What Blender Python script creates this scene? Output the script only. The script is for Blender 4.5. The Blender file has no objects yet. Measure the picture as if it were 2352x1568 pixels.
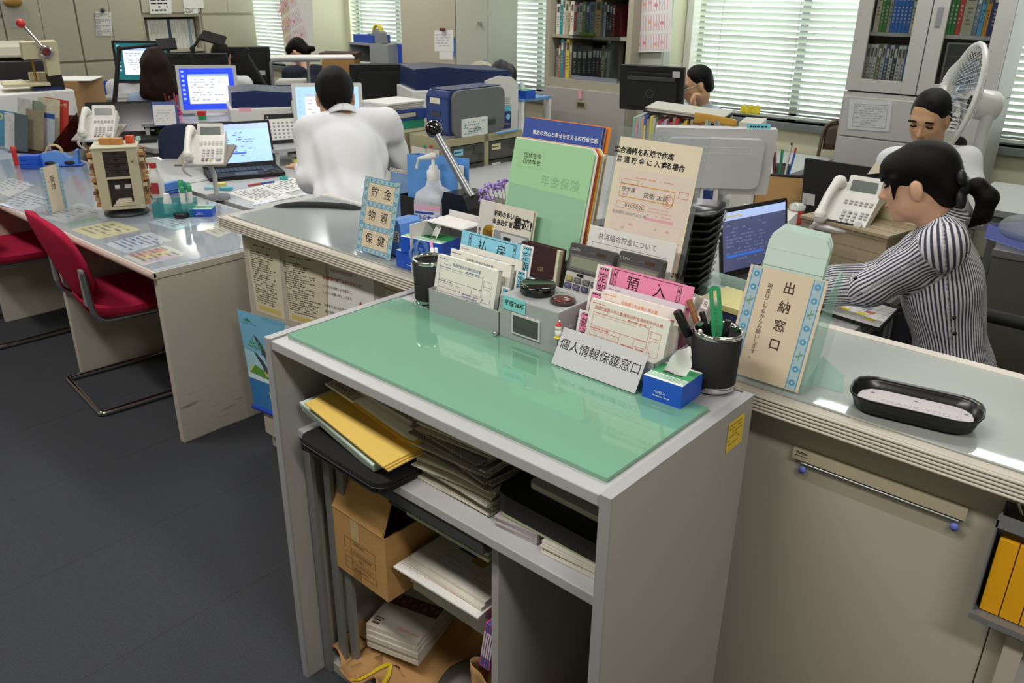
import bpy,bmesh,math,random
import numpy as np
from mathutils import Vector,Matrix,Euler
random.seed(7)
sc=bpy.context.scene
COL=sc.collection
PI=math.pi
rad,cos,sin,atan2=math.radians,math.cos,math.sin,math.atan2
def circ(n):return np.linspace(0,2*PI,n)
# ------------------------------------------------------------------ camera
F_PX,YAW,PITCH,ROLL,CAM_Z=1872.68,-0.71758,0.40483,-0.01299,1.65
_fw=Vector((sin(YAW)*cos(PITCH),cos(YAW)*cos(PITCH),-sin(PITCH)))
_r0=Vector((cos(YAW),-sin(YAW),0));_d0=_fw.cross(_r0)
_rt=cos(ROLL)*_r0 +sin(ROLL)*_d0
_dn=-sin(ROLL)*_r0 +cos(ROLL)*_d0
cam_d=bpy.data.cameras.new('camera');cam=bpy.data.objects.new('camera',cam_d);COL.objects.link(cam)
cam_d.sensor_width=36;cam_d.lens=F_PX*36/2352;cam_d.clip_start=.05;cam_d.clip_end=200
cam.matrix_world=Matrix(((_rt.x,-_dn.x,-_fw.x,0),(_rt.y,-_dn.y,-_fw.y,0),(_rt.z,-_dn.z,-_fw.z,CAM_Z),(0,0,0,1)))
cam_d.dof.use_dof=True;cam_d.dof.focus_distance=1.9;cam_d.dof.aperture_fstop=13
sc.camera=cam
# ------------------------------------------------------------------ world, exposure, lights
wd=bpy.data.worlds.new('world');sc.world=wd;wd.use_nodes=True
bg=wd.node_tree.nodes['Background'];bg.inputs[0].default_value=(.96,1.0,.985,1);bg.inputs[1].default_value=2.0
sc.view_settings.view_transform='Standard';sc.view_settings.look='None'
sc.view_settings.exposure=-0.1;sc.view_settings.gamma=1.0;sc.view_settings.use_curve_mapping=False
sc.cycles.max_bounces=8;sc.cycles.transparent_max_bounces=16;sc.cycles.transmission_bounces=6
sc.cycles.glossy_bounces=4;sc.cycles.diffuse_bounces=4;sc.cycles.caustics_reflective=False;sc.cycles.caustics_refractive=False
sc.cycles.sample_clamp_indirect=6
def area(name,loc,sx,sy,power,rot=(0,0,0),color=(1,.985,.95)):
    l=bpy.data.lights.new(name,'AREA');l.shape='RECTANGLE';l.size=sx;l.size_y=sy;l.energy=power;l.color=color
    o=bpy.data.objects.new(name,l);o.location=loc;o.rotation_euler=rot;COL.objects.link(o);return o
for ax in (-9.0,-6.2,-3.6,-1.0):                       # rows of fluorescent ceiling tubes over the office
    for ay in (2.3,4.75):
        area('ceiling_tube_lamp',(ax,ay,2.62),1.2,.22,21)
for ax in (-3.9,-1.3,.9):                              # the row over the visitors' side
    area('ceiling_tube_lamp',(ax,.1,2.62),1.2,.22,34,color=(1,.955,.90))
for (ax,w) in ((-9.0,.9),(-7.0,.9),(-4.9,.8),(-2.5,1.8),(-.2,1.4)):   # daylight outside each window
    area('window_daylight',(ax,6.35,1.75),w,1.7,26*w,(rad(-90),0,0),(.93,1,.98))
# ------------------------------------------------------------------ pixel -> world (photo frame 2352 x 1568)
def ray(px,py):return _rt*((px-1176)/F_PX) +_dn*((py-784)/F_PX) +_fw
def at(px,py,z):
    d=ray(px,py);t=(z-CAM_Z)/d.z;return Vector((d.x*t,d.y*t,z))
def aty(px,py,Y):
    d=ray(px,py);t=Y/d.y;return Vector((d.x*t,Y,CAM_Z+d.z*t))
def atx(px,py,X):
    d=ray(px,py);t=X/d.x;return Vector((X,d.y*t,CAM_Z+d.z*t))
def zat(px,py,x,y):
    d=ray(px,py);t=(d.x*x+d.y*y)/(d.x**2+d.y**2);return CAM_Z+d.z*t
def atr(px,py,r):            # at distance r along the ray
    return ray(px,py).normalized()*r +Vector((0,0,CAM_Z))
# ------------------------------------------------------------------ materials
MATS={}
def nodes_of(m):m.use_nodes=True;return m.node_tree.nodes,m.node_tree.links
def srgb(c):
    if isinstance(c,str):
        c=[int(c[i:i+2],16)/255 for i in (0,2,4)]
    return tuple((x/12.92 if x <= .04045 else ((x+.055)/1.055)**2.4) for x in c)
def mat(name,col,rough=.5,metal=0,var=.06,scale=30,bump=0,spec=.5,emit=0,alpha=1,coat=0,trans=0,bscale=None,stretch=None):
    """A procedural surface: base colour (sRGB hex) varied by noise, optional fine bump."""
    if name in MATS:return MATS[name]
    m=bpy.data.materials.new(name);n,l=nodes_of(m);b=n['Principled BSDF']
    c=srgb(col)
    b.inputs['Roughness'].default_value=rough;b.inputs['Metallic'].default_value=metal
    b.inputs['Specular IOR Level'].default_value=spec;b.inputs['Coat Weight'].default_value=coat
    b.inputs['Transmission Weight'].default_value=trans
    tc=n.new('ShaderNodeTexCoord');nz=n.new('ShaderNodeTexNoise');nz.inputs['Scale'].default_value=scale;nz.inputs['Detail'].default_value=3
    src=tc.outputs['Object']
    if stretch:
        mp=n.new('ShaderNodeMapping');mp.inputs['Scale'].default_value=stretch;l.new(src,mp.inputs[0]);src=mp.outputs[0]
    l.new(src,nz.inputs['Vector'])
    r=n.new('ShaderNodeMix');r.data_type='RGBA'
    r.inputs[6].default_value=(*[max(0,x*(1-var)) for x in c],1);r.inputs[7].default_value=(*[min(1,x*(1+var)) for x in c],1)
    l.new(nz.outputs['Fac'],r.inputs[0]);l.new(r.outputs[2],b.inputs['Base Color'])
    if bump:
        nb=n.new('ShaderNodeTexNoise');nb.inputs['Scale'].default_value=bscale or scale*6;l.new(src,nb.inputs['Vector'])
        bp=n.new('ShaderNodeBump');bp.inputs['Strength'].default_value=bump;bp.inputs['Distance'].default_value=.003
        l.new(nb.outputs['Fac'],bp.inputs['Height']);l.new(bp.outputs[0],b.inputs['Normal'])
    if emit:
        l.new(r.outputs[2],b.inputs['Emission Color']);b.inputs['Emission Strength'].default_value=emit
    if alpha < 1:b.inputs['Alpha'].default_value=alpha
    MATS[name]=m;return m
def clear(name,tint='ffffff',gloss=.08,opaque=0.0,ocol='ffffff',rough=.03):
    """Thin clear sheet: see-through, faint mirror, optionally a bit of milky body."""
    if name in MATS:return MATS[name]
    m=bpy.data.materials.new(name);n,l=nodes_of(m);n.clear()
    out=n.new('ShaderNodeOutputMaterial');t=n.new('ShaderNodeBsdfTransparent');t.inputs[0].default_value=(*[int(tint[i:i+2],16)/255 for i in (0,2,4)],1)
    g=n.new('ShaderNodeBsdfGlossy');g.inputs['Roughness'].default_value=rough
    fr=n.new('ShaderNodeFresnel');fr.inputs[0].default_value=1.45
    sc_=n.new('ShaderNodeMath');sc_.operation='MULTIPLY';sc_.inputs[1].default_value=gloss*9
    ge=n.new('ShaderNodeNewGeometry');iv=n.new('ShaderNodeMath');iv.operation='SUBTRACT';iv.inputs[0].default_value=1;l.new(ge.outputs['Backfacing'],iv.inputs[1])
    m0=n.new('ShaderNodeMath');m0.operation='MULTIPLY';l.new(fr.outputs[0],m0.inputs[0]);l.new(iv.outputs[0],m0.inputs[1]);l.new(m0.outputs[0],sc_.inputs[0])
    mx=n.new('ShaderNodeMixShader');l.new(sc_.outputs[0],mx.inputs[0]);l.new(t.outputs[0],mx.inputs[1]);l.new(g.outputs[0],mx.inputs[2])
    last=mx
    if opaque:
        d=n.new('ShaderNodeBsdfDiffuse');d.inputs[0].default_value=(*srgb(ocol),1)
        nz=n.new('ShaderNodeTexNoise');nz.inputs['Scale'].default_value=15
        mr=n.new('ShaderNodeMapRange');mr.inputs['To Min'].default_value=opaque*.8;mr.inputs['To Max'].default_value=opaque*1.2
        l.new(nz.outputs['Fac'],mr.inputs[0])
        m2=n.new('ShaderNodeMixShader');l.new(mr.outputs[0],m2.inputs[0]);l.new(mx.outputs[0],m2.inputs[1]);l.new(d.outputs[0],m2.inputs[2]);last=m2
    l.new(last.outputs[0],out.inputs[0]);MATS[name]=m;return m
# ------------------------------------------------------------------ mesh builder
class MB:
    def __init__(s):s.v=[];s.f=[];s.fm=[];s.m=[];s.sm=[];s.T=Matrix()
    def mi(s,m):
        if m not in s.m:s.m.append(m)
        return s.m.index(m)
    def add(s,vs,fs,m,smooth=False,T=None):
        k=len(s.v);M=s.T if T is None else s.T @T
        s.v += [tuple(M @Vector(p)) for p in vs]
        i=s.mi(m)
        for f in fs:s.f.append([k+a for a in f]);s.fm.append(i);s.sm.append(smooth)
        return s
    def box(s,a,b,m,T=None):
        x0,y0,z0=a;x1,y1,z1=b
        vs=[(x,y,z) for x in (x0,x1) for y in (y0,y1) for z in (z0,z1)]
        return s.add(vs,[(0,1,3,2),(4,6,7,5),(0,4,5,1),(2,3,7,6),(0,2,6,4),(1,5,7,3)],m,T=T)
    def cb(s,c,d,m,T=None):
        return s.box([c[i]-d[i]/2 for i in range(3)],[c[i]+d[i]/2 for i in range(3)],m,T)
    def quad(s,p,m):return s.add(p,[tuple(range(len(p)))],m)
    def prism(s,poly,h0,h1,m,T=None,smooth=False):     # polygon in xy, extruded z h0..h1
        n=len(poly)
        vs=[(x,y,h0) for x,y in poly]+[(x,y,h1) for x,y in poly]
        fs=[tuple(range(n-1,-1,-1)),tuple(range(n,2*n))]
        s.add(vs,fs,m,False,T)
        return s.add(vs,[(i,(i+1) %n,n+(i+1) %n,n+i) for i in range(n)],m,smooth,T)
    def lathe(s,prof,m,seg=24,c=(0,0,0),T=None,caps=True,smooth=True,sy=1):
        vs=[];fs=[];k=len(prof)
        for (r,z) in prof:
            for i in range(seg):
                a=2*PI*i/seg;vs.append((c[0]+r*cos(a),c[1]+r*sy*sin(a),c[2]+z))
        for j in range(k-1):
            for i in range(seg):
                i2=(i+1) %seg;fs.append((j*seg+i,j*seg+i2,(j+1)*seg+i2,(j+1)*seg+i))
        s.add(vs,fs,m,smooth,T)
        if caps:
            s.add(vs[:seg],[tuple(range(seg-1,-1,-1))],m,False,T);s.add(vs[-seg:],[tuple(range(seg))],m,False,T)
        return s
    def tube(s,pts,r,m,seg=8,closed=False,caps=True,T=None):
        pts=[Vector(p) for p in pts];n=len(pts);rs=r if isinstance(r,(list,tuple)) else [r]*n
        vs=[];fs=[];up=None
        for i in range(n):
            a=pts[(i-1) %n] if (i or closed) else pts[0];b=pts[(i+1) %n] if (i < n-1 or closed) else pts[-1]
            t=(b-a).normalized() if (b-a).length > 1e-9 else Vector((0,0,1))
            if up is None:up=t.orthogonal().normalized()
            up=(up -t*up.dot(t));up=up.normalized() if up.length > 1e-6 else t.orthogonal().normalized()
            w=t.cross(up)
            for k in range(seg):
                q=2*PI*k/seg;vs.append(pts[i]+(up*cos(q)+w*sin(q))*rs[i])
        for i in range(n if closed else n-1):
            j=(i+1) %n
            for k in range(seg):
                k2=(k+1) %seg;fs.append((i*seg+k,i*seg+k2,j*seg+k2,j*seg+k))
        s.add(vs,fs,m,True,T)
        if caps and not closed:
            s.add(vs[:seg],[tuple(range(seg-1,-1,-1))],m,False,T);s.add(vs[-seg:],[tuple(range(seg))],m,False,T)
        return s
    def ball(s,c,r,m,seg=16,T=None):
        r=(r,r,r) if not isinstance(r,(tuple,list)) else r
        k=max(6,seg//2);vs=[];fs=[]
        for j in range(k+1):
            th=PI*j/k
            for i in range(seg):
                a=2*PI*i/seg;vs.append((c[0]+r[0]*sin(th)*cos(a),c[1]+r[1]*sin(th)*sin(a),c[2]+r[2]*cos(th)))
        for j in range(k):
            for i in range(seg):
                i2=(i+1) %seg;fs.append((j*seg+i,(j+1)*seg+i,(j+1)*seg+i2,j*seg+i2))
        return s.add(vs,fs,m,True,T)
    def grid(s,fn,nu,nv,m,smooth=True,T=None):
        vs=[fn(u/nu,v/nv) for v in range(nv+1) for u in range(nu+1)]
        fs=[(v*(nu+1)+u,v*(nu+1)+u+1,(v+1)*(nu+1)+u+1,(v+1)*(nu+1)+u) for v in range(nv) for u in range(nu)]
        return s.add(vs,fs,m,smooth,T)
    def text(s,txt,size,m,T,align='CENTER',bold=0,shear=0,vertical=False,sx=1,space=1):
        """Lettering in the xy plane of T (x reading direction, y up), laid a hair above the surface."""
        if vertical:
            for i,ch in enumerate(txt):s.text(ch,size,m,T @Matrix.Translation((0,-i*size*space*1.05,0)),align,bold,shear,sx=sx)
            return s
        cu=bpy.data.curves.new('t','FONT');cu.body=txt;cu.size=size;cu.align_x=align;cu.align_y='CENTER'
        cu.offset=bold;cu.resolution_u=2;cu.shear=shear;cu.space_character=space
        ob=bpy.data.objects.new('t',cu);COL.objects.link(ob)
        me=bpy.data.meshes.new_from_object(ob.evaluated_get(bpy.context.evaluated_depsgraph_get()))
        vs=[(v.co.x*sx,v.co.y,v.co.z) for v in me.vertices];fs=[tuple(p.vertices) for p in me.polygons]
        bpy.data.objects.remove(ob);bpy.data.curves.remove(cu);bpy.data.meshes.remove(me)
        return s.add(vs,fs,m,False,T)
    def scribble(s,x0,y0,x1,y1,rows,m,T,fill=.8,h=.45,rag=.3,seed=1,dash=.012):
        """Rows of small print too fine to read, as broken dashes."""
        rd=random.Random(seed);dy=(y1-y0)/rows
        for i in range(rows):
            y=y1-(i+.5)*dy;x=x0;xe=x1-(x1-x0)*rd.random()*rag
            while x < xe:
                w=dash*(.4+rd.random());
                if rd.random() < fill:s.quad2(x,y-dy*h/2,min(x+w,xe),y+dy*h/2,m,T)
                x += w+dash*.25
        return s
    def quad2(s,x0,y0,x1,y1,m,T=None,z=0):return s.add([(x0,y0,z),(x1,y0,z),(x1,y1,z),(x0,y1,z)],[(0,1,2,3)],m,False,T)
    def frame2(s,x0,y0,x1,y1,w,m,T=None,z=0):
        s.quad2(x0,y0,x1,y0+w,m,T,z);s.quad2(x0,y1-w,x1,y1,m,T,z);s.quad2(x0,y0+w,x0+w,y1-w,m,T,z);return s.quad2(x1-w,y0+w,x1,y1-w,m,T,z)
    def build(s,name,parent=None,bevel=0,M=None,seg=2,solid=0,sub=0,smooth=None):
        me=bpy.data.meshes.new(name);me.from_pydata(s.v,[],s.f);me.update()
        for m in s.m:me.materials.append(m)
        me.polygons.foreach_set('material_index',s.fm)
        me.polygons.foreach_set('use_smooth',s.sm if smooth is None else [smooth]*len(s.f))
        o=bpy.data.objects.new(name,me);COL.objects.link(o)
        if parent:o.parent=parent
        if M is not None:o.matrix_local=M
        if solid:d=o.modifiers.new('s','SOLIDIFY');d.thickness=solid;d.offset=0
        if bevel:
            b=o.modifiers.new('b','BEVEL');b.width=bevel;b.segments=seg;b.limit_method='ANGLE';b.angle_limit=rad(50);b.harden_normals=False
        if sub:d=o.modifiers.new('u','SUBSURF');d.levels=sub;d.render_levels=sub
        return o
def mark(o,label=None,cat=None,group=None,kind=None):
    if label:o['label']=label
    if cat:o['category']=cat
    if group:o['group']=group
    if kind:o['kind']=kind
    return o
def thing(name,label,cat,loc=(0,0,0),rz=0,group=None,M=None):
    o=bpy.data.objects.new(name,None);COL.objects.link(o);o.empty_display_size=.05
    if M is not None:o.matrix_world=M
    else:o.location=loc;o.rotation_euler=(0,0,rz)
    return mark(o,label,cat,group)
def dup(o,loc=None,rz=None,label=None,M=None,parent=None):
    c=o.copy();COL.objects.link(c);c.parent=parent
    if label:c['label']=label
    if M is not None:c.matrix_world=M
    if loc is not None:c.location=loc
    if rz is not None:c.rotation_euler=(0,0,rz)
    for ch in list(o.children):dup(ch,parent=c)
    return c
def struct(name,mb,**k):return mark(mb.build(name,**k),kind='structure')
def LM(loc,rz=0,rx=0,ry=0,s=1):return Matrix.LocRotScale(Vector(loc),Euler((rx,ry,rz)),Vector((s,s,s)))
def basis(o,x,y,z=None):     # frame with origin o, x and y axes
    x=Vector(x).normalized();z=Vector(x).cross(Vector(y)).normalized() if z is None else Vector(z).normalized();y=z.cross(x)
    M=Matrix((x,y,z)).transposed().to_4x4();M.translation=Vector(o);return M
def rrect(w,h,r,n=4,cx=0,cy=0):
    P=[]
    for (sx,sy,a0) in ((1,1,0),(-1,1,90),(-1,-1,180),(1,-1,270)):
        for i in range(n+1):
            a=rad(a0+90*i/n);P.append((cx+sx*(w/2-r)+r*cos(a),cy+sy*(h/2-r)+r*sin(a)))
    return P
def arcpts(pts,r,n=5):        # round the corners of a polyline
    pts=[Vector(p) for p in pts];out=[pts[0]]
    for i in range(1,len(pts)-1):
        a,b,c=pts[i-1],pts[i],pts[i+1];u=(a-b).normalized();w=(c-b).normalized()
        k=min(r,(a-b).length*.5,(c-b).length*.5)
        for j in range(n+1):
            t=j/n;out.append((b+u*k)*(1-t)**2+b*2*t*(1-t)+(b+w*k)*t*t)
    out.append(pts[-1]);return out
# ------------------------------------------------------------------ palette
M_FLOOR=mat('carpet_tile','44464b',.95,var=.35,scale=220,bump=.5,bscale=900,spec=.1)
M_WALL=mat('cream_plaster','e2e0c6',.9,var=.03,scale=8,bump=.15)
M_CEIL=mat('ceiling_board','e8e6dc',.95,var=.04,scale=40)
M_LOCK=mat('locker_beige','b9b4a0',.5,var=.03,scale=4)
M_LOCKG=mat('locker_grey_green','b4b6aa',.5,var=.03,scale=4)
M_CAB=mat('cabinet_grey','aaa8a4',.5,var=.03,scale=4)
M_CABB=mat('cabinet_warm_grey','b0aca3',.5,var=.03,scale=4)
M_SEAM=mat('dark_seam','3b3a36',.8)
M_SLAT=mat('blind_slat','d4d9d0',.45,var=.02)
M_ALU=mat('aluminium','b9bcc0',.35,.8,var=.03)
M_ALUD=mat('dull_aluminium','8d8f91',.5,.5,var=.05)
M_CHROME=mat('chrome','d8d8d8',.08,1,var=.01)
M_STEEL=mat('brushed_steel','a4a5a6',.3,.9,var=.05,stretch=(1,30,1))
M_BLACK=mat('black_plastic','101012',.35,var=.1)
M_BLACKM=mat('matt_black','131315',.7,var=.1)
M_DGREY=mat('dark_grey_plastic','3e3f42',.5)
M_GREY=mat('mid_grey_plastic','83858a',.5)
M_LGREY=mat('light_grey_plastic','c9c9c6',.45)
M_WHITE=mat('white_plastic','e6e6e2',.4,var=.02)
M_OFFW=mat('office_ivory','d6d2bf',.45,var=.03)
M_PAPER=mat('white_paper','e4e3df',.8,var=.03,scale=12)
M_PAPER2=mat('aged_paper','cfccc4',.85,var=.05,scale=12)
M_INK=mat('black_ink','1c1a1a',.7)
M_INKG=mat('faded_ink','77767a',.8)
M_INKR=mat('red_ink','c2504a',.7)
M_INKB=mat('blue_ink','5d6f9c',.7)
M_PINKI=mat('pink_ink','e2a8b8',.8)
M_CLEAR=clear('clear_acrylic','f2f5f4',.07)
M_CLEARG=clear('green_edge_acrylic','c6ead9',.09,.10,'a9dcc8')
M_GLASSD=clear('smoked_glass','a2a6a8',.12)
M_VINYL=clear('clear_vinyl','e3e8ea',.10,.10,'ccd2d6',.12)
M_CREAM=mat('cream_card','e4d8c0',.8,var=.02)
M_BLUEP=mat('blue_plastic','2d6bd0',.4,var=.05)
M_SKYB=mat('sky_blue_plastic','5f95e6',.4,var=.04)
M_NAVY=mat('navy_plastic','1c2f63',.4,var=.05)
M_BRWN=mat('brown_kraft','b08a5e',.85,var=.08,scale=20,bump=.2)
M_YEL=mat('yellow_plastic','e9c84a',.6)
M_YELP=mat('yellow_paper','e8df72',.8)
M_RED=mat('red_plastic','c8322c',.45)
M_GREEN=mat('green_plastic','2f9560',.45)
M_TEAL=mat('teal_plastic','2f9d92',.45)
M_PINKP=mat('pink_paper','ea8ab0',.8,var=.03)
M_CYANP=mat('cyan_paper','86c9e2',.8,var=.03)
M_WOOD=mat('stamp_wood','b98048',.6,var=.2,scale=12,stretch=(1,1,8))
M_ORANGE=mat('orange_card','e88530',.7)
# ------------------------------------------------------------------ room shell
WY,LX,RX,BY,CZ=5.9,-9.75,2.6,-3.0,2.7
b=MB();b.box((LX-.2,BY-.2,-.1),(RX+.2,WY+.3,0),M_FLOOR)
struct('floor',b)
b=MB()
for i in range(-20,6):                                     # hairline joints between carpet tiles
    b.box((i*.5-.0008+.12,BY,0),(i*.5+.0008+.12,1.38,.0006),M_SEAM)
for j in range(-5,3):b.box((LX,j*.5-.0008+.3,0),(RX,j*.5+.0008+.3,.0006),M_SEAM)
struct('floor_tile_joints',b)
b=MB();b.box((LX-.2,BY-.2,CZ),(RX+.2,WY+.3,CZ+.1),M_CEIL);struct('ceiling',b)
b=MB();b.box((LX-.15,BY-.15,0),(LX,WY+.25,CZ),M_WALL);struct('wall_left',b)
b=MB();b.box((RX,BY-.15,0),(RX+.15,WY+.25,CZ),M_WALL);struct('wall_right',b)
b=MB();b.box((LX,BY-.15,0),(RX,BY,CZ),M_WALL);struct('wall_front',b)
WINS=[(-9.62,-8.2,.80),(-7.52,-6.2,.84),(-5.6,-4.3,.78),(-3.36,-1.7,.80),(-1.5,.9,.80)]   # x0, x1, sill
TOP=2.45
b=MB();x=LX
for (x0,x1,sz) in WINS:
    b.box((x,WY,0),(x0,WY+.2,CZ),M_WALL);b.box((x0,WY,0),(x1,WY+.2,sz),M_WALL);b.box((x0,WY,TOP),(x1,WY+.2,CZ),M_WALL);x=x1
b.box((x,WY,0),(RX,WY+.2,CZ),M_WALL);struct('wall_back',b)
b=MB();b.box((-8.12,5.45,0),(-7.58,WY,CZ),M_WALL);struct('pillar_left',b)
b=MB();b.box((-3.64,5.60,0),(-3.37,WY,CZ),M_WALL);struct('pillar_right',b)
b=MB();b.box((-3.365,5.8,.8),(-3.31,WY,CZ),mat('window_reveal','eeeee6',.6));struct('trim_1',b)
# windows: frame, panes, venetian blind
for k,(x0,x1,sz) in enumerate(WINS):
    b=MB();y0,y1=WY+.1,WY+.15
    for (a,c) in ((x0,x0+.04),(x1-.04,x1),((x0+x1)/2-.03,(x0+x1)/2+.03)):b.box((a,y0,sz),(c,y1,TOP),M_ALUD)
    b.box((x0,y0,sz),(x1,y1,sz+.05),M_ALUD);b.box((x0,y0,TOP-.05),(x1,y1,TOP),M_ALUD)
    w=struct('window_%d' %(k+1),b)
    g=MB();g.box((x0+.04,y0+.02,sz+.05),(x1-.04,y0+.026,TOP-.05),clear('window_glass','eef6f2',.06));g.build('window_pane',w)
    s_=MB();s_.box((x0-.01,WY-.06,sz-.04),(x1+.01,WY+.1,sz),M_ALUD);s_.build('window_sill',w)
BLN=['green-grey venetian blind in the far corner beside the beige lockers','venetian blind behind the small grey shelf with the blue tray',
       'venetian blind between the grey-green locker and the glass-door bookcase','wide bright venetian blind behind the man resting his chin',
       'venetian blind behind the white electric fan']
for k,((x0,x1,sz),lab) in enumerate(zip(WINS,BLN)):
    t=thing('venetian_blind',lab,'blind',((x0+x1)/2,WY+.02,sz+.02),group='venetian blinds')
    w=(x1-x0)/2-.012;n=int((TOP-sz-.1)/.04);rd=random.Random(k)
    b=MB();tilt=rad(36)
    for i in range(n):
        z=.06+i*.04;tt=tilt+rd.uniform(-.05,.05)+(rd.uniform(-.2,.2) if rd.random() < .06 else 0)
        c,s=cos(tt)*.0255,sin(tt)*.0255;pts=[]
        for q in (-1,-.33,.33,1):pts.append((q*c,-q*s,.0035*(1-q*q)))
        vs=[];
        for xx in (-w,w):
            for (yy,zz,bb) in pts:vs.append((xx,yy,z+zz+bb))
        b.add(vs,[(j,j+1,j+5,j+4) for j in range(3)],M_SLAT,True)
    b.build('slats',t)
    b=MB();b.cb((0,0,.015),(2*w,.03,.02),M_SLAT);b.build('bottom_rail',t)
    for q in ([-.72,.0,.72] if x1-x0 > 1.5 else [-.7,.7]):
        b=MB();b.tube([(q*w,-.028,0),(q*w,-.028,n*.04)],.0012,M_ALUD,4);b.tube([(q*w,.028,0),(q*w,.028,n*.04)],.0012,M_ALUD,4);b.build('ladder_cord',t)
b=MB();b.box((-3.3,WY-.02,.10),(RX,WY,.12),M_SEAM);
b=MB();b.box((LX+.01,5.86,0),(RX-.01,WY,.09),mat('skirting_dark','4a4a4a',.6));struct('baseboard_back',b)
# ------------------------------------------------------------------ beige locker wall at the far left
def door_seams(b,y0,y1,z0,z1,X):pass
ys=[aty(0,0,1).y]
LW=.69;yl0=1.62;z_mid=1.12
def locker(y0,z0,z1,label,ndoor=2,recess=True,open_=False):
    t=thing('steel_locker',label,'locker',(LX+.02,y0,z0),group='beige steel lockers along the far wall')
    h=z1-z0;D=.45
    b=MB();b.box((0,.003,0),(D-.02,LW-.003,.03),M_LOCK);b.box((0,.003,h-.03),(D-.02,LW-.003,h),M_LOCK)
    b.box((0,.003,.03),(D-.02,.02,h-.03),M_LOCK);b.box((0,LW-.02,.03),(D-.02,LW-.003,h-.03),M_LOCK);b.box((0,.02,.03),(.02,LW-.02,h-.03),M_LOCK)
    b.build('body',t)
    if open_:return t
    w=(LW-.012)/ndoor
    for i in range(ndoor):
        b=MB();b.box((D-.02,.006+i*w+.002,.012),(D,.006+(i+1)*w-.002,h-.012),M_LOCK);d=b.build('door',t,bevel=.003)
        if recess:
            b=MB();yy=.006+w+(-.05 if i == 0 else .035);b.box((D,yy-.02,h*.5-.03),(D+.003,yy+.02,h*.5-.012),M_OFFW);b.cb((D+.004,yy+.006,h*.5-.022),(.004,.006,.014),M_SEAM)
            if i == 0:b.build('latch',d)
    return t
names=['behind the pressing machine','with the calendar sheet hung on it','above the open file shelf','beside the blind in the far corner']
for i in range(-2,6):
    y0=5.86-LW*(6-i)
    place=['at the far end of the wall','beyond the copier','behind the copier','behind the pressing machine','left of the calendar sheet','with the calendar sheet hung on it','with the open file shelf','beside the blind in the corner'][i+2]
    if i == 4:
        locker(y0,1.382,2.3,'upper beige locker above the open file shelf')
        ofs=locker(y0,.98,1.38,'open shelf unit holding rows of white files',open_=True)
    elif i in (2,3):
        locker(y0,.925,2.3,'tall beige locker '+place)
    else:
        locker(y0,1.372,2.3,'upper beige locker '+place);locker(y0,.922,1.37,'middle beige locker '+place,1,False)
    locker(y0,.0,.92,'lower beige cabinet '+place,1 if i != 3 else 2)
OFS_Y=5.86-LW*2
# ------------------------------------------------------------------ tall cabinets along the window wall
def plate_cab(name,label,x0,x1,y0,z0,z1,m,D=.4,nd=1,knob=None,group=None):
    t=thing(name,label,'cabinet',(x0,y0,z0),group=group);w=x1-x0;h=z1-z0
    b=MB();b.box((0,.02,0),(w,D,h),m);b.build('body',t)
    for i in range(nd):
        b=MB();b.box((i*w/nd+.003,0,.02),((i+1)*w/nd-.003,.02,h-.02),m);d=b.build('door',t,bevel=.003)
        if knob:
            b=MB();kx,kz=knob;b.cb((kx,-.012,kz),(.022,.024,.03),M_CHROME);b.cb((kx+.012,-.02,kz-.015),(.02,.01,.012),M_CHROME);b.build('handle',d,bevel=.003)
    return t
plate_cab('storage_cabinet','pale beige cabinet with a flat board door beside the second blind',-6.19,-5.47,5.45,0,2.3,mat('board_beige','b6ad9a',.6),.4)
plate_cab('steel_locker','narrow grey-green locker with a chrome handle beside the third blind',-5.465,-5.09,5.45,0,2.3,M_LOCKG,.4,1,(.30,1.40))
plate_cab('steel_locker','narrow grey-green locker half covered by the wall planner',-3.62,-3.36,5.48,0,2.3,M_LOCKG,.11,1,(.06,1.10))
# ------------------------------------------------------------------ service counter
M_CTR=mat('counter_laminate','b9b1a4',.5,var=.03,scale=3)
M_CTOP=mat('counter_top_grey','b2b3b0',.35,var=.03,scale=5)
M_EDGE=mat('ribbed_edge','cbc3b6',.5,var=.04)
M_EDGED=mat('rib_groove','8f8678',.7)
M_KICK=mat('kick_plate','34363a',.8)
ZC,CX0,CX1,CY0,CY1=.935,-2.565,1.2,1.392,1.85
t=thing('service_counter','long beige service counter with a ribbed edge and grey top','counter',(CX0,CY0,0))
w,d=CX1-CX0,CY1-CY0
b=MB();b.box((.008,.008,ZC-.038),(w,d,ZC-.004),M_EDGE);b.box((.02,.03,ZC-.004),(w,d-.03,ZC),M_CTOP);b.box((.0,d-.03,ZC-.03),(w,d,ZC+.001),mat('pale_lip','d8cfc6',.5))
b.build('counter_top',t,bevel=.002)
b=MB()
for i in range(5):
    z=ZC-.004-i*.0075
    b.tube([(.002,d,z-.003),(.002,.002,z-.003),(w,.002,z-.003)],.0036,M_EDGE,6)
b.build('ribbed_edge',t)
n=5;xs=[.03,.33,.63,1.3,2.46,w]
for i in range(5):
    b=MB();b.box((xs[i]+.001,.065,.07),(xs[i+1]-.001,.09,ZC-.038),M_CTR);b.build('front_panel',t,bevel=.002)
b=MB();b.box((.03,.09,.0),(.055,d-.04,ZC-.038),M_CTR);b.build('end_panel',t,bevel=.002)
b=MB();b.box((.05,.10,0),(w,.115,.07),M_KICK);b.build('kick_plate',t)
b=MB();b.box((2.49,.03,.0),(2.52,.065,.62),M_CTR);b.box((2.52,.05,0),(w,.065,.62),mat('white_board','c4c4c2',.5));b.build('lower_facing',t)
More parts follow.
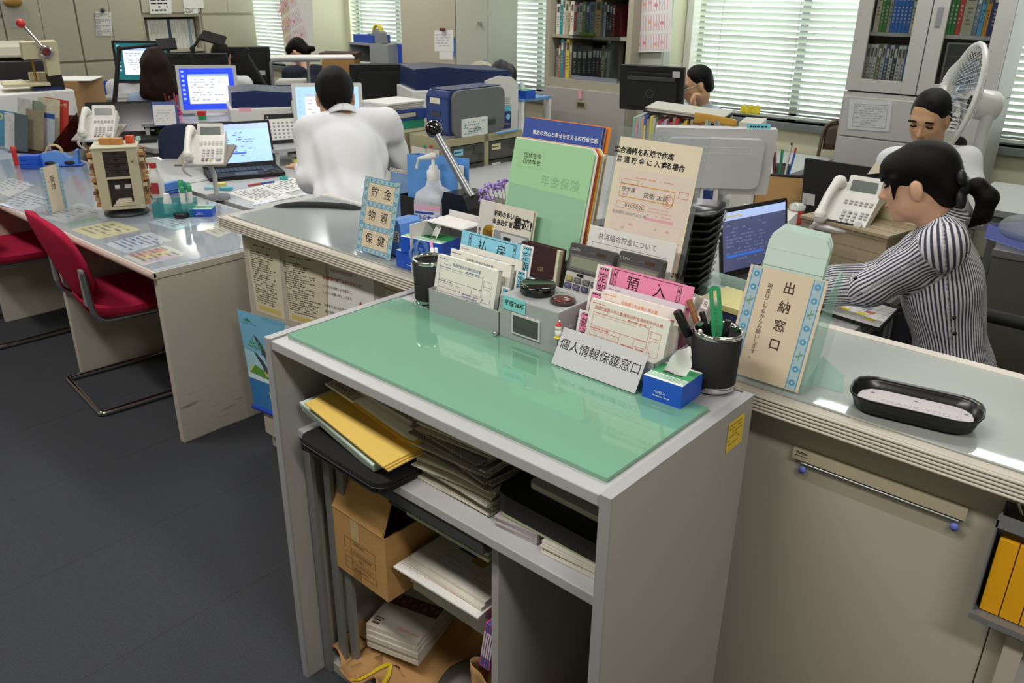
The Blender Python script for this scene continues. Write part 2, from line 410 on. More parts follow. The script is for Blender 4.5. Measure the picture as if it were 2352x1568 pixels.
def sheet_thing(name,label,cat,pts,z0,th,m,group=None,bevel=0):
    """flat sheet from plan corner points"""
    c=sum((Vector((p[0],p[1],0)) for p in pts),Vector())/len(pts)
    b=MB();b.prism([(p[0]-c.x,p[1]-c.y) for p in pts],0,th,m)
    o=b.build(name,bevel=bevel);o.location=(c.x,c.y,z0);return mark(o,label,cat,group)
sheet_thing('vinyl_desk_mat','clear vinyl mat with a dark rim covering the counter end by the posters','mat',[(-2.51,1.42),(-1.55,1.425),(-1.55,1.825),(-2.53,1.83)],ZC+.0005,.0022,M_VINYL)
sheet_thing('glass_sheet','clear glass sheet laid on the counter under the coin tray','glass sheet',[(-.62,1.415),(1.1,1.415),(1.1,1.805),(-.66,1.81)],ZC+.0005,.005,clear('plate_glass','f6f9f8',.07))
# ------------------------------------------------------------------ writing stand in front of it
M_ST=mat('stand_grey','a9a7a4',.45,var=.03,scale=5)
M_STT=mat('stand_top_grey','aeaeb0',.4,var=.03,scale=5)
M_STE=mat('stand_edge','9d9ea0',.4,var=.03)
SX0,SX1,SY0,SY1,SZ=-1.468,-.558,.868,1.335,.96
t=thing('writing_stand','grey open-front writing stand with a green mat on its top','stand',(SX0,SY0,0));w,d=SX1-SX0,SY1-SY0
for (a,c,e) in ((0,.02,0),(w-.02,w,0)):
    b=MB();b.box((a,.004,0),(c,d,SZ-.003),M_ST);sp=b.build('side_panel',t,bevel=.001)
    b=MB();b.box((a-.0005,-.001,.0),(c+.0005,.0035,SZ-.0031),M_STE);b.box((a-.0005,-.001,SZ-.003),(c+.0005,d,SZ),M_STE);b.build('edge_band',sp)
b=MB();b.box((.02,.002,SZ-.026),(w-.02,d,SZ-.004),M_STT);b.build('top',t,bevel=.002)
b=MB();b.box((.02,.045,.70),(w-.02,d,.722),M_STT);b.build('shelf',t,bevel=.002)
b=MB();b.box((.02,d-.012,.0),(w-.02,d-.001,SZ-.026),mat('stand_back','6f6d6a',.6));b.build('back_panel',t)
b=MB();b.box((.60,.075,.0),(.618,d-.012,.70),M_ST);b.build('divider',t,bevel=.001)
b=MB();b.box((.02,.17,.335),(.60,d-.012,.35),M_ST);b.build('shelf',t,bevel=.001)
b=MB();b.box((.02,.06,.0),(.60,d-.012,.03),M_ST);b.build('bottom_board',t)
b=MB();
for (x,y) in ((.026,.05),(.06,.075),(.09,.09)):b.box((x,y,.0),(x+.025,y+.012,.70),M_ALUD)
b.build('sliding_door',t,bevel=.001)
b=MB();b.box((.02,.05,.668),(.60,.10,.70),M_DGREY);b.build('door_track',t)
b=MB();P0=[at(x,y,SZ) for (x,y) in ((668,768),(1415,1108),(1640,942),(915,690))]
sheet_thing('green_desk_mat','translucent green glass-like mat on the grey stand top','mat',[(-1.435,.905),(-.592,.905),(-.592,1.222),(-1.435,1.222)],SZ-.0035,.0075,mat('green_mat','72a68b',.10,var=.02,coat=1),bevel=.001)
b=MB();M=basis((0,0,0),(0,1,0),(0,0,1));b.cb((0,0,0),(.062,.062,.0006),M_YEL,M)
b.scribble(-.027,-.02,.027,.027,6,mat('sticker_ink','a08a2c',.7),M @LM((0,0,.0005)),dash=.01)
o=b.build('warning_sticker');o.location=(SX1+.0012,1.27,.905);o.rotation_euler=(0,0,0);mark(o,'small yellow printed sticker on the side of the grey stand','sticker')
# ------------------------------------------------------------------ long writing table on the left with chairs
M_TBL=mat('table_beige','bdb6aa',.5,var=.03,scale=4)
M_TBLU=mat('table_top_blue_grey','9fa7b2',.45,var=.03)
TX1,TY0,TY1,TZ=-2.80,1.245,1.96,.71
def scuff(name):
    m=mat(name,'bdb6aa',.5,var=.03,scale=4);n,l=nodes_of(m);bs=n['Principled BSDF'];lk=bs.inputs['Base Color'].links[0]
    tc=n.new('ShaderNodeTexCoord');mp=n.new('ShaderNodeMapping');mp.inputs['Scale'].default_value=(1,5,38);mp.inputs['Rotation'].default_value=(.45,0,0)
    nz=n.new('ShaderNodeTexNoise');nz.inputs['Scale'].default_value=1.6;nz.inputs['Detail'].default_value=6
    rp=n.new('ShaderNodeValToRGB');rp.color_ramp.elements[0].position=.60;rp.color_ramp.elements[1].position=.70
    sx=n.new('ShaderNodeSeparateXYZ');rz=n.new('ShaderNodeMapRange');rz.inputs['From Min'].default_value=.26;rz.inputs['From Max'].default_value=.10
    mu=n.new('ShaderNodeMath');mu.operation='MULTIPLY';mx=n.new('ShaderNodeMix');mx.data_type='RGBA';mx.inputs[7].default_value=(*srgb('5e574c'),1)
    l.new(tc.outputs['Object'],mp.inputs[0]);l.new(mp.outputs[0],nz.inputs[0]);l.new(nz.outputs[0],rp.inputs[0]);l.new(tc.outputs['Object'],sx.inputs[0])
    l.new(sx.outputs[2],rz.inputs[0]);l.new(rz.outputs[0],mu.inputs[0]);l.new(rp.outputs[0],mu.inputs[1]);l.new(mu.outputs[0],mx.inputs[0]);l.new(lk.from_socket,mx.inputs[6]);l.new(mx.outputs[2],bs.inputs['Base Color'])
    return m
t=thing('writing_table','long beige panel-leg table with papers under a clear sheet','table',(TX1,TY0,0));L=6.3
b=MB();b.box((-L,0,TZ-.028),(0,TY1-TY0,TZ-.002),M_TBL);b.box((-L,.012,TZ-.003),(-.008,TY1-TY0-.01,TZ),M_TBLU);b.build('table_top',t,bevel=.003)
b=MB();b.tube([(-L,-.001,TZ-.015),(0,-.001,TZ-.015)],.012,mat('rose_edge','b39a93',.5),6);b.build('front_edge',t)
for i,x in enumerate((0,-.93,-1.87,-3.2,-4.6)):
    b=MB();b.box((x-.035,.012,0),(x-.004,TY1-TY0-.08,TZ-.03),scuff('table_side_scuffed') if i == 0 else M_TBL);b.build('leg_panel',t,bevel=.002)
b=MB();b.box((-L,TY1-TY0-.26,.05),(-.04,TY1-TY0-.24,TZ-.03),M_TBL);b.build('modesty_panel',t)
sheet_thing('clear_table_sheet','clear glossy sheet covering the papers on the long table','sheet',[(TX1-.03,TY0+.012),(TX1-.03,TY1-.03),(TX1-2.6,TY1-.03),(TX1-2.6,TY0+.012)],TZ+.0012,.002,clear('table_vinyl','f0f2f5',.14,.05,'ccd2da',.10))
def paper_on(label,px,z,m,marks=None,name='paper_sheet',group='papers under the clear table sheet',cat='paper',th=.0005):
    """a flat sheet lying on a surface of height z, its corners given in the photo"""
    P=[at(x,y,z) for x,y in px];c=sum(P,Vector())/len(P);M=basis(c,P[1]-P[0],P[-1]-P[0],(0,0,1));Mi=M.inverted()
    Q=[Mi @p for p in P];b=MB();b.prism([(q.x,q.y) for q in Q],0,th,m)
    if marks:marks(b,min(q.x for q in Q),min(q.y for q in Q),max(q.x for q in Q),max(q.y for q in Q),LM((0,0,th+.0002)))
    o=b.build(name,M=M);return mark(o,label,cat,group)
def pm(rows,ink=None,mg=.12,seed=1,dash=.012,fill=.75):
    return lambda b,x0,y0,x1,y1,T:b.scribble(x0+(x1-x0)*mg,y0+(y1-y0)*mg,x1-(x1-x0)*mg,y1-(y1-y0)*mg,rows,ink or M_INKG,T,seed=seed,dash=dash,fill=fill)
Y1=mat('pale_yellow_paper','e6dca0',.8)
paper_on('pale yellow sheet under the clear table sheet, before the stamp rack',[(160,527),(222,550),(325,528),(262,507)],TZ,Y1,pm(5))
paper_on('green strip under the table sheet behind the pale yellow sheet',[(150,513),(160,520),(235,503),(222,497)],TZ,mat('green_strip','7fae92',.8))
paper_on('white form under the table sheet between yellow sheet and table end',[(240,560),(290,582),(395,552),(345,533)],TZ,mat('bluish_paper','d6dce6',.8),pm(7,M_INKB))
def rb(b,x0,y0,x1,y1,T):
    w=(x1-x0);h=y1-y0
    for i,c in enumerate(('e6a08c','ead08a','d9c2cf')):b.quad2(x0+.1*w+i*.27*w,y0+.1*h,x0+.1*w+(i+1)*.27*w,y0+.8*h,mat('tint_'+c,c,.8),T)
    b.scribble(x0+.1*w,y0+.1*h,x1-.1*w,y1-.1*h,6,M_INKG,T @LM((0,0,.0002)),seed=3)
paper_on('colour printed leaflet under the table sheet at the table corner',[(283,588),(330,610),(430,583),(380,563)],TZ,M_PAPER,rb)
paper_on('faint printed sheet under the table sheet below the tissue pack',[(340,510),(400,528),(480,508),(420,492)],TZ,mat('pale_blue_paper','cdd9e2',.8),pm(6))
paper_on('ivory sheet under the table sheet against the counter end',[(455,525),(500,545),(530,535),(520,512)],TZ,mat('ivory_paper','e2ddc8',.8),pm(6))
paper_on('faded typed sheet under the table sheet behind the green strip',[(100,500),(150,512),(225,480),(180,466)],TZ,mat('dim_paper','c3c8ce',.8),pm(7))
paper_on('blue printed sheet under the table sheet far along the table',[(-30,430),(20,452),(80,425),(25,408)],TZ,M_PAPER,pm(6,M_INKB,seed=5))
paper_on('white sheet with a grid under the table sheet near the acrylic sign',[(0,470),(60,487),(125,460),(60,440)],TZ,mat('bluish_paper2','d0dae6',.8),pm(6,seed=8))
# red cantilever chairs
M_REDF=mat('red_fabric','b02344',.95,var=.15,scale=300,bump=.3,spec=.15)
def red_chair(loc,rz,label):
    """seat faces +y; origin on the floor under the seat centre"""
    t=thing('cantilever_chair',label,'chair',loc,rz,group='red visitor chairs at the long table')
    b=MB();H=.44
    def seat(u,v):
        a=2*PI*u;rr=v
        c,s=cos(a),sin(a);k=(abs(c)**3.2+abs(s)**3.2)**(-1/3.2)
        x,y=.235*k*c*rr,.225*k*s*rr
        return (x,y,H+.018*(1-rr**6)-.012*(1-abs(x/.235)**2)*(1-rr)+.008-.05*max(0,y/.225-.5)**2)
    b.grid(seat,40,8,M_REDF)
    b.grid(lambda u,v:(seat(u,1)[0]*(1+.03*sin(PI*v)-.12*v),seat(u,1)[1]*(1+.03*sin(PI*v)-.12*v),seat(u,1)[2]-.055*v),40,6,M_REDF)
    b.grid(lambda u,v:(seat(1-u,1-v)[0]*.88,seat(1-u,1-v)[1]*.88,seat(u,1)[2]-.055),40,2,M_REDF)
    b.build('seat',t)
    b=MB()
    def bk(u,v,off):      # u across, v up: shell that narrows at the base and curls
        x=(u-.5)*2;zz=v;w=.232*(1-.28*(1-zz)**2.0-.18*max(0,zz-.7)**2*6)
        ed=max(0,abs(x)-.0)
        y=-.225-.02*sin(PI*zz*.9)-.10*zz**1.5+.055*x*x+off
        return (x*w,y,.475+.36*zz*(1-.06*x*x))
    def shell(u,v):
        a=2*PI*u;c,s=cos(a),sin(a)
        X=.5+.5*abs(c)**.62*(1 if c > 0 else -1);Z=.5+.5*abs(s)**.62*(1 if s > 0 else -1)
        uu=.5+(X-.5)*min(1,v*2 if v < .5 else (1-v)*2)**.55;vv=.5+(Z-.5)*min(1,v*2 if v < .5 else (1-v)*2)**.55
        th=.02*(1-max(abs(uu-.5),abs(vv-.5))**6*30)
        return bk(uu,vv,(th if v < .5 else -th))
    b.grid(shell,48,20,M_REDF);b.build('backrest',t)
    r=.0125;b=MB()
    for s in (-1,1):
        b.tube(arcpts([(s*.225,-.245,.62),(s*.225,-.235,.41),(s*.225,.20,.405),(s*.225,.235,.02),(s*.225,-.26,.0135)],.07,6)+[],r,M_CHROME,10)
    b.tube(arcpts([(-.225,-.25,.0135),(-.225,-.285,.0135),(.225,-.285,.0135),(.225,-.25,.0135)],.05,6),r,M_CHROME,10)
    b.tube([(-.225,-.05,.405),(.225,-.05,.405)],.01,M_CHROME,8);b.tube([(-.225,.15,.405),(.225,.15,.405)],.01,M_CHROME,8)
    b.build('frame',t)
    for s in (-1,1):
        b=MB();b.cb((s*.205,-.247,.555),(.03,.016,.15),M_GREY);b.build('bracket',t,bevel=.003)
    return t
red_chair((-3.45,1.44,0),rad(-6),'red fabric chair with chrome cantilever frame nearest the counter')
red_chair((-4.52,1.38,0),rad(-3),'red chair cut off by the photo edge, behind the table leg')
# ------------------------------------------------------------------ helpers for leaning sheets and small things
def panel(TL,TR,y0,z0,deg,rz=0,x0=None):
    """frame of a sheet standing on the line y=y0 at height z0 and leaning back by deg, its top corners read from the photo"""
    a=rad(deg);u=Vector((cos(rz),sin(rz),0));n0=Vector((sin(rz),-cos(rz),0))
    up=Vector((0,0,1))*cos(a)-n0*sin(a);n=n0*cos(a)+Vector((0,0,1))*sin(a)
    O=Vector((x0 if x0 is not None else 0,y0,z0));C=Vector((0,0,CAM_Z));R=[]
    for p in (TL,TR):
        d=ray(*p);R.append(C+d*((O-C).dot(n)/d.dot(n)))
    a0,a1=(R[0]-O).dot(u),(R[1]-O).dot(u);h=((R[0]-O).dot(up)+(R[1]-O).dot(up))/2
    return basis(O+u*a0,u,up,n),a1-a0,h
CIN=CYA=None
def mi(c,r=.8):return mat('ink_'+c,c,r,var=.02)
Z=LM((0,0,.0004))
def tissue_box(name,label,loc,rz,w=.115,d=.08,h=.045,tissue=True,group=None,TT=None):
    t=thing(name,label,'tissue box',loc,rz,group)
    BL,GR,WH=mat('box_blue','1f55c8',.45,var=.03),mat('box_green','3f9d63',.5),mat('box_white','e6ebe8',.5)
    b=MB();b.box((-w/2,-d/2,0),(w/2,d/2,h),BL)
    b.box((-w/2+.0004,-d/2+.0004,h),(w/2-.0004,d/2-.0004,h+.0006),WH);b.box((-w/2+.0004,-d/2+.026,h+.0006),(w/2-.0004,d/2-.008,h+.001),GR)
    for i in range(4):b.box((-w/2+.0004,-d/2+.008+i*.0042,h+.0006),(w/2-.0004,-d/2+.0095+i*.0042,h+.0009),GR)
    b.add([(-.02,-.006,h+.0013),(.02,-.006,h+.0013),(.02,.008,h+.0013),(-.02,.008,h+.0013)],[(0,1,2,3)],M_SEAM)
    F=basis((0,-d/2-.0005,0),(1,0,0),(0,0,1));b.text('700枚入',.007,WH,F @LM((-.004,h*.42,0)));b.scribble(-w*.22,h*.2,w*.22,h*.3,1,WH,F,rag=0,dash=.004)
    b.build('box',t,bevel=.0008)
    if tissue:
        b=MB();rd=random.Random(3);W=mat('tissue','efefef',.9,var=.02)
        def f(u,v):
            a=(u-.5)*2;return (.024*a*(1-.35*v)+.016*v+.004*sin(v*7+u*5)*v,.008*sin(u*7+v*3)*(.3+v)+.012*v*a,h-.002+.060*v*(1-.25*a*a)+.003*sin(u*9)*v)
        b.grid(f,18,12,W);b.build('tissue',t)
    return t
def pen_cup(name,label,c,r,h,taper=.94):
    t=thing(name,label,'pen holder',c)
    b=MB();b.lathe([(r*taper,.012),(r,h-.008),(r-.004,h-.006),(r*taper-.004,.015)],M_BLACKM,36,caps=False);b.lathe([(r*taper-.004,.014),(.0005,.014)],M_BLACKM,36,caps=False);b.build('cup',t)
    b=MB();b.lathe([(r,h-.010),(r+.0015,h-.004),(r-.001,h),(r-.005,h-.003),(r-.004,h-.012)],M_CHROME,36,caps=False);b.build('chrome_rim',t)
    b=MB();b.lathe([(.001,0),(r*taper-.002,0),(r*taper+.001,.004),(r*taper,.013)],M_CHROME,36,caps=False);b.build('chrome_base',t)
    return t
# ------------------------------------------------------------------ steel form organiser on the stand
OX0,OX1,OY,OZ=-1.317,-.705,1.212,.9605
M_ORG=mat('organiser_grey','a6a8aa',.4,.15,var=.04)
ztop=zat(1302,718.6,-.935,OY);zpl=zat(988.7,661.6,OX0,OY)
t=thing('form_organiser','grey steel form organiser with a small dark clock display','desk organiser',(OX0,OY,OZ))
w=OX1-OX0;ca,cb_=.222,.382
b=MB();b.box((0,.13,0),(w,.133,.075),M_ORG);b.box((0,0,0),(w,.133,.002),M_ORG);b.build('back_tray',t)
for (a,c) in ((0,ca),(cb_,w)):
    b=MB();b.box((a,0,.002),(c,.0025,zpl-OZ),M_ORG);b.box((a,0,.002),(a+.0025,.133,zpl-OZ),M_ORG);b.box((c-.0025,0,.002),(c,.133,zpl-OZ),M_ORG);b.build('tray',t,bevel=.0006)
b=MB();b.box((ca,0,.002),(cb_,.125,ztop-OZ),M_ORG);bx=b.build('clock_box',t,bevel=.003)
DP=lambda p:(aty(p[0],p[1],OY)-Vector((OX0,OY,OZ)))
q0,q1,q2=DP((1181,740)),DP((1258,770)),DP((1186,702))
b=MB();F=basis((0,-.0005,0),(1,0,0),(0,0,1));x0,x1,y0,y1=q0.x+.001,q1.x,(q0.z+q1.z)/2,q2.z
y0,y1=.022,.068;x0,x1=ca+.038,ca+.115
b.prism([(x0,y0),(x1,y0),(x1,y1),(x0,y1)],-.001,.003,M_LGREY,F);b.build('display_frame',bx,bevel=.0008)
b=MB();b.prism([(x0+.004,y0+.004),(x1-.004,y0+.004),(x1-.004,y1-.004),(x0+.004,y1-.004)],.003,.0034,mat('lcd_dark','4a4c47',.25,var=.03),F)
b.quad2(x0+.004,y0+.016,x1-.004,y0+.0164,M_SEAM,F @LM((0,0,.0036)));b.quad2(x0+.042,y0+.005,x0+.0424,y0+.016,M_SEAM,F @LM((0,0,.0036)));b.build('display',bx)
b=MB();b.ball((ca-.006,-.006,.008),.006,M_CHROME,12);b.build('knob',t)
def figurine(loc,label,body,hat,beak,s=1):
    t=thing('figurine',label,'figurine',loc)
    b=MB();b.ball((0,0,.010*s),(.008*s,.006*s,.009*s),body,14);b.ball((0,-.001,.022*s),(.007*s,.006*s,.0065*s),body,14);b.build('body',t)
    b=MB();b.lathe([(.0068*s,.026*s),(.004*s,.031*s),(.0008*s,.035*s)],hat,12);b.ball((.002*s,0,.036*s),.002*s,M_WHITE,8);b.build('hat',t)
    b=MB();b.ball((-.003*s,-.005*s,.001),(.004*s,.005*s,.002*s),beak,8);b.ball((.004*s,-.005*s,.001),(.004*s,.005*s,.002*s),beak,8);b.build('foot',t)
p=aty(1282,775,OY-.008);figurine(p,'tiny white figurine with a red cap stuck on the organiser',M_WHITE,M_RED,M_YEL)
# pads of forms ----------------------------------------------------------------
def form_print(b,w,h,ink,title,big=None):
    b.text(title,h*.062,ink,Z @LM((w*.5,h*.88,0)),sx=.95);b.scribble(w*.03,h*.93,w*.2,h*.96,1,ink,Z,rag=0,dash=.006)
    b.scribble(w*.50,h*.80,w*.80,h*.84,1,ink,Z,rag=0,dash=.005)
    t=.0007
    for (a,c,e,g) in ((.06,.60,.78,.84),(.06,.78,.22,.85),(.06,.44,.42,.54),(.05,.20,.78,.36),(.80,.68,.92,.76)):
        pass
    b.frame2(w*.06,h*.58,w*.78,h*.80,t,ink,Z);b.quad2(w*.06,h*.76,w*.62,h*.763,ink,Z);b.frame2(w*.06,h*.80,w*.24,h*.86,t,ink,Z)
    b.frame2(w*.62,h*.46,w*.78,h*.58,t,ink,Z);b.frame2(w*.80,h*.66,w*.93,h*.76,t,ink,Z)
    b.frame2(w*.06,h*.43,w*.44,h*.52,t,ink,Z);b.scribble(w*.06,h*.53,w*.35,h*.57,1,ink,Z,dash=.005)
    for i in range(9):b.quad2(w*(.12+.035*i),h*.43,w*(.1213+.035*i),h*.5,ink,Z)
    b.scribble(w*.48,h*.22,w*.85,h*.45,5,ink,Z,dash=.006);b.frame2(w*.06,h*.17,w*.78,h*.36,t,ink,Z);b.scribble(w*.1,h*.2,w*.6,h*.34,3,ink,Z,fill=.4,dash=.008)
    b.frame2(w*.80,h*.38,w*.93,h*.62,t*.6,ink,Z);b.scribble(w*.05,h*.03,w*.7,h*.14,2,ink,Z,fill=.5,dash=.008)
def pad(label,TL,TR,y0,z0,deg,th,ink,title,paper,group,edge=None):
    M,w,h=panel(TL,TR,y0,z0,deg);b=MB()
    b.box((0,0,-th),(w,h,0),paper)
    b.box((w-.006,h-.0003,-th),(w+.0006,h+.0006,0),edge or ink);form_print(b,w,h,ink,title)
    return mark(b.build('form_pad',M=M),label,'form pad',group)
FBL,FBL2,FBK=mi('6c7a99'),mi('8d9ab8'),mi('5a5c64');FRD,FOR,FPK=mi('cf6a5e'),mi('e98a52'),mi('b886a8')
PW=mat('form_white','dfded4',.8,var=.02);PW2=mat('form_pinkwhite','e6dcd6',.8,var=.02);PW3=mat('form_lilac','d8cfd8',.8,var=.02)
pad('front pad of blue-printed withdrawal slips in the organiser',(1006.5,583),(1146,622),OY+.014,OZ+.006,12,.013,FBL,'普通貯金払戻(解約)請求書',PW,'withdrawal slip pads')
pad('middle pad of grey-printed withdrawal slips, second in the organiser',(1036,572),(1176,609),OY+.046,OZ+.012,12,.010,FBK,'定期積立貯金払戻請求書',PW,'withdrawal slip pads')
pad('back pad of pale blue withdrawal slips under the blue heading',(1057,561),(1200,599),OY+.072,OZ+.016,12,.006,FBL2,'定期貯金払戻請求書',PW,'withdrawal slip pads')
pad('front pad of red-printed deposit slips beside the pen cup',(1358.8,686),(1542,735),OY+.02,OZ+.006,14,.013,FRD,'普通貯金預入申込書(兼総合貯金通帳利用申込書)',PW,'deposit slip pads')
pad('middle pad of orange-printed deposit slips in the organiser',(1384,666),(1566,714),OY+.05,OZ+.012,14,.009,FOR,'定期積立貯金預入申込書',PW2,'deposit slip pads')
pad('back pad of lilac deposit slips under the pink heading',(1394.6,653.5),(1574,701),OY+.076,OZ+.016,14,.006,FPK,'定期貯金預入申込書',PW3,'deposit slip pads')
def zig(b,x0,x1,y0,y1,m):
    b.frame2(x0,y0,x1,y1,.0008,m,Z);n=4;dy=(y1-y0)/n;xm=(x0+x1)/2
    for i in range(n):
        ya=y0+i*dy
        b.add([(x0,ya,0),(x0+.0009,ya,0),(x1,ya+dy/2,0),(x0+.0009,ya+dy,0),(x0,ya+dy,0),(x1-.001,ya+dy/2,0)],[(0,1,2,5),(5,2,3,4)],m,False,Z)
        if i %2:b.add([(xm-.002,ya,0),(xm,ya-.003,0),(xm+.002,ya,0),(xm,ya+.003,0)],[(0,1,2,3)],m,False,Z)
def heading(label,TL,TR,y0,z0,deg,txt,paper,hh=.05):
    M,w,h=panel(TL,TR,y0,z0,deg);b=MB();b.box((0,0,-.001),(w,h,0),paper)
    y1=h-.004;yy=h-hh;b.frame2(w*.13,yy,w*.88,y1,.001,M_INK,Z);zig(b,w*.13,w*.17,yy,y1,M_INK);zig(b,w*.84,w*.88,yy,y1,M_INK)
    b.text(txt[0],hh*.62,M_INK,Z @LM((w*.36,(yy+y1)/2,0)));b.text(txt[1],hh*.62,M_INK,Z @LM((w*.66,(yy+y1)/2,0)))
    return mark(b.build('heading_card',M=M),label,'divider card')
heading('blue heading card reading 払戻 behind the withdrawal slips',(1062,527.6),(1206,564),OY+.085,OZ+.016,12,'払戻',M_CYANP)
heading('pink heading card reading 預入 behind the deposit slips',(1388,607),(1596,658.6),OY+.090,OZ+.016,14,'預入',M_PINKP)
def side_card(label,TL,TR,y0,z0,deg,txt,paper,group):
    M,w,h=panel(TL,TR,y0,z0,deg);b=MB();b.box((0,0,-.0015),(w,h,0),M_WHITE);b.quad2(w*.2,0,w*.86,h-.004,paper,None,.0003);b.frame2(w*.2,0,w*.86,h-.004,.0006,M_INK,Z)
    for i in range(4):b.quad2(w*(.26+.15*i),h-.009,w*(.36+.15*i),h-.006,M_INK,Z)
    b.text(txt,w*.62,M_INK,Z @LM((w*.53,h-.009-w*.5,0)),vertical=True)
    return mark(b.build('divider_card',M=M),label,'divider card',group)
g1,g2='blue divider cards','pink divider cards'
side_card('blue divider card reading 定期 beside the 払戻 heading',(1198,561),(1226,566),OY+.082,OZ+.014,12,'定期',M_CYANP,g1)
side_card('blue divider card reading 定積 behind the round stamp pad',(1187,617),(1210,623),OY+.060,OZ+.012,12,'定積',M_CYANP,g1)
side_card('blue divider card next to the handwritten tape label',(1153,657),(1171,662),OY+.030,OZ+.006,12,'普通',M_CYANP,g1)
side_card('pink divider card reading 定期 beside the 預入 heading',(1373,606),(1406,614),OY+.084,OZ+.014,14,'定期',M_PINKP,g2)
side_card('pink divider card reading 定積 behind the orange deposit slips',(1355,664),(1386,670),OY+.058,OZ+.012,14,'定積',M_PINKP,g2)
side_card('pink divider card reading 普通 behind the grey privacy sign',(1332,710),(1362,718),OY+.030,OZ+.006,14,'普通',M_PINKP,g2)
# round pads on the clock box, tape label
c=at(1235,668,ztop+.004);t=thing('stamp_pad','round black stamp pad with a glossy lid on the organiser','stamp pad',(c.x,c.y,ztop+.0006))
b=MB();b.lathe([(.036,0),(.038,.004),(.038,.012)],M_BLACK,32);b.build('base',t)
b=MB();b.lathe([(.0385,.012),(.039,.018),(.036,.022),(.0355,.0215),(.001,.0215)],mat('gloss_black','10130f',.08,coat=.6),32,caps=False);b.build('lid',t)
c=at(1293,690,ztop+.004);t=thing('ink_pad','small round red ink pad under a clear lid','stamp pad',(c.x,c.y,ztop+.0006))
b=MB();b.lathe([(.026,0),(.0275,.003),(.026,.006)],mat('smoky','463a3c',.2),28);b.ball((0,0,.006),(.022,.022,.007),mat('ink_red_dark','5e2420',.3),18);b.build('base',t)
b=MB();b.lathe([(.0275,.003),(.027,.010),(.022,.015),(.001,.016)],M_CLEAR,28,caps=False);b.build('lid',t)
M,w,h=panel((1156,671),(1215,686),OY-.0012,ztop-.028,0);b=MB();b.box((0,0,0),(.062,.030,.0006),mat('teal_tape','82c9cc',.6));b.text("平成'28年",.013,M_INK,LM((.031,.015,.0009)),bold=.0002,shear=.1)
mark(b.build('tape_label',M=M),'teal tape label handwritten 平成28年 on the organiser','label')
# grey privacy sign, tissue box, cups ----------------------------------------------
def slab_sign(name,label,TL,TR,y0,z0,deg,face,th,draw,rz=0,x0=None,cat='sign',back=M_CLEAR):
    M,w,h=panel(TL,TR,y0,z0,deg,rz,x0);t=thing(name,label,cat,M=M)
    b=MB();b.box((0,0,-th),(w,h,0),back);b.build('holder',t,bevel=.0005)
    b=MB();b.box((.002,.002,.0002),(w-.002,h-.002,.0008),face);draw(b,w,h);b.build('card',t)
    return t,M,w,h
def d_priv(b,w,h):b.text('個人情報保護窓口',w*.118,M_INK,LM((w*.5,h*.56,.0011)))
ts,Mx,w,h=slab_sign('privacy_sign','grey desk sign reading 個人情報保護窓口 before the deposit slips',(1295,748.7),(1494,812),1.172,.9645,30,mat('sign_grey','c3c3c6',.5,var=.03),.004,d_priv)
b=MB();b.cb((w*.54,-.004,0),(.02,.006,.004),M_CLEAR);b.box((.01,.01,-.05),(w-.01,.014,-.004),M_CLEAR);b.build('stand_foot',ts)
tissue_box('tissue_box','small blue and green tissue box on the grey stand, tissue pulled up',(-.668,1.218,SZ+.004),rad(2),.08,.078,.044)
RC=(-.637,1.315,SZ);pen_cup('pen_cup','black pen cup with chrome rim holding a green letter opener',RC,.046,.118)
LC=(-1.362,1.262,SZ);pen_cup('pen_cup','black pen cup with chrome rim holding blue scissors',LC,.041,.112)
def stick(name,label,c,h0,tip,r,prof,cat='pen'):
    """pen standing in a cup: from inside the cup bottom to tip"""
    a=Vector(c)+Vector(h0);v=Vector(tip)-a;L=v.length;M=basis(a,v.orthogonal(),v.cross(v.orthogonal()),v)
    t=thing(name,label,cat,M=M)
    for (pn,z0,z1,rr,m) in prof:
        b=MB();b.lathe([(rr*r*.9,z0*L),(rr*r,z0*L+.001),(rr*r,z1*L-.002),(rr*r*.85,z1*L)],m,14);b.build(pn,t)
    return t
stick('marker_pen','thick black marker leaning out of the right pen cup',RC,(-.012,.0,.02),atr(1555,714,1.56),.0085,[('barrel',0,.62,1,M_DGREY),('cap',.62,1,1.05,M_BLACK)])
stick('ruler','narrow brown stick beside the black marker in the cup',RC,(-.005,.015,.02),atr(1582,688,1.60),.006,[('body',0,1,1,mat('brown_stick','8e5a34',.5))],'ruler')
stick('ball_pen','clear black ballpoint pen in the right pen cup',RC,(.0,.02,.02),atr(1612,716,1.60),.005,[('barrel',0,.7,1,clear('smoke_pen','777777',.1)),('cap',.7,1,1.1,M_BLACK)])
stick('marker_pen','white marker with a black cap in the right pen cup',RC,(.01,-.01,.02),atr(1673,735,1.56),.0062,[('barrel',0,.68,1,M_LGREY),('cap',.68,1,1.06,M_BLACK)])
stick('ball_pen','short lilac pen with a white tip in the right pen cup',RC,(0,-.02,.02),atr(1608,757,1.545),.006,[('barrel',0,.8,1,mat('lilac_clear','a88cb8',.2)),('cap',.8,1,.6,M_WHITE)])
a=Vector(RC)+Vector((.012,.012,.01));tp=atr(1641,656,1.60);v=tp-a;M=basis(a,(1,.25,0),(0,0,1),None);L=v.length
M=basis(a,Vector((1,.3,0)).cross(v).cross(v)*-1,v)
t=thing('letter_opener','green letter opener with a looped handle standing in the cup','letter opener',M=M)
b=MB();out=rrect(.021,L*.62,.009,6,0,L*.69);hole=rrect(.0075,L*.17,.0036,6,0,L*.87)
n=len(out);vs=[(x,y,z) for z in (-.0035,.0035) for (x,y) in out+hole];fs=[]
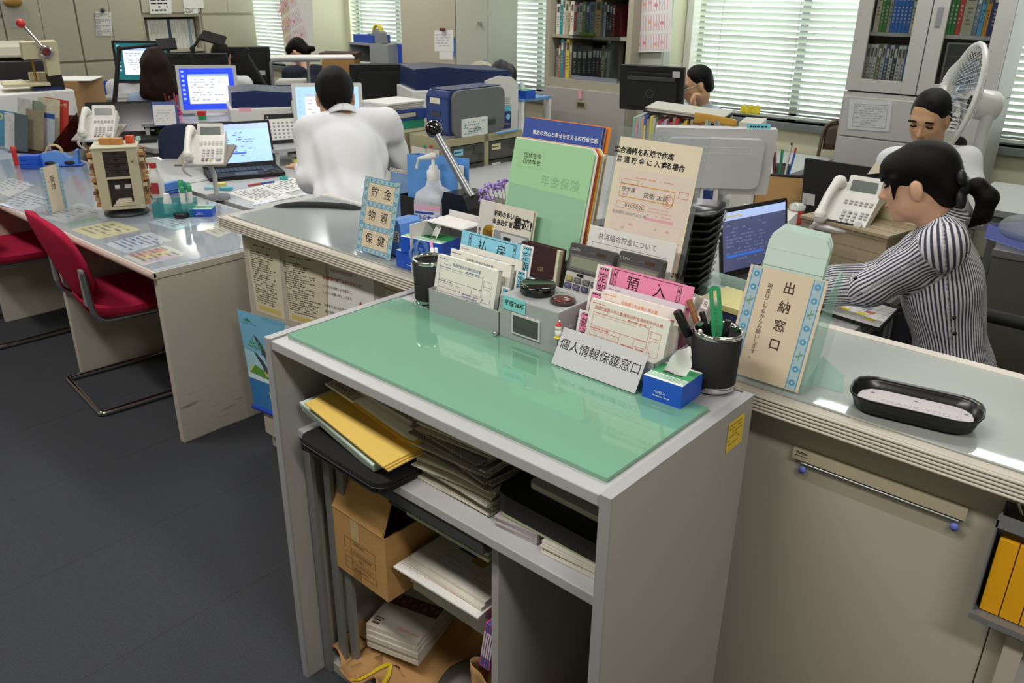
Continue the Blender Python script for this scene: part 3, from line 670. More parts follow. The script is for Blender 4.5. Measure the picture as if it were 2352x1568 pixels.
for i in range(n):
    j=(i+1) %n;fs += [(2*n+i,2*n+j,3*n+j,3*n+i),(j,i,n+i,n+j),(i,j,2*n+j,2*n+i),(n+j,n+i,3*n+i,3*n+j)]
b.add(vs,fs,M_GREEN);b.box((-.009,0,-.001),(.009,L*.4,.001),M_GREEN);b.text('グリーン オープナー',.0075,mi('2a5a40'),LM((0,L*.62,.0038),PI/2));b.build('handle',t)
# scissors
sa=Vector(LC)+Vector((-.004,.004,.02))
t=thing('scissors','blue-handled scissors standing in the pen cup beside the slips','scissors',sa)
for i,(px,py) in enumerate(((962,556),(949,575))):
    tp=atr(px,py,2.12)-sa;v=tp.normalized();L=tp.length;side=_rt;side=(side-v*side.dot(v)).normalized()
    M=basis((0,0,0),side,v);b=MB()
    loop=[(.014*cos(q)+.002,L-.034+.034*sin(q),.004*i) for q in circ(22)[:-1]]
    b.tube(loop,.0058,mat('scissor_blue','2b568f',.35),8,closed=True,T=M);b.tube([(.002,L-.066,.004*i),(-.002+.004*i,L-.09,.004*i)],[.006,.005],mat('scissor_blue','2b568f',.35),8,T=M);h_=b.build('handle',t)
    b=MB();b.prism([(-.006,0),(.004,0),(.005,L-.08),(-.005,L-.08)],.004*i-.0008,.004*i+.0008,M_STEEL,M);b.build('blade',t)
stick('ball_pen','pink pen with a white clip in the cup beside the scissors',LC,(.01,.01,.02),atr(990,554,2.10),.0052,[('barrel',0,.55,1,mat('pink_pen','d892b0',.4)),('grip',.55,.85,1.05,M_WHITE),('cap',.85,1,.8,mat('pink_pen','d892b0',.4))])
stick('ball_pen','white pen standing behind the pink pen',LC,(.016,.02,.02),atr(1001,571,2.13),.005,[('barrel',0,1,1,M_WHITE)])
# calculators ------------------------------------------------------------------
def calculator(label,TL,TR,y0,z0,deg):
    M,w,h=panel(TL,TR,y0,z0,deg);t=thing('calculator',label,'calculator',M=M,group='grey desk calculators')
    b=MB();b.prism(rrect(w,h*.66,.006,4,w/2,h*.33),-.012,0,mat('calc_silver','c2bdb6',.4));b.build('keypad_body',t,bevel=.001)
    b=MB();b.prism(rrect(w,h*.34,.006,4,w/2,h*.83),-.014,.004,mat('calc_dark','4a4a4c',.4));hd=b.build('top_housing',t,bevel=.0015)
    b=MB();b.prism(rrect(w*.90,h*.19,.003,3,w/2,h*.775),.004,.0044,mat('calc_bezel','6d6a68',.4));b.prism(rrect(w*.82,h*.13,.002,3,w/2,h*.775),.0044,.0048,mat('lcd_green','8a917c',.2,var=.02));b.build('display',hd)
    b=MB();b.text('CASIO',h*.038,M_LGREY,LM((w*.14,h*.925,.0043)),sx=1.2);b.text('JS-20WK',h*.022,M_GREY,LM((w*.52,h*.925,.0043)));b.build('marking',hd);b=MB();b.prism(rrect(w*.22,h*.04,.001,2,w*.72,h*.925),.004,.0043,mat('solar_cell','4d3426',.3));b.build('solar_panel',hd)
    KC=[mat('key_grey','6b6c6e',.4),mat('key_purple','5b5a80',.4),mat('key_black','3a3a3c',.4),mat('key_yellow','a59a55',.4)];lab=[['税','%','√','▶','C'],['MC','MR','M-','M+','÷'],['+/-','7','8','9','×'],['AC','4','5','6','-'],['0','1','2','3','+']]
    b=MB();b.prism(rrect(w*.14,h*.028,.002,3,w*.34,h*.625),0,.003,M_BLACK);b.build('slide_switch',t)
    for r in range(5):
        for k in range(5):
            b=MB();kx,ky=w*(.11+.195*k),h*(.56-.088*r);m=KC[3] if (r,k) == (0,0) else KC[0] if r == 0 else KC[1] if r == 1 else KC[2]
            b.prism(rrect(w*.145,h*.062,.002,3,kx,ky),0,.004,m);b.text(lab[r][k],h*.034,M_LGREY,LM((kx,ky,.0042)));b.build('key',t)
    return t
calculator('grey calculator with a silver keypad showing, beside the stamp pads',(1313.8,561),(1416.7,575),1.375,OZ,16)
calculator('grey calculator standing half behind the pink heading card',(1427,576),(1528,597),1.372,OZ,16)
# maroon notebook with specimen label
M,w,h=panel((1222,562),(1289,571.5),1.41,OZ,10);t=thing('notebook','maroon notebook with a teal 見本 label standing behind the slips','notebook',M=M)
MRN=mat('maroon_cover','3c1c1e',.45,var=.1);b=MB();b.box((-.03,0,-.002),(w*.86,h,0),MRN);b.text('OF',.014,mat('gold_print','b89a50',.4,.4),LM((.035,h*.62,.0004)))
b.quad2(-.01,h*.72,.02,h*.724,mat('gold_print','b89a50',.4,.4),None,.0004);b.quad2(-.01,h*.52,.02,h*.524,mat('gold_print','b89a50',.4,.4),None,.0004);b.quad2(-.01,h*.32,.058,h*.46,mat('teal_label','6fc7bb',.7),None,.0003);b.text('見 本',.013,M_INK,LM((.032,h*.39,.0006)));b.build('front_cover',t)
b=MB();b.box((-.03,.002,-.018),(w*.95,h-.003,-.002),mat('page_block','d9d3b4',.8,stretch=(1,1,200)));b.build('pages',t);b=MB();b.box((-.03,0,-.022),(w,h+.001,-.018),MRN);b.build('back_cover',t)
# brochure holders (clear acrylic) with folders ------------------------------------
def holder(label,x0,x1,y0,y1,z0,hb,hf,deg=10):
    t=thing('brochure_holder',label,'brochure holder',(x0,y0,z0));w=x1-x0;d=y1-y0;s=math.tan(rad(deg))
    b=MB();b.add([(0,d,0),(w,d,0),(w,d+hb*s,hb),(0,d+hb*s,hb)],[(0,1,2,3)],M_CLEAR);b.build('back_plate',t,solid=.0025)
    b=MB();b.add([(0,0,0),(w,0,0),(w,hf*s,hf),(0,hf*s,hf)],[(0,1,2,3)],M_CLEAR);b.build('front_plate',t,solid=.0025)
    for x in (0,w):
        b=MB();b.add([(x,0,0),(x,d,0),(x,d+hb*.75*s,hb*.75),(x,hf*1.5*s+.01,hf*1.5),(x,hf*s,hf)],[(0,1,2,3,4)],M_CLEAR);b.build('side_plate',t,solid=.0025)
    b=MB();b.box((0,0,0),(w,d,.003),M_CLEAR);b.build('bottom_plate',t)
    return t
holder('clear acrylic stand holding the green folder',-1.365,-1.125,1.442,1.56,ZC+.001,.26,.10)
holder('clear acrylic stand holding the cream form guide',-1.105,-.86,1.425,1.55,ZC+.001,.26,.12)
def folder(name,label,TL,TR,y0,z0,deg,th,m,draw=None,cat='folder',group=None,poly=None):
    M,w,h=panel(TL,TR,y0,z0,deg);b=MB()
    b.prism(poly(w,h) if poly else [(0,0),(w,0),(w,h),(0,h)],-th,0,m)
    if draw:draw(b,w,h)
    return mark(b.build(name,M=M),label,cat,group)
GRF=mat('mint_folder','a9d9aa',.35,var=.02,coat=.3)
def d_green(b,w,h):
    lt=mi('9bc79d');dk=mi('86ad92')
    b.prism([(.004,.01),(w-.004,.01),(w-.004,h*.70),(.004,h*.72)],.0001,.0002,mi('98c4a6'));b.prism([(w*.2,.02),(w*.93,.02),(w*.93,h*.36),(w*.2,h*.38)],.0002,.0003,mi('a4d6a6'))
    T=LM((0,0,.0004));b.quad2(w*.06,h*.83,w*.40,h*.94,mi('a6d2a2'),T);b.text('団体生命',h*.036,M_INK,T @LM((w*.26,h*.905,.0002)));b.text('団体年金',h*.036,M_INK,T @LM((w*.26,h*.865,.0002)))
    b.text('年金保険',h*.075,mi('8fbb96'),T @LM((w*.65,h*.765,0)),space=1.1)
    for (x,s) in ((.42,1),(.55,.95),(.76,1.6)):
        b.prism([(w*x+.006*s*cos(q),h*.30+.02*(s-1)+.008*s*sin(q)) for q in circ(12)[:-1]],.0004,.0005,mi('7da48a'));b.quad2(w*x-.009*s,h*.12,w*x+.009*s,h*.28+.02*(s-1),mi('83ab90'),T)
folder('file_folder','translucent mint-green folder reading 団体生命 団体年金',(1184,319),(1369,342),1.465,ZC+.006,13,.002,GRF,d_green,poly=lambda w,h:[(0,0),(w,0),(w,h-.012),(w-.012,h),(0,h)])
for i,(c,lab) in enumerate((('e8e4dc','white sheet edge showing beside the mint-green folder'),('cc4a3a','red-edged folder directly behind the mint-green folder'),('e2b93e','yellow folder behind the mint-green folder'),('d9dde4','white-edged folder behind the yellow folder'))):
    folder('file_folder',lab,(1186+4*i,317+.5*i),(1377+5*i,339-.5*i),1.470+.006*i,ZC+.006,13,.0025,mat('folder_'+c,c,.5),group=None,poly=lambda w,h:[(0,0),(w,0),(w,h-.015),(w-.015,h),(0,h)])
def d_blue(b,w,h):
    T=LM((0,0,.0003));b.quad2(0,h-.062,w,h,mat('book_blue','3c56a8',.5),T);b.text('家族の安心と幸せを支える防衛省生協',.0118,M_WHITE,T @LM((w*.55,h-.034,.0003)),bold=.0003)
    b.prism([(w*.56+.02*cos(q),h-.115+.02*sin(q)) for q in circ(25)[:-1]],.0002,.0004,mi('2f4593'))
BGE=mat('book_tan','d6bf97',.7)
folder('booklet','tan booklet with a blue band reading 家族の安心と幸せを支える',(1206,272),(1386,289),1.52,ZC+.006,12,.003,BGE,d_blue,'booklet')
folder('booklet','second blue-banded booklet just behind the first',(1212,272.5),(1393,290),1.527,ZC+.006,12,.003,BGE,d_blue,'booklet')
def d_or(b,w,h):b.quad2(0,h-.062,w,h,M_ORANGE,LM((0,0,.0003)))
folder('booklet','tan booklet with an orange band behind the blue-banded booklets',(1222,271),(1405,290.5),1.536,ZC+.006,12,.003,BGE,d_or,'booklet')
# cream laminated guide ----------------------------------------------------------
def d_cream(b,w,h):
    b.quad2(.008,.01,w-.012,h-.022,M_CREAM,LM((0,0,.0002)));T=LM((0,0,.0006));FM=mat('form_blush','e0d2c6',.8)
    b.text('総合通帳を新規で作成',.0155,M_INK,T @LM((w*.33,h*.885,0)),bold=.0004);b.text('普 通 貯 金 に 入 金',.0155,M_INK,T @LM((w*.33,h*.84,0)),bold=.0003);b.text('する場合',.0155,M_INK,T @LM((w*.67,h*.84,0)),bold=.0004)
    def form(y0,y1,name,full):
        b.quad2(w*.10,y0,w*.92,y1,FM,LM((0,0,.0004)));k=y1;O=mi('d98a4a');YH=mi('e8c850')
        b.scribble(w*.30,k-.020,w*.72,k-.014,1,mi('e39a86'),T,rag=0,dash=.006)
        b.frame2(w*.14,k-.062,w*.76,k-.033,.0012,O,T);b.frame2(w*.139,k-.063,w*.761,k-.032,.0008,YH,T);b.frame2(w*.14,k-.033,w*.34,k-.022,.001,O,T);b.frame2(w*.80,k-.045,w*.90,k-.03,.001,mi('cf6a5e'),T)
        b.text('厚生課',.012,M_INK,T @LM((w*.24,k-.046,0)));b.text('2122',.007,M_INK,T @LM((w*.21,k-.057,0)));b.text(name,.014,M_INK,T @LM((w*.56,k-.052,0)),space=1.1)
        b.tube([(w*.70+.012*cos(q),k-.056+.014*sin(q),.0006) for q in circ(25)[:-1]],.0005,FRD,4,closed=True);b.text('防',.011,FRD,T @LM((w*.70,k-.050,0)));b.text('衛',.011,FRD,T @LM((w*.70,k-.062,0)))
        if full:
            b.frame2(w*.13,k-.087,w*.46,k-.073,.001,O,T);b.text('¥100000',.012,M_INK,T @LM((w*.34,k-.080,0)),space=1.2);b.text('新規積立は500円以上 ¥0',.0085,M_INKG,T @LM((w*.30,k-.098,0)))
            b.quad2(w*.48,k-.103,w*.80,k-.097,M_PINKI,T);b.scribble(w*.50,k-.095,w*.78,k-.073,3,mi('dfb0a8'),T,dash=.006);b.frame2(w*.12,y0+.006,w*.90,k-.108,.0005,mi('d9c6bf'),T);b.scribble(w*.16,y0+.02,w*.85,k-.115,6,mi('d2a8a4'),T,fill=.15,dash=.01)
    form(h*.365,h*.80,'防衛 太郎',True);b.text('定期積立貯金（給与から源泉）を申込む場合',.0122,M_INK,T @LM((w*.50,h*.335,0)),bold=.0004);form(h*.02,h*.30,'防衛 花子',False)
folder('form_guide','laminated cream sheet explaining filled-in deposit forms',(1423,291),(1633,314),1.47,ZC+.006,13,.0012,M_VINYL,d_cream,'notice')
def d_leaf(b,w,h):
    T=LM((0,0,.0004));b.text('共済組合貯金について',.0155,mi('6c6a70'),T @LM((w*.46,h-.021,0)));b.frame2(w*.06,.005,w*.92,h-.036,.0008,M_INKG,T)
    b.text('普通貯金預入申込書(兼総合貯金通帳利用申込書)',.0075,FRD,T @LM((w*.5,h-.055,0)));b.frame2(w*.15,h-.12,w*.75,h-.066,.0008,FRD,T);b.frame2(w*.80,h-.085,w*.92,h-.07,.0008,FRD,T);b.scribble(w*.12,h*.1,w*.85,h*.45,5,FRD,T,fill=.4)
folder('leaflet','white leaflet reading 共済組合貯金について before the cream guide',(1356,517),(1556,557.6),1.432,ZC+.006,13,.003,M_PAPER,d_leaf,'leaflet')
# leaflets at the left: man in profile is kept a plain generic portrait
def d_man(b,w,h):
    T=LM((0,0,.0004));b.text('転勤の多い方',h*.078,M_INK,T @LM((w*.30,h*.875,0)),bold=.0004,sx=.85);b.text('単身赴任者に',h*.078,M_INK,T @LM((w*.28,h*.775,0)),bold=.0004,sx=.85);b.text('最適!',h*.15,M_INK,T @LM((w*.76,h*.805,0)),bold=.0012,sx=.85)
    b.quad2(w*.03,h*.05,w*.97,h*.68,mi('8e8f90'),T);T2=LM((0,0,.0006));b.prism([(w*.2,h*.66),(w*.9,h*.66),(w*.6,h*.52),(w*.3,h*.52)],.0005,.0006,mi('c8c8c6'))
    b.quad2(w*.3,h*.50,w*.5,h*.62,M_INK,T2);b.text('家電製品',h*.105,M_INK,T2 @LM((w*.27,h*.40,.0002)),bold=.001,sx=.85)
    hd=[(.60,.05),(.60,.14),(.57,.17),(.585,.20),(.57,.22),(.575,.25),(.55,.27),(.585,.36),(.60,.46),(.70,.55),(.82,.55),(.92,.46),(.93,.34),(.88,.22),(.88,.05)]
    b.prism([(x*w,y*h) for x,y in hd],.0006,.0007,mi('b9b4ae'));hr=[(.585,.40),(.60,.50),(.70,.58),(.82,.59),(.94,.48),(.95,.33),(.90,.26),(.86,.36),(.82,.36),(.80,.44),(.68,.42)]
    b.prism([(x*w,y*h) for x,y in hr],.0007,.0008,M_INK)
ML=mat('leaflet_stock','ddd6c6',.8)
folder('leaflet','printed leaflet reading 最適 with a man in profile',(1141,470),(1228,483),1.446,ZC+.03,12,.0015,ML,d_man,'leaflet')
folder('leaflet','second copy of the profile leaflet showing behind it',(1147,469),(1234,485),1.452,ZC+.03,12,.0015,ML,None,'leaflet')
def d_ben(b,w,h):
    b.text('BENEFIT STATION',.0085,M_INK,LM((.008,h*.50,.0004),-PI/2),bold=.0003);b.lathe([(.022,0),(.022,.0006),(.001,.0006)],mat('gold_seal','c9a03c',.3,.6),28,(w*.62,h*.62,0),caps=False);b.lathe([(.017,.0006),(.0165,.0008),(.001,.0008)],mat('gold_seal2','b58a2c',.35,.6),28,(w*.62,h*.62,0),caps=False);b.text('20',.018,mi('5a4212'),LM((w*.62,h*.62,.0011)),bold=.0005)
folder('booklet','white booklet with a gold seal beside the profile leaflet',(1103,466),(1150,460),1.462,ZC+.02,10,.008,mat('booklet_white','d9d4cf',.6),d_ben,'booklet')
holder('small clear acrylic stand holding the profile leaflets',-1.475,-1.37,1.43,1.475,ZC+.001,.15,.06)
# white open-backed desk tray behind the withdrawal slips
t=thing('desk_tray','white open desk tray standing behind the withdrawal slips','desk tray',(-1.62,1.43,ZC+.001));Wt=mat('tray_white','dcd8d6',.5,var=.02)
b=MB();b.box((0,0,0),(.003,.15,.135),Wt);b.build('side_plate',t);b=MB();b.box((.003,.147,0),(.22,.15,.15),Wt);b.build('back_plate',t);b=MB();b.box((.003,0,0),(.22,.147,.003),Wt);b.build('bottom_plate',t);b=MB();b.box((.003,.06,.132),(.14,.147,.135),Wt);b.build('top_plate',t)
# three clear stamp holders
for i,(px,py,ch) in enumerate(((1562,630,'密'),(1589,637,'中'),(1612,642,'窓'))):
    c=at(px+6,py+66,ZC+.002);c.y=1.42+.003*i;c.x=-.80+.032*i
    M=LM((c.x,c.y,ZC+.075),rad(-15),rad(65));t=thing('stamp_holder',['clear stamp handle labelled 密 nearest the pink heading','clear stamp handle labelled 中 between its neighbours','clear stamp handle labelled 窓 nearest the pen cup'][i],'stamp',M=M,group='clear stamp handles')
    b=MB();b.prism(rrect(.024,.075,.007,4,0,.0375),-.011,.011,clear('milky_acrylic','f0eeea',.1,.45,'d8d2cc'));b.build('handle',t);b=MB();b.quad2(-.008,.048,.008,.068,M_PAPER,None,.0114);b.text(ch,.012,M_INK,LM((0,.058,.0117)));b.quad2(-.005,.020,.005,.030,M_PAPER,None,.0114);b.build('label',t)
    b=MB();b.prism(rrect(.02,.02,.002,2,0,-.010),-.009,.009,M_LGREY);b.build('stamp_block',t)
b=MB();b.box((-.835,1.41,ZC+.001),(-.715,1.47,ZC+.058),M_DGREY);mark(b.build('stamp_stand',bevel=.003),'dark block holding the three clear stamp handles','stamp stand')
# ------------------------------------------------------------------ 出納窓口 sign holder with envelopes
def flower_band(b,x0,x1,y0,y1,T=None,vertical=True):
    LB,FB,CY,LF=mat('band_pale','a9c3cc',.7),mat('band_blue','4f9cc8',.6),mat('flower_eye','e6dfa0',.7),mat('leaf_green','6d9a72',.7);T=T or LM((0,0,.0003))
    b.quad2(x0,y0,x1,y1,LB,T)
    T2=T @LM((0,0,.0002));e=.0018
    if vertical:b.quad2(x0,y0,x0+e,y1,FB,T2);b.quad2(x1-e,y0,x1,y1,FB,T2)
    else:b.quad2(x0,y0,x1,y0+e,FB,T2);b.quad2(x0,y1-e,x1,y1,FB,T2)
    L=(y1-y0) if vertical else (x1-x0);W=(x1-x0) if vertical else (y1-y0);st=W*1.15;n=max(1,int(L/st));st=L/n
    for i in range(n):
        c=(i+.5)*st;x,y=((x0+x1)/2,y0+c) if vertical else (x0+c,(y0+y1)/2)
        if i %3 < 2:
            b.add([(x+W*.30*cos(q),y+W*.30*sin(q),0) for q in circ(13)[:-1]],[tuple(range(12))],FB,T=T2);b.add([(x+W*.09*cos(q),y+W*.09*sin(q),.0002) for q in circ(9)[:-1]],[tuple(range(8))],CY,T=T2)
        else:
            for s in (-1,1):
                b.add([(x,y-s*W*.1,0),(x+s*W*.28,y+s*W*.05,0),(x+s*W*.30,y+s*W*.28,0),(x+s*W*.08,y+s*W*.15,0)],[(0,1,2,3)],LF,T=T2)
            b.quad2(x-W*.03,y-W*.45,x+W*.03,y+W*.45,LF,T2)
def d_cash(b,w,h):
    flower_band(b,w*.05,w*.18,.004,h-.004,LM((0,0,.001)));flower_band(b,w*.82,w*.95,.004,h-.004,LM((0,0,.001)))
    BR=mi('4a3a36');b.text('出納窓口',w*.155,BR,LM((w*.56,h*.85,.0013)),vertical=True,space=1.42,bold=.0003);b.text('現金はこちらからお願いします。',w*.066,BR,LM((w*.32,h*.84,.0013)),vertical=True,space=.92)
ts,MS,w,h=slab_sign('cashier_sign','cream sign reading 出納窓口 with blue flower borders',(1724,603),(1907,645),1.43,ZC+.0065,17,mat('cashier_card','dccdb2',.5,var=.02),.004,d_cash)
EG=mat('acrylic_edge','7fd3c4',.2,var=.03)
t=thing('envelope_stand','clear green-edged acrylic stand behind the cashier sign','envelope stand',M=MS)
b=MB();b.box((.012,0,-.075),(w+.012,h*1.28,-.072),M_CLEAR);b.build('back_plate',t);b=MB();b.box((.003,0,-.010),(w,h*.9,-.006),M_CLEAR);b.build('front_plate',t)
for x in (.004,w-.006):
    b=MB();b.prism([(-.006,0),(-.072,0),(-.074,h*1.05),(-.062,h*1.10),(-.04,h*.98),(-.008,h*.55)],x,x+.004,clear('edge_tint','e2f5ef',.08,.22,'c4ebe2'),Matrix(((0,0,1,0),(0,1,0,0),(1,0,0,0),(0,0,0,1))));b.build('side_plate',t)
b=MB();b.prism([(w-.02,-.001),(w+.06,-.001),(w+.05,.05),(w+.0,.075)],-.080,-.076,clear('edge_tint','e2f5ef',.08,.22,'c4ebe2'));b.build('prop',t)
ENV=mat('mint_envelope','c9dfd6',.75,var=.02)
for i in range(3):
    M,we,he=panel((1768+4*i,545-7*i),(1905+4*i,581-7*i),1.468+.008*i,ZC+.03,17);b=MB();
    b.prism([(0,0),(we,0),(we,he),(we-.012,he+.02),(.022,he+.024),(0,he)],-.003,0,ENV);b.quad2(0,he*.93,we,he*.932,mi('a9c2b8'),Z);b.quad2(.0,he*.79,we,he*.797,mi('9fae9c'),Z)
    mark(b.build('envelope',M=M),['mint-green envelope at the front of the cashier sign holder','mint-green envelope in the middle of the cashier sign holder','mint-green envelope at the back of the cashier sign holder'][i],'envelope','mint-green envelopes')
# ------------------------------------------------------------------ coin tray
c=(at(1954,885,.968)+at(2262,955,.968))/2;L=(at(1954,885,.968)-at(2262,955,.968)).length
ct=thing('coin_tray','black octagonal coin tray with a white THANK YOU mat','coin tray',(c.x,c.y+.002,ZC+.0062),atan2((at(2262,955,.968)-at(1954,885,.968)).y,(at(2262,955,.968)-at(1954,885,.968)).x))
def octo(l,w,r):return rrect(l,w,r,3)
Wd=.118
b=MB();rings=[(L-.020,Wd-.022,0),(L-.008,Wd-.010,.022),(L,Wd,.030),(L-.003,Wd-.003,.0315),(L-.010,Wd-.012,.024),(L-.022,Wd-.024,.004)]
R_=[octo(l,w,.040) for l,w,z in rings];n=len(R_[0]);vs=[(x,y,rings[k][2]) for k in range(6) for x,y in R_[k]]
fs=[(k*n+i,k*n+(i+1) %n,(k+1)*n+(i+1) %n,(k+1)*n+i) for k in range(5) for i in range(n)]+[tuple(range(n-1,-1,-1)),tuple(range(5*n,6*n))]
b.add(vs,fs,mat('tray_black','141416',.28,var=.05),True);b.build('tray',ct)
b=MB();b.prism(octo(L-.030,Wd-.032,.036),.0042,.012,mat('bristle_mat','d5cdd2',.95,var=.08,scale=600,bump=.6,bscale=900));b.text('THANK YOU !!',.017,mi('aaa6ab'),LM((.01,-.004,.0123)),space=1.1,sx=1.15)
b.scribble(-.07,-.026,.075,-.018,1,mi('b4b0b6'),LM((0,0,.0123)),rag=0,dash=.008)
for (x,y) in ((-.075,.022),(.0,.026),(.085,.018)):b.add([(x+.004*cos(q),y+.003*sin(q),.0124) for q in circ(7)[:-1]],[tuple(range(6))],M_INKG)
b.build('bristle_mat',ct)
# ------------------------------------------------------------------ contents of the writing stand
def slab3(name,label,cat,O,A,B_,th,m,draw=None,group=None,bevel=0,top=None):
    """slab with its top face on origin O, edge O->A (x) and O->B_ (y side), thickness downward"""
    O,A,B_=Vector(O),Vector(A),Vector(B_);M=basis(O,A-O,B_-O);w=(A-O).length;d=(M.inverted() @B_).y
    b=MB();x0,x1=0,w;y0,y1=min(0,d),max(0,d)
    b.box((x0,y0,-th),(x1,y1,-.0004),m);b.box((x0,y0,-.0004),(x1,y1,0),top or m)
    if draw:draw(b,w,d)
    return mark(b.build(name,M=M,bevel=bevel),label,cat,group)
def layered(col,name,n=90):return mat(name,col,.85,var=.25,scale=n,stretch=(.2,.2,6))
# zip case under the envelopes
t=thing('document_case','black padded zip case under the yellow envelopes on the upper shelf','case',(-1.235,1.03,.7225),rad(-2))
b=MB();b.prism(rrect(.29,.33,.03,6),.0,.024,mat('neoprene_black','111113',.9,var=.2,scale=300,bump=.3));b.build('body',t,bevel=.008,seg=3)
b=MB();b.tube([(x,y,.013) for x,y in rrect(.292,.332,.03,6)],.0025,M_BLACK,6,closed=True);b.build('zip',t)
EV=mat('envelope_yellow','e3c263',.7,var=.03);EM=mat('envelope_mint','c9dcd2',.7,var=.03)
for i in range(4):
    o=Vector((-.0035*i,.004*i,-.0085*i))
    slab3('envelope',['top mint-green envelope under the yellow envelopes','second mint-green envelope from the top under the yellow ones','third mint-green envelope from the top, poking out at the shelf front','lowest mint-green envelope resting on the black zip case'][i],'envelope',Vector((-1.415,.905,.806))+o,Vector((-1.135,.879,.772))+o,Vector((-1.39,1.15,.815))+o,.005,EM,group='mint-green envelopes on the upper shelf')
for i in range(3):
    o=Vector((.004*i,.003*i,-.0042*i+.0))
    slab3('envelope',['top yellow envelope of the stack on the upper shelf','middle yellow envelope of the stack on the upper shelf','lowest yellow envelope of the stack on the upper shelf'][i],'envelope',Vector((-1.377,.893,.822))+o,Vector((-1.097,.875,.786))+o,Vector((-1.355,1.14,.836))+o,.0035,EV,group='yellow envelopes')
def d_yf(b,w,d):b.scribble(w*.35,d*.5,w*.65,d*.6,1,M_INK,Z,rag=0)
t=thing('folded_file','yellow card folder holding curled papers on top of the envelopes','folder',M=basis((-1.31,.955,.829),(1,-.05,-.12),(.05,1,.03)))
b=MB();b.grid(lambda u,v:(.235*u,.17*v,.004+.022*max(0,u-.75)**1.2*4*.7),20,4,mat('card_yellow','d9ad33',.6));b.grid(lambda u,v:(.235*u,.17*v,.0005),4,4,mat('card_yellow','d9ad33',.6));b.build('cover',t,solid=.0008)
for i in range(5):
    b=MB();b.grid(lambda u,v:(.01+.215*u,.004+.16*v,.003+.0025*i+.012*max(0,u-.6)**1.5),14,3,M_PAPER2 if i %2 else M_PAPER);b.build('paper_sheet',t,solid=.0006)
slab3('paper_stack','grey-white papers on top of the yellow folder','papers',(-1.30,.975,.852),(-1.12,.975,.838),(-1.30,1.14,.853),.010,layered('b9b6b2','grey_papers'),bevel=.002)
def d_asaka(b,w,d):
    b.quad2(w*.06,d*.06,w*.94,d*.94,mat('book_black','222020',.5),Z);b.quad2(w*.06,d*.06,w*.94,d*.5,mi('cfc8b8'),LM((0,0,.0006)));b.text('ASAKA Training Area',.0105,M_INK,LM((w*.5,d*.38,.0009)),bold=.0001);b.scribble(w*.2,d*.14,w*.8,d*.28,2,M_INK,LM((0,0,.0009)),rag=0,dash=.006)
slab3('booklet','dark booklet reading ASAKA Training Area lying on the envelopes','booklet',(-1.385,.955,.845),(-1.275,.945,.842),(-1.38,1.03,.847),.005,M_PAPER2,d_asaka)
t=thing('tape_roll','tan roll of packing tape behind the grey papers','tape',(-1.165,1.07,.81));
b=MB();b.lathe([(.036,0),(.036,.045),(.026,.045),(.026,0),(.036,0)],mat('tape_tan','b08a56',.4),28,caps=False);b.build('tape',t);b=MB();b.lathe([(.026,.001),(.026,.044),(.023,.044),(.023,.001),(.026,.001)],M_BRWN,28,caps=False);b.build('core',t)
slab3('box','brown box at the back of the upper shelf under the tape roll','box',(-1.22,1.02,.809),(-1.12,1.02,.809),(-1.22,1.13,.809),.085,M_BRWN)
# newspapers: each folded paper a thing of its own
def newsprint(name,c,k):
    m=mat(name,c,.95,var=.05);n,l=nodes_of(m);bs=n['Principled BSDF'];lk=bs.inputs['Base Color'].links[0].from_socket
    tc=n.new('ShaderNodeTexCoord');bt=n.new('ShaderNodeTexBrick');bt.inputs['Scale'].default_value=60;bt.inputs['Color1'].default_value=(.16,.15,.14,1);bt.inputs['Color2'].default_value=(.30,.29,.27,1);bt.inputs['Mortar'].default_value=(1,1,1,1);bt.inputs['Mortar Size'].default_value=.035
    mx=n.new('ShaderNodeMix');mx.data_type='RGBA';mx.blend_type='MULTIPLY';mx.inputs[0].default_value=k
    l.new(tc.outputs['Object'],bt.inputs[0]);l.new(lk,mx.inputs[6]);l.new(bt.outputs[0],mx.inputs[7]);l.new(mx.outputs[2],bs.inputs['Base Color']);return m
NP1,NP2,NP3=newsprint('newsprint','cac5b6',.4),newsprint('newsprint_dark','aaa49a',.6),mat('plain_newsprint','d6d0bf',.9,var=.06)
NL=['lowest folded newspaper on the upper shelf, its fold hanging forward','second folded newspaper from the bottom of the pile','newspaper with dark print in the middle of the pile','grey-printed newspaper above the middle of the pile','newspaper with a reddish edge near the top of the pile','top bundle of pale curled paper on the newspapers']
zz=.7225
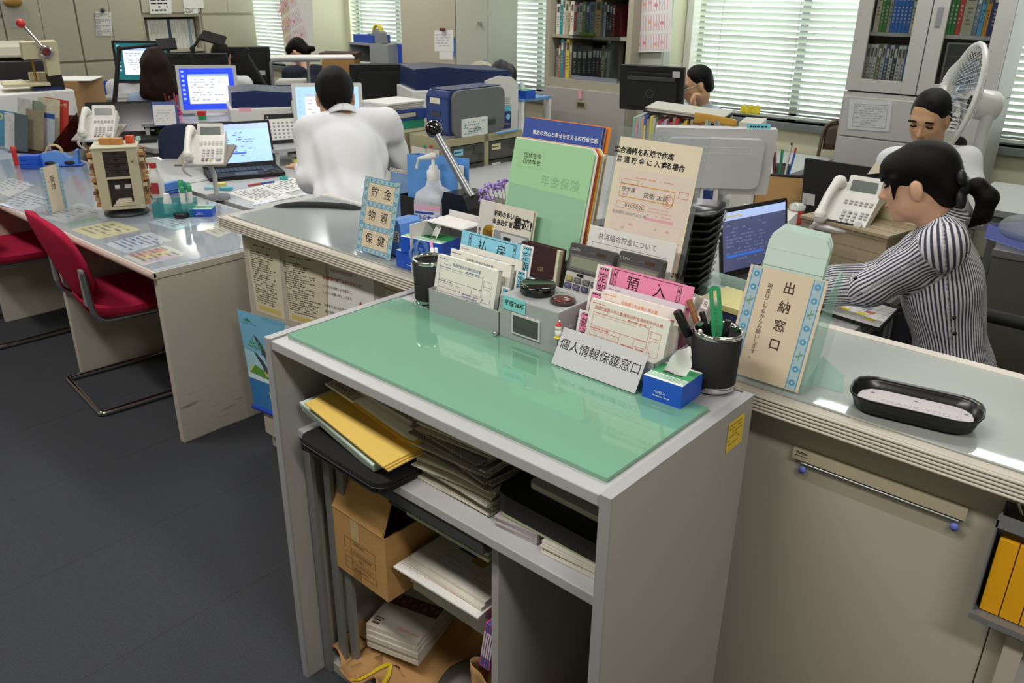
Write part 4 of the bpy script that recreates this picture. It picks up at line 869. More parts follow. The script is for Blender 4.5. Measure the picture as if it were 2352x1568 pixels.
for i in range(6):
    th=[.030,.026,.024,.022,.016,.034][i];L,D=.215-.004*i,.19;rd=random.Random(i);rz=rad([-3,3,-5,2,-2,4][i])
    t=thing('newspaper',NL[i],'newspaper',(-.995+.008*rd.uniform(-1,1),1.05+.01*rd.uniform(-1,1),zz),rz,'pile of folded newspapers');n=4 if i < 5 else 8
    for j in range(n):
        b=MB();h0=th*(j+.08)/n;h1=th*(j+.92)/n;hm=(h0+h1)/2;hh=(h1-h0)/2
        prof=[(D/2,h0)]+[(-D/2+.012*(j %3)-hh*sin(PI*q/6)*1.2,hm-hh*cos(PI*q/6)) for q in range(7)]+[(D/2,h1)]
        sag=lambda x:-.004*(x/L*2)**2*(1 if i == 5 else .4)
        vs=[];xs=[L*(q/6-.5) for q in range(7)]
        for x in xs:
            vs += [(x,p[0]+.004*sin(9*x+j),max(0.0004,p[1]+(sag(x) if i else 0)+.002*sin(20*x+i))) for p in prof]
        k=len(prof);fs=[(q*k+r,(q+1)*k+r,(q+1)*k+r+1,q*k+r+1) for q in range(6) for r in range(k-1)]+[tuple(range(k-1,-1,-1)),tuple(range(6*k,7*k))]+[(q*k+k-1,(q+1)*k+k-1,(q+1)*k,q*k) for q in range(6)]
        b.add(vs,fs,[NP1,NP3,NP2,NP1,NP2,NP3][i] if (j+i) %3 else NP1 if i < 5 else NP3,True);b.build('folded_sheets',t)
    zz += th+.001
# black case with papers, clear files, magazines on the right of the shelf
t=thing('document_case','black soft document case stuffed with white papers on the upper shelf','case',M=basis((-.875,.955,.755),(1,.0,-.02),(0,1,.04)))
b=MB();b.prism(rrect(.285,.29,.03,5,.1425,.145),.0,.04,mat('case_black','0e0e10',.6,var=.1));b.build('body',t,bevel=.010,seg=3)
b=MB();b.prism(rrect(.21,.22,.01,3,.15,.16),.040,.052,layered('d0cfca','white_papers'));b.build('papers',t)
slab3('file_folder','pale green file lying on the clear files under the black case','folder',(-.852,.953,.752),(-.60,.955,.750),(-.85,1.2,.752),.004,mat('file_green','b3c09a',.6),d_yf)
for i in range(6):slab3('clear_file',['topmost','second','third','fourth','fifth','lowest'][i]+' clear plastic file with lilac papers beside the newspapers','clear file',(-.862+.002*(i %2),.943+.002*(i %3),.7465-.0041*i),(-.765,.953,.7465-.0041*i),(-.86,1.2,.7465-.0041*i),.0032,mat('clear_file_lilac','b0a6a8',.25,var=.1),group='clear plastic files')
for i in range(6):slab3('magazine',['topmost','second','third','fourth','fifth','lowest'][i]+' white magazine at the shelf end by the side panel','magazine',(-.748+.002*(i %2),.945-.002*(i %3),.7475-.0042*i),(-.592,.950,.7475-.0042*i),(-.745,1.2,.7475-.0042*i),.0036,mat('magazine_white','d4cfc4',.6,var=.1),group='white magazines on the upper shelf')
# lower part: cardboard box
t=thing('cardboard_box','brown cardboard box with a printed table and an open flap','box',(-1.405,.945,.3515),rad(-1));bw,bd,bh=.215,.22,.175
CB=mat('cardboard','bd9259',.85,var=.07,scale=15,bump=.25);b=MB()
for (a,c) in (((0,0,0),(bw,.004,bh)),((0,bd-.004,0),(bw,bd,bh)),((0,.004,0),(.004,bd-.004,bh)),((bw-.004,.004,0),(bw,bd-.004,bh)),((.004,.004,0),(bw-.004,bd-.004,.004))):b.box(a,c,CB)
F=basis((0,-.0006,0),(1,0,0),(0,0,1));CI=mi('5d4326')
b.frame2(.06,.022,.175,.112,.0008,CI,F);b.quad2(.085,.022,.0857,.112,CI,F)
for i,tx in enumerate(('納入番号 第974方','納入年月 2016年1月31日','数 量 25','品 名 平成27年版防衛白書')):
    b.quad2(.06,.04+.0145*i,.175,.0406+.0145*i,CI,F);b.text(tx,.0075,CI,F @LM((.122,.032+.0148*i,.0003)),sx=.9)
b.text('防衛弘済会',.008,CI,F @LM((.115,.104,.0003)));b.quad2(.088,0,.118,.035,mat('packing_tape','a67b43',.3),F);b.quad2(.09,.115,.12,bh,mat('clear_tape','cbb083',.25),F)
b.build('carton',t,bevel=.0008)
b=MB();b.add([(.0,0,bh),(bw*.97,0,bh),(bw*.92,.055,bh+.115),(.028,.055,bh+.115)],[(0,1,2,3)],CB);b.build('front_flap',t,solid=.004)
b=MB();b.add([(0,bd,bh),(bw,bd,bh),(bw,bd-.1,bh+.01),(0,bd-.1,bh+.01)],[(0,1,2,3)],CB);b.build('rear_flap',t,solid=.004)
# magazine piles
for i in range(4):slab3('pamphlet',['topmost','second','third','lowest'][i]+' thin pale pamphlet under the white envelope on the inner shelf','pamphlet',(-1.180+.004*i,.985+.005*i,.455-.022*i),(-.925+.003*i,.985+.005*i,.455-.022*i),(-1.17,1.18,.455-.022*i),.0215,layered('c2c4ba','pamphlet_pile'),group='pamphlets on the inner shelf')
def d_bo(b,w,d):
    b.quad2(0,d*.10,w*.96,d*.104,FRD,Z);b.quad2(w*.04,d*.38,w*.3,d*.384,FRD,Z);b.text('Benefit One',.022,M_INKG,Z @LM((w*.70,d*.24,0),PI),bold=.0003);b.frame2(w*.42,d*.20,w*.47,d*.30,.001,FRD,Z)
slab3('envelope','white envelope printed Benefit One below the photo magazine','envelope',(-1.172,.947,.461),(-.918,.955,.461),(-1.165,1.15,.461),.004,M_PAPER,d_bo)
def d_mag(b,w,d):
    for (x,y,x2,y2,c) in ((.28,.42,.5,.68,'3e6098'),(.5,.35,.66,.52,'b39435'),(.38,.74,.56,.9,'6c5a50'),(.6,.78,.8,.92,'8d9f72'),(.8,.55,.94,.72,'b06a5c')):b.quad2(w*x,d*y,w*x2,d*y2,mi(c),Z)
    b.frame2(w*.70,d*.18,w*.92,d*.32,.0012,FRD,Z);b.scribble(w*.2,d*.1,w*.6,d*.3,3,mi('c6c6c8'),Z)
for i in range(2):slab3('magazine',['white magazine with colour pictures on the inner shelf','white magazine directly under the picture magazine'][i],'magazine',(-1.155-.008*i,.985-.012*i,.478-.008*i),(-.925,.985-.012*i,.478-.008*i),(-1.14,1.2,.478-.008*i),.0072,mat('magazine_ivory','dcd6cc',.55,var=.03),d_mag if i == 0 else None)
PKB=mat('brochure_pink','b04a8a',.45,var=.2,scale=60);BLB=mat('brochure_blue','3a6cb0',.45,var=.3,scale=40)
for i in range(5):
    b=MB();b.box((0,0,0),(.0045,.15,.125),PKB if i %2 == 0 else BLB);b.box((.0004,-.0006,.03),(.004,0,.10),mat('brochure_white','d9c6d6',.5))
    o=b.build('brochure');o.matrix_world=LM((-.905+.0058*i,.945,.352),0,0,rad(9));mark(o,'pink and blue brochure '+['standing nearest the magazines','second from the magazines','third from the magazines, in the middle','fourth from the magazines','standing against the divider'][i],'brochure','pink and blue brochures at the divider')
for i in range(2):
    slab3('paper_sheet',['pale green paper lying under the upper shelf, upper one','pale green paper lying under the upper shelf, lower one'][i],'papers',(-1.11,.94,.655-.014*i),(-.875,.94,.655-.014*i),(-1.11,1.2,.655-.014*i),.008,mat('pale_green_paper','b7bda6',.8))
slab3('steel_tray','flat steel tray under the upper shelf holding pale green papers','tray',(-1.18,.95,.632),(-.872,.95,.632),(-1.18,1.25,.632),.006,M_DGREY)
# kraft paper with stacked magazines on the bottom board
KR=mat('kraft_paper','b98f5c',.9,var=.1,scale=14,bump=.5,bscale=40);b=MB();rd=random.Random(4)
def kr(u,v):
    x,y=-1.44+.30*u+.0*v,.915+.33*v;e=min(u,1-u,v,1-v)
    return (x+.02*sin(9*v)*(u < .2),y+.022*sin(13*u)*(v < .3),.036+.030*math.exp(-e*14)*(1+.6*sin(23*u+7*v))+.02*sin(5*u)*sin(6*v)**2+.012*v)
b.grid(kr,36,30,KR);b.add([(p[0],p[1],p[2]) for p in (kr(.3,.1),kr(.42,.04),kr(.50,.22),kr(.40,.30))],[(0,1,2,3)],KR,True,LM((0,0,.002)))
YT=mat('yellow_tape','d9c22e',.4)
for (p,q) in (((.42,.02),(.52,.26)),((.52,.26),(.66,.04)),((.30,.75),(.42,.5))):
    P=[Vector(kr(p[0]+(q[0]-p[0])*i/6,p[1]+(q[1]-p[1])*i/6))+Vector((0,0,.004)) for i in range(7)]
    for i in range(6):b.add([P[i]+Vector((-.006,0,0)),P[i]+Vector((.006,0,0)),P[i+1]+Vector((.006,0,0)),P[i+1]+Vector((-.006,0,0))],[(0,1,2,3)],YT)
mark(b.build('kraft_wrapping',solid=.0012),'crumpled brown kraft wrapping with yellow tape under the catalogues','wrapping paper')
def d_bs(b,w,d):
    b.quad2(0,d*.42,w,d*.62,mat('photo_brown','6a4632',.5,var=.5,scale=90),Z)
    for i in range(9):b.ball((w*(.06+.11*i),d*(.52+.05*(i %2)),-.002),(w*.045,d*.05,.004),mi('8a6048'),10)
    b.quad2(w*.58,d*.74,w,d*.92,mat('book_black','222020',.5),Z);b.text('BENEFIT',.014,M_WHITE,LM((w*.80,d*.875,.0009)),bold=.0003);b.text('STATION',.014,M_WHITE,LM((w*.80,d*.815,.0009)),bold=.0003);b.quad2(w*.58,d*.70,w,d*.735,mat('gold_seal','c9a03c',.3,.6),Z)
    b.lathe([(.016,0),(.016,.0005),(.001,.0005)],mat('gold_seal','c9a03c',.3,.6),24,(w*.24,d*.86,0),caps=False);b.text('Thank you',.016,FRD,LM((w*.72,d*.10,.0006)),shear=.4);b.scribble(w*.06,d*.10,w*.22,d*.18,2,M_INK,Z,dash=.005);b.quad2(w*.06,d*.05,w*.2,d*.085,mi('6a4632'),Z)
for i in range(5):
    j=.003*((i*7) %3-1);slab3('catalogue',['topmost catalogue reading BENEFIT STATION with a gold seal','second catalogue from the top on the kraft wrapping','third catalogue from the top on the kraft wrapping','fourth catalogue from the top on the kraft wrapping','lowest catalogue resting on the kraft wrapping'][i],'catalogue',(-1.352+j,.992-j,.152-.0142*i),(-1.203+j,1.034-j,.152-.0142*i),(-1.415+j,1.20-j,.157-.0142*i),.0136,layered('cfcac2','catalogue_pages'),d_bs if i == 0 else None,'catalogues on the kraft wrapping',top=mat('catalogue_cover','cfc6bb',.45,var=.03))
t=thing('paper_bag','rolled brown paper bag standing against the divider','paper bag',(-.935,1.02,.0305))
b=MB();b.grid(lambda u,v:((.05+.008*sin(6*PI*u+9*v))*cos(2*PI*u)*(1-.1*v),(.04+.006*sin(8*PI*u+5*v))*sin(2*PI*u),.24*v+.01*sin(4*PI*u)*v),40,14,KR);b.build('bag',t,solid=.001);b=MB();b.ball((0,0,.02),(.035,.03,.02),KR,12);b.build('filling',t)
slab3('cardboard_box','low brown carton at the bottom of the dark right compartment','box',(-.78,.955,.10),(-.68,.955,.10),(-.78,1.1,.10),.099,CB)
slab3('board','leaning grey board in the dark right compartment of the stand','board',(-.74,1.2,.21),(-.59,.98,.14),(-.72,1.22,.02),.01,mat('board_grey','8a857c',.7))
# ------------------------------------------------------------------ things on the left half of the counter
CT=ZC+.0032
def d_left(b,w,h):
    LB,FB=mat('band_pale','a9c3cc',.7),mat('band_blue','4f9cc8',.6);e=w*.13
    flower_band(b,0,e,0,h,LM((0,0,.001)));flower_band(b,w-e,w,0,h,LM((0,0,.001)))
    for k in range(4):
        y0=h*(.012+.305*k);flower_band(b,e,w-e,y0,y0+h*.068,LM((0,0,.0011)),False)
    for k,tx in enumerate(('保健','物資','貯金')):
        yc=h*(.197+.305*k);b.text(tx[0],w*.21,M_INK,LM((w*.33,yc,.0013)));b.text(tx[1],w*.21,M_INK,LM((w*.68,yc,.0013)))
slab_sign('section_sign','upright cream sign reading 貯金 物資 保健 with blue flower borders',(840,405),(922,419),1.454,CT,14,mat('cashier_card','dccdb2',.5,var=.02),.006,d_left)
t=thing('pencil_sharpener','light blue desk machine standing behind the 貯金 sign','desk machine',(-1.93,1.492,CT));
b=MB();b.box((0,0,0),(.20,.10,.016),M_SKYB);b.build('base',t,bevel=.004);b=MB();b.prism(rrect(.075,.09,.012,4,.045,.05),.016,.10,M_SKYB);b.build('bin',t,bevel=.004)
b=MB();b.prism([(.12,.016),(.20,.016),(.185,.095),(.175,.105),(.13,.10)],.01,.09,M_SKYB,Matrix(((1,0,0,0),(0,0,1,0),(0,1,0,0),(0,0,0,1))));b.build('body',t,bevel=.004)
b=MB();F=basis((.165,.0095,.055),(1,0,0),(0,0,1));b.quad2(-.016,-.014,.016,.018,M_WHITE,F);b.scribble(-.013,-.011,.013,.014,4,M_INK,F @LM((0,0,.0002)),dash=.005);b.build('sticker',t)
tissue_box('tissue_box','lower of the two blue tissue boxes behind the scissors',(-1.615,1.483,CT),rad(1),.15,.09,.046,False)
tissue_box('tissue_box','upper of the two blue tissue boxes, set askew',(-1.60,1.485,CT+.0475),rad(9),.14,.085,.044,False)
b=MB();b.grid(lambda u,v:(.03*(u-.5)+.01*v,.01*sin(5*u)+.01*v,.03*v),8,6,M_WHITE);o=b.build('tissue_tip');
o.location=(-1.585,1.49,CT+.0925);mark(o,'corner of white tissue poking out of the upper box','tissue')
# sanitizer bottle
bx,by=-1.835,1.725;zz_=lambda y,x=1002:zat(x,y,bx,by)
t=thing('sanitizer_bottle','large pump bottle of pink hand sanitizer on the counter','bottle',(bx,by,CT),rad(22));S=.105
z_sh,z_nk,z_hd=zz_(425)-CT,zz_(408)-CT,zz_(358)-CT
SB=clear('bottle_plastic','f4f6f8',.05,.55,'eef1f3',.25)
def sq(z,s,r):return [(x,y,z) for x,y in rrect(s,s,r,5)]
def loft(b,rings,m,smooth=True):
    n=len(rings[0]);vs=[p for r in rings for p in r];k=len(rings)
    b.add(vs,[(j*n+i,j*n+(i+1) %n,(j+1)*n+(i+1) %n,(j+1)*n+i) for j in range(k-1) for i in range(n)]+[tuple(range(n-1,-1,-1)),tuple(range((k-1)*n,k*n))],m,smooth)
zb=zz_(440,1002)-CT
b=MB();loft(b,[sq(0,S*.96,.02),sq(.006,S,.022),sq(zb-.025,S,.022),sq(zb,S*.93,.03),sq(z_sh-.004,S*.5,S*.249),sq(z_nk,S*.34,S*.169)],SB);b.build('bottle',t)
b=MB();loft(b,[sq(.005,S*.9,.018),sq(zb-.055,S*.9,.018)],mat('pink_gel','f0c4d4',.2,alpha=.8));b.build('liquid',t)
b=MB();LBL=mat('label_pale','dfe2ee',.4);F=basis((0,-S/2-.0008,0),(1,0,0),(0,0,1));q=zb
b.quad2(-S*.42,q*.08,S*.42,q*.78,LBL,F);b.quad2(-S*.42,q*.66,S*.42,q*.78,mat('label_pink','f0bcd0',.4),F @LM((0,0,.0002)));T=F @LM((0,0,.0004));DB=mi('2d4fa8')
b.quad2(-S*.38,q*.58,S*.2,q*.63,DB,T);b.text('アルボナース',.0175,DB,T @LM((-.002,q*.49,0)),bold=.0007,sx=.85);b.scribble(-S*.3,q*.40,S*.3,q*.43,1,DB,T,rag=0,dash=.006)
for i in range(5):b.tube([(-.03+.009*i,q*(.14+.02*(i %2)),.0003),(-.02+.009*i,q*.32,.0003)],.0035,mat('hand_pink','e6a9be',.5),6,T=T)
F2=basis((S/2+.0008,0,0),(0,1,0),(0,0,1));b.quad2(-S*.42,q*.08,S*.42,q*.78,LBL,F2);b.quad2(-S*.36,q*.66,S*.1,q*.72,DB,F2 @LM((0,0,.0002)));b.scribble(-S*.36,q*.2,S*.36,q*.64,9,DB,F2 @LM((0,0,.0002)),dash=.006);b.build('label',t)
b=MB();b.lathe([(S*.19,z_nk-.006),(S*.195,z_nk+.022),(S*.13,z_nk+.026),(S*.12,z_nk+.036),(S*.05,z_nk+.04),(S*.05,z_hd-.004)],M_WHITE,24);b.build('collar',t)
pv=(t.matrix_basis if False else Matrix.Translation((bx,by,CT)) @Matrix.Rotation(rad(22),4,'Z')).inverted()
h0=Vector((0,0,z_hd));n1=pv @(atr(963,365,(Vector((bx,by,0))-Vector((0,0,0))).length*1.04));n1=pv @aty(962,364,by-.02);n2=pv @aty(957,386,by-.02)
b=MB();b.tube([h0+Vector((.012,0,0)),h0,n1,n2],[.008,.011,.005,.005],M_WHITE,10);b.build('pump_nozzle',t)
# black book rest with blue binder, small desk calendar
t=thing('book_rest','black box file rest behind the sanitizer bottle','book rest',(-2.03,1.755,CT));w_=.25;h_=zat(925,448,-2.0,1.76)-CT
b=MB();b.box((0,0,0),(.004,.085,h_),M_BLACKM);b.build('side_plate',t);b=MB();b.box((w_-.004,0,0),(w_,.085,h_),M_BLACKM);b.build('side_plate',t);b=MB();b.box((.004,0,0),(w_-.004,.003,h_*.97),M_BLACKM);b.build('front_plate',t);b=MB();b.box((.004,.003,0),(w_-.004,.085,.003),M_BLACKM);b.build('bottom_plate',t)
zt=zat(1000,358,-1.95,1.79)-CT-.004;M=LM((-2.005,1.765,CT+.004),rad(0),rad(-4),rad(-3))
t=thing('ring_binder','light blue ring binder standing in the black book rest','binder',M=M);LBB=mat('binder_blue','5f9be0',.45,var=.03)
b=MB();b.box((0,0,0),(.23,.003,zt),LBB);b.build('front_cover',t);b=MB();b.box((0,.05,0),(.23,.053,zt),LBB);b.build('back_cover',t);b=MB();b.box((0,.003,0),(.003,.05,zt),mat('binder_inside','2c5f9e',.5));b.build('spine',t);b=MB();b.box((.012,.010,.005),(.22,.040,zt*.9),M_PAPER);b.build('paper_block',t)
p=aty(886,440,1.80);t=thing('desk_calendar','small cream spiral calendar between the sign and the blue binder','calendar',(p.x,1.80,CT));hh=zat(905,394,p.x+.05,1.8)-CT
b=MB();b.prism([(0,0),(.11,0),(.11,hh),(0,hh)],-.002,0,mat('calendar_cream','d9c69a',.7),basis((0,0,0),(1,0,0),(0,.15,1)));b.prism([(.008,0),(.11,0),(.11,hh*.97),(.008,hh*.97)],.0,.002,mat('calendar_sky','7c9cc8',.6,var=.4,scale=20),basis((0,0,0),(1,0,0),(0,.15,1)));b.build('pages',t)
b=MB()
for i in range(12):b.tube([(.006+.009*i,.15*hh+.004*sin(q),hh+.004*cos(q)) for q in circ(9)],.0008,M_WHITE,4)
b.build('spiral',t)
# lever punch
t=thing('lever_punch','heavy black paper punch with a long steel lever and ball knob','paper punch',(-1.735,1.60,CT))
b=MB();b.prism([(-.10,-.03),(.07,-.05),(.10,.0),(.10,.20),(-.03,.22),(-.08,.10)],0,.055,M_BLACKM);b.build('base',t,bevel=.012,seg=3)
b=MB();b.prism([(-.05,0),(.07,0),(.07,.06),(.05,.10),(-.03,.10),(-.05,.05)],.10,.20,M_BLACK,Matrix(((1,0,0,0),(0,0,1,0),(0,1,0,.055),(0,0,0,1))));b.build('pivot_block',t,bevel=.008)
lv0=Vector((.03,.14,.12));bl=aty(996,296,1.74)-Vector((-1.735,1.60,CT));q0=aty(1083,452,1.74)-Vector((-1.735,1.60,CT))
b=MB();b.tube([q0,q0.lerp(bl,.96)],[.0125,.0115],mat('lever_grey','8b8d90',.35,.6),14);lv=b.build('lever',t);b=MB();b.ball(bl,.0265,mat('knob_black','0e0e10',.12,coat=.6),24);b.build('ball_knob',lv)
# dried flowers
t=thing('dried_flowers','purple dried flowers in a small glass behind the brochures','flowers',(-1.50,1.70,CT));FP=mat('statice_purple','a98fd6',.9,var=.25,scale=80);FS=mat('statice_stem','8a7448',.9)
b=MB();b.lathe([(.02,0),(.024,.08),(.022,.08),(.018,.004)],M_CLEAR,18,caps=False);b.build('glass',t)
rd=random.Random(11)
for i,(px,py) in enumerate(((1108,440),(1118,432),(1130,430),(1140,428),(1150,424),(1158,414),(1112,456),(1124,455))):
    e=aty(px,py,1.66+.012*i)-Vector((-1.50,1.70,CT));b=MB();b.tube([(0,0,.01),e*.5+Vector((0,0,.02)),e],.0012,FS,5);st=b.build('stem',t);b=MB()
    for k in range(16):b.ball(e+Vector((rd.gauss(0,.007),rd.gauss(0,.007),rd.gauss(0,.006))),.0035,FP,6)
    b.build('blossom',st)
# ------------------------------------------------------------------ notices on the counter front
PYF=CY0+.065
def wall_sheet(name,label,cat,TL,TR,BL,BR,Y,m,draw,th=.0008,group=None):
    P=[aty(p[0],p[1],Y-.001) for p in (BL,BR,TR,TL)];M=basis(P[0],P[1]-P[0],P[3]-P[0]);Q=[M.inverted() @p for p in P];w=Q[1].x;h=Q[3].y
    b=MB();b.prism([(q.x,q.y) for q in Q],-th,0,m)
    if draw:draw(b,w,h)
    return mark(b.build(name,M=M),label,cat,group)
NT=mat('notice_ivory','d2c8b0',.8,var=.04)
def d_notice(seed,title):
    def f(b,w,h):
        b.scribble(w*.25,h*.90,w*.85,h*.93,1,M_INK,Z,rag=0,dash=.008);b.scribble(w*.08,h*.13,w*.93,h*.84,24,mi('5a544a'),Z,seed=seed,rag=.4,dash=.014);b.quad2(w*.1,h*.04,w*.9,h*.10,mi('cdb768'),Z)
    return f
wall_sheet('notice','ivory typed notice on the counter front nearest its end','notice',(563,543),(640,574),(590,713),(655,735),PYF,NT,d_notice(1,''),group=None)
wall_sheet('notice','ivory typed notice between its neighbour and the white flyer','notice',(655,572),(748,603),(664,735),(752,760),PYF,NT,d_notice(2,''))
def d_eq(b,w,h):
    b.text('平成28年熊本地震',h*.05,mi('8d3a32'),LM((w*.5,h*.90,.0004)));b.text('熊本地震の被害はありませんか?',h*.048,mi('b4463c'),LM((w*.5,h*.80,.0004)),bold=.0002)
    for i,s in enumerate(('このたびの地震による被災に','心よりお見舞い申し上げます。','','防衛省生協の火災共済は、','風水害等による被害も保障しています!')):b.text(s,h*.040,M_INK,LM((w*.05,h*(.70-.075*i),.0004)),align='LEFT')
    b.text('○地震・暴風・洪水等の自然災害',h*.042,mi('b4463c'),LM((w*.05,h*.28,.0004)),align='LEFT');b.scribble(w*.05,h*.03,w*.95,h*.24,5,mi('5a544a'),Z,seed=7)
    b.prism([(w*.76,h*.46),(w*.9,h*.44),(w*.94,h*.40),(w*.86,h*.36),(w*.74,h*.38)],.0002,.0004,mi('31508f'));b.prism([(w*.78,h*.46),(w*.88,h*.45),(w*.88,h*.55),(w*.78,h*.56)],.0004,.0006,mi('d9bc3a'));b.prism([(w*.76,h*.55),(w*.90,h*.54),(w*.84,h*.63)],.0006,.0008,mi('b4463c'))
wall_sheet('flyer','white flyer with red lines and a small yellow house','flyer',(756,600),(858,634),(752,790),(862,826),PYF,M_PAPER,d_eq)
wall_sheet('notice','blank ivory sheet beside the white flyer','notice',(885,643),(935,660),(880,780),(930,800),PYF,NT,lambda b,w,h:b.scribble(w*.2,h*.85,w*.8,h*.9,1,M_INKG,Z))
def d_dol(b,w,h):
    b.prism([(0,h*.55),(w,h*.50),(w,h),(0,h)],.0001,.0002,mi('78b8dc'));b.prism([(0,h*.36),(w,h*.30),(w,h*.56),(0,h*.60)],.0002,.0003,mi('a8d4e4'));b.prism([(0,0),(w,0),(w,h*.34),(0,h*.36)],.0003,.0004,mi('2f78b8'));b.quad2(0,h*.30,w*.6,h*.37,mi('dcecf4'),LM((0,0,.0005)))
    b.prism([(w*.05,h*.36),(w*.55,h*.34),(w*.5,h*.42),(w*.12,h*.45)],.0004,.0005,mi('e2d06a'));b.prism([(w*.06,h*.36),(w*.45,h*.35),(w*.36,h*.43),(w*.2,h*.46)],.0005,.0006,mi('5c9a3e'))
    dol=[(0,0),(.1,.06),(.3,.09),(.5,.07),(.62,.02),(.74,-.05),(.86,-.06),(.80,-.10),(.84,-.17),(.72,-.12),(.6,-.07),(.45,-.03),(.42,-.10),(.36,-.03),(.15,-.02)]
    for (x,y,s,a) in ((.28,.78,.62,-.9),(.22,.60,.66,-.75),(.50,.42,.50,-.9)):
        ca,sa=cos(a),sin(a);b.prism([(w*x+s*w*(px*ca-py*sa),h*y+s*w*(px*sa+py*ca)) for px,py in dol],.0006,.0008,mi('3f4756'));
    for i in range(7):
        a=.3+i*.42;b.prism([(w*.32,h*.63),(w*.32+.055*cos(a)-.006,h*.63+.05*sin(a)),(w*.32+.06*cos(a+.1),h*.63+.035*sin(a+.1))],.0008,.0009,mi('4f9a48'))
    b.prism([(w*.08,h*.90),(w*.3,h*.90),(w*.2,h*.94)],.0004,.0005,mi('2f8f86'));b.scribble(w*.05,h*.87,w*.45,h*.89,1,mi('2f78b8'),Z,rag=0)
    b.text('海の龍',h*.075,mi('f0d83a'),LM((w*.55,h*.17,.0008)),bold=.0008);b.text('空',h*.075,mi('f0d83a'),LM((w*.72,h*.06,.0008)),bold=.0008)
p0=aty(558,714,PYF);wall_sheet('poster','blue dolphin poster hanging on the counter beside the stand','poster',(560,714),(672,752),(584,928),(690,972),PYF-.004,mat('poster_stock','cfe4ee',.4),d_dol)
b=MB();u=aty(690,976,PYF-.006)-aty(582,932,PYF-.006);o_=aty(582,932,PYF-.006);b.tube([o_,o_+u],.009,mat('rail_blue','2440b8',.35),10);mark(b.build('poster_rail'),'dark blue rail along the foot of the dolphin poster','rail')
b=MB();o_=aty(603,729,PYF-.008);u=aty(668,752,PYF-.008)-o_;b.tube([o_,o_+u],.006,M_CLEAR,8);mark(b.build('hanging_clip'),'clear hanging clip at the top of the dolphin poster','clip')
# ------------------------------------------------------------------ counter front, right of the stand
p0,p1=aty(1828,1025,PYF),aty(2228,1163,PYF);t=thing('magnet_bar','beige magnetic paper holder bar with a clear strip and blue pins','paper holder',(p0.x,PYF,p0.z));u=p1-p0;Lb=u.x
b=MB();b.box((0,-.012,-.020),(Lb,0,.003),mat('bar_beige','b5ab92',.5));F=basis((0,-.0125,0),(1,0,0),(0,0,1));b.text('TRUSCO',.006,M_INK,F @LM((.018,-.003,0)),bold=.0003);b.scribble(.006,-.012,.03,-.008,1,M_INK,F,rag=0,dash=.003);b.build('bar',t,bevel=.004)
b=MB();b.box((.012,-.008,-.058),(Lb,-.004,-.020),clear('strip_acrylic','f0f0ea',.08,.08,'d8d4c4'));b.tube([(.02,-.009,-.026),(Lb-.01,-.009,-.026)],.0025,M_ALU,6);b.build('clear_strip',t)
for x in (.024,Lb-.014):
    b=MB();b.lathe([(.0075,0),(.0075,.004),(.001,.005)],mat('pin_blue','6a78d0',.4),16,T=basis((x,-.008,-.040),(1,0,0),(0,0,1)));b.build('pin',t)
p0=aty(2290,1200,PYF-.05);t=thing('leaflet_rack','hanging grey leaflet rack with yellow leaflets at the photo edge','leaflet rack',(p0.x,PYF-.002,p0.z-.18));y_=-.055
b=MB();b.box((0,-.004,0),(.26,0,.20),M_DGREY);b.box((0,y_,0),(.003,0,.19),M_ALUD);b.box((.0,y_-.01,-.012),(.26,0,.0),M_ALUD);b.box((0,y_,.175),(.26,y_+.004,.2),M_ALUD);b.build('rack',t)
b=MB();b.tube([(.03,-.03,.2),(.02,-.03,.218),(.03,-.02,.232),(.035,-.012,.236)],.003,M_STEEL,8);b.ball((.035,-.010,.228),(.018,.009,.014),M_LGREY,14);b.build('hook',t)
for i in range(5):
    b=MB();b.box((0,-.03,0),(.030,-.004,.15),mat('leaflet_yellow','e3a412',.5,var=.03));o=b.build('leaflet',bevel=.001);o.location=(p0.x+.010+.0315*i,PYF-.018,p0.z-.178);mark(o,['first yellow leaflet bundle in the rack, nearest the stand','second yellow leaflet bundle in the hanging rack','third yellow leaflet bundle in the hanging rack','fourth yellow leaflet bundle in the hanging rack','last yellow leaflet bundle, at the photo edge'][i],'leaflet','yellow leaflet bundles')
slab3('paper_sheet','white paper on the floor between stand and counter','paper',at(1640,1560,.05),at(1662,1545,.05),at(1690,1568,.05),.004,M_PAPER)
# ------------------------------------------------------------------ generic office builders (front faces local -y)
M_DESK=mat('desk_grey_top','b3b4b4',.4,var=.03,scale=4);M_DSKB=mat('desk_body_grey','9a9a98',.5,var=.03);M_DSKE=mat('desk_edge_dark','6e6a66',.6)
PIV=basis
def desk(label,x0,x1,y0,y1,z=.70,group='grey steel desks',drawers=True,rz=0):
    t=thing('office_desk',label,'desk',(x0,y0,0),rz,group);w,d=x1-x0,y1-y0
    b=MB();b.prism(rrect(w,d,.03,4,w/2,d/2),z-.03,z,M_DESK);b.build('desk_top',t,bevel=.004)
    b=MB();b.box((.04,.04,z-.12),(w-.04,d-.04,z-.03),M_DSKB);b.build('apron',t)
    for (x,y) in ((.05,.05),(w-.09,.05),(.05,d-.09),(w-.09,d-.09)):
        b=MB();b.box((x,y,0),(x+.04,y+.04,z-.12),M_DSKB);b.build('leg',t)
    return t
def riser(label,c,rz,w,d,h):
    t=thing('desk_riser',label,'monitor shelf',c,rz)
    b=MB();b.prism(rrect(w,d,.02,3),h-.018,h,mat('riser_grey','a9aaab',.4));b.build('shelf_top',t,bevel=.004)
    for s in (-1,1):
        b=MB();b.box((s*(w/2-.03)-.012,-d/2+.02,0),(s*(w/2-.03)+.012,d/2-.02,h-.018),M_LGREY);b.build('leg',t)
    return t
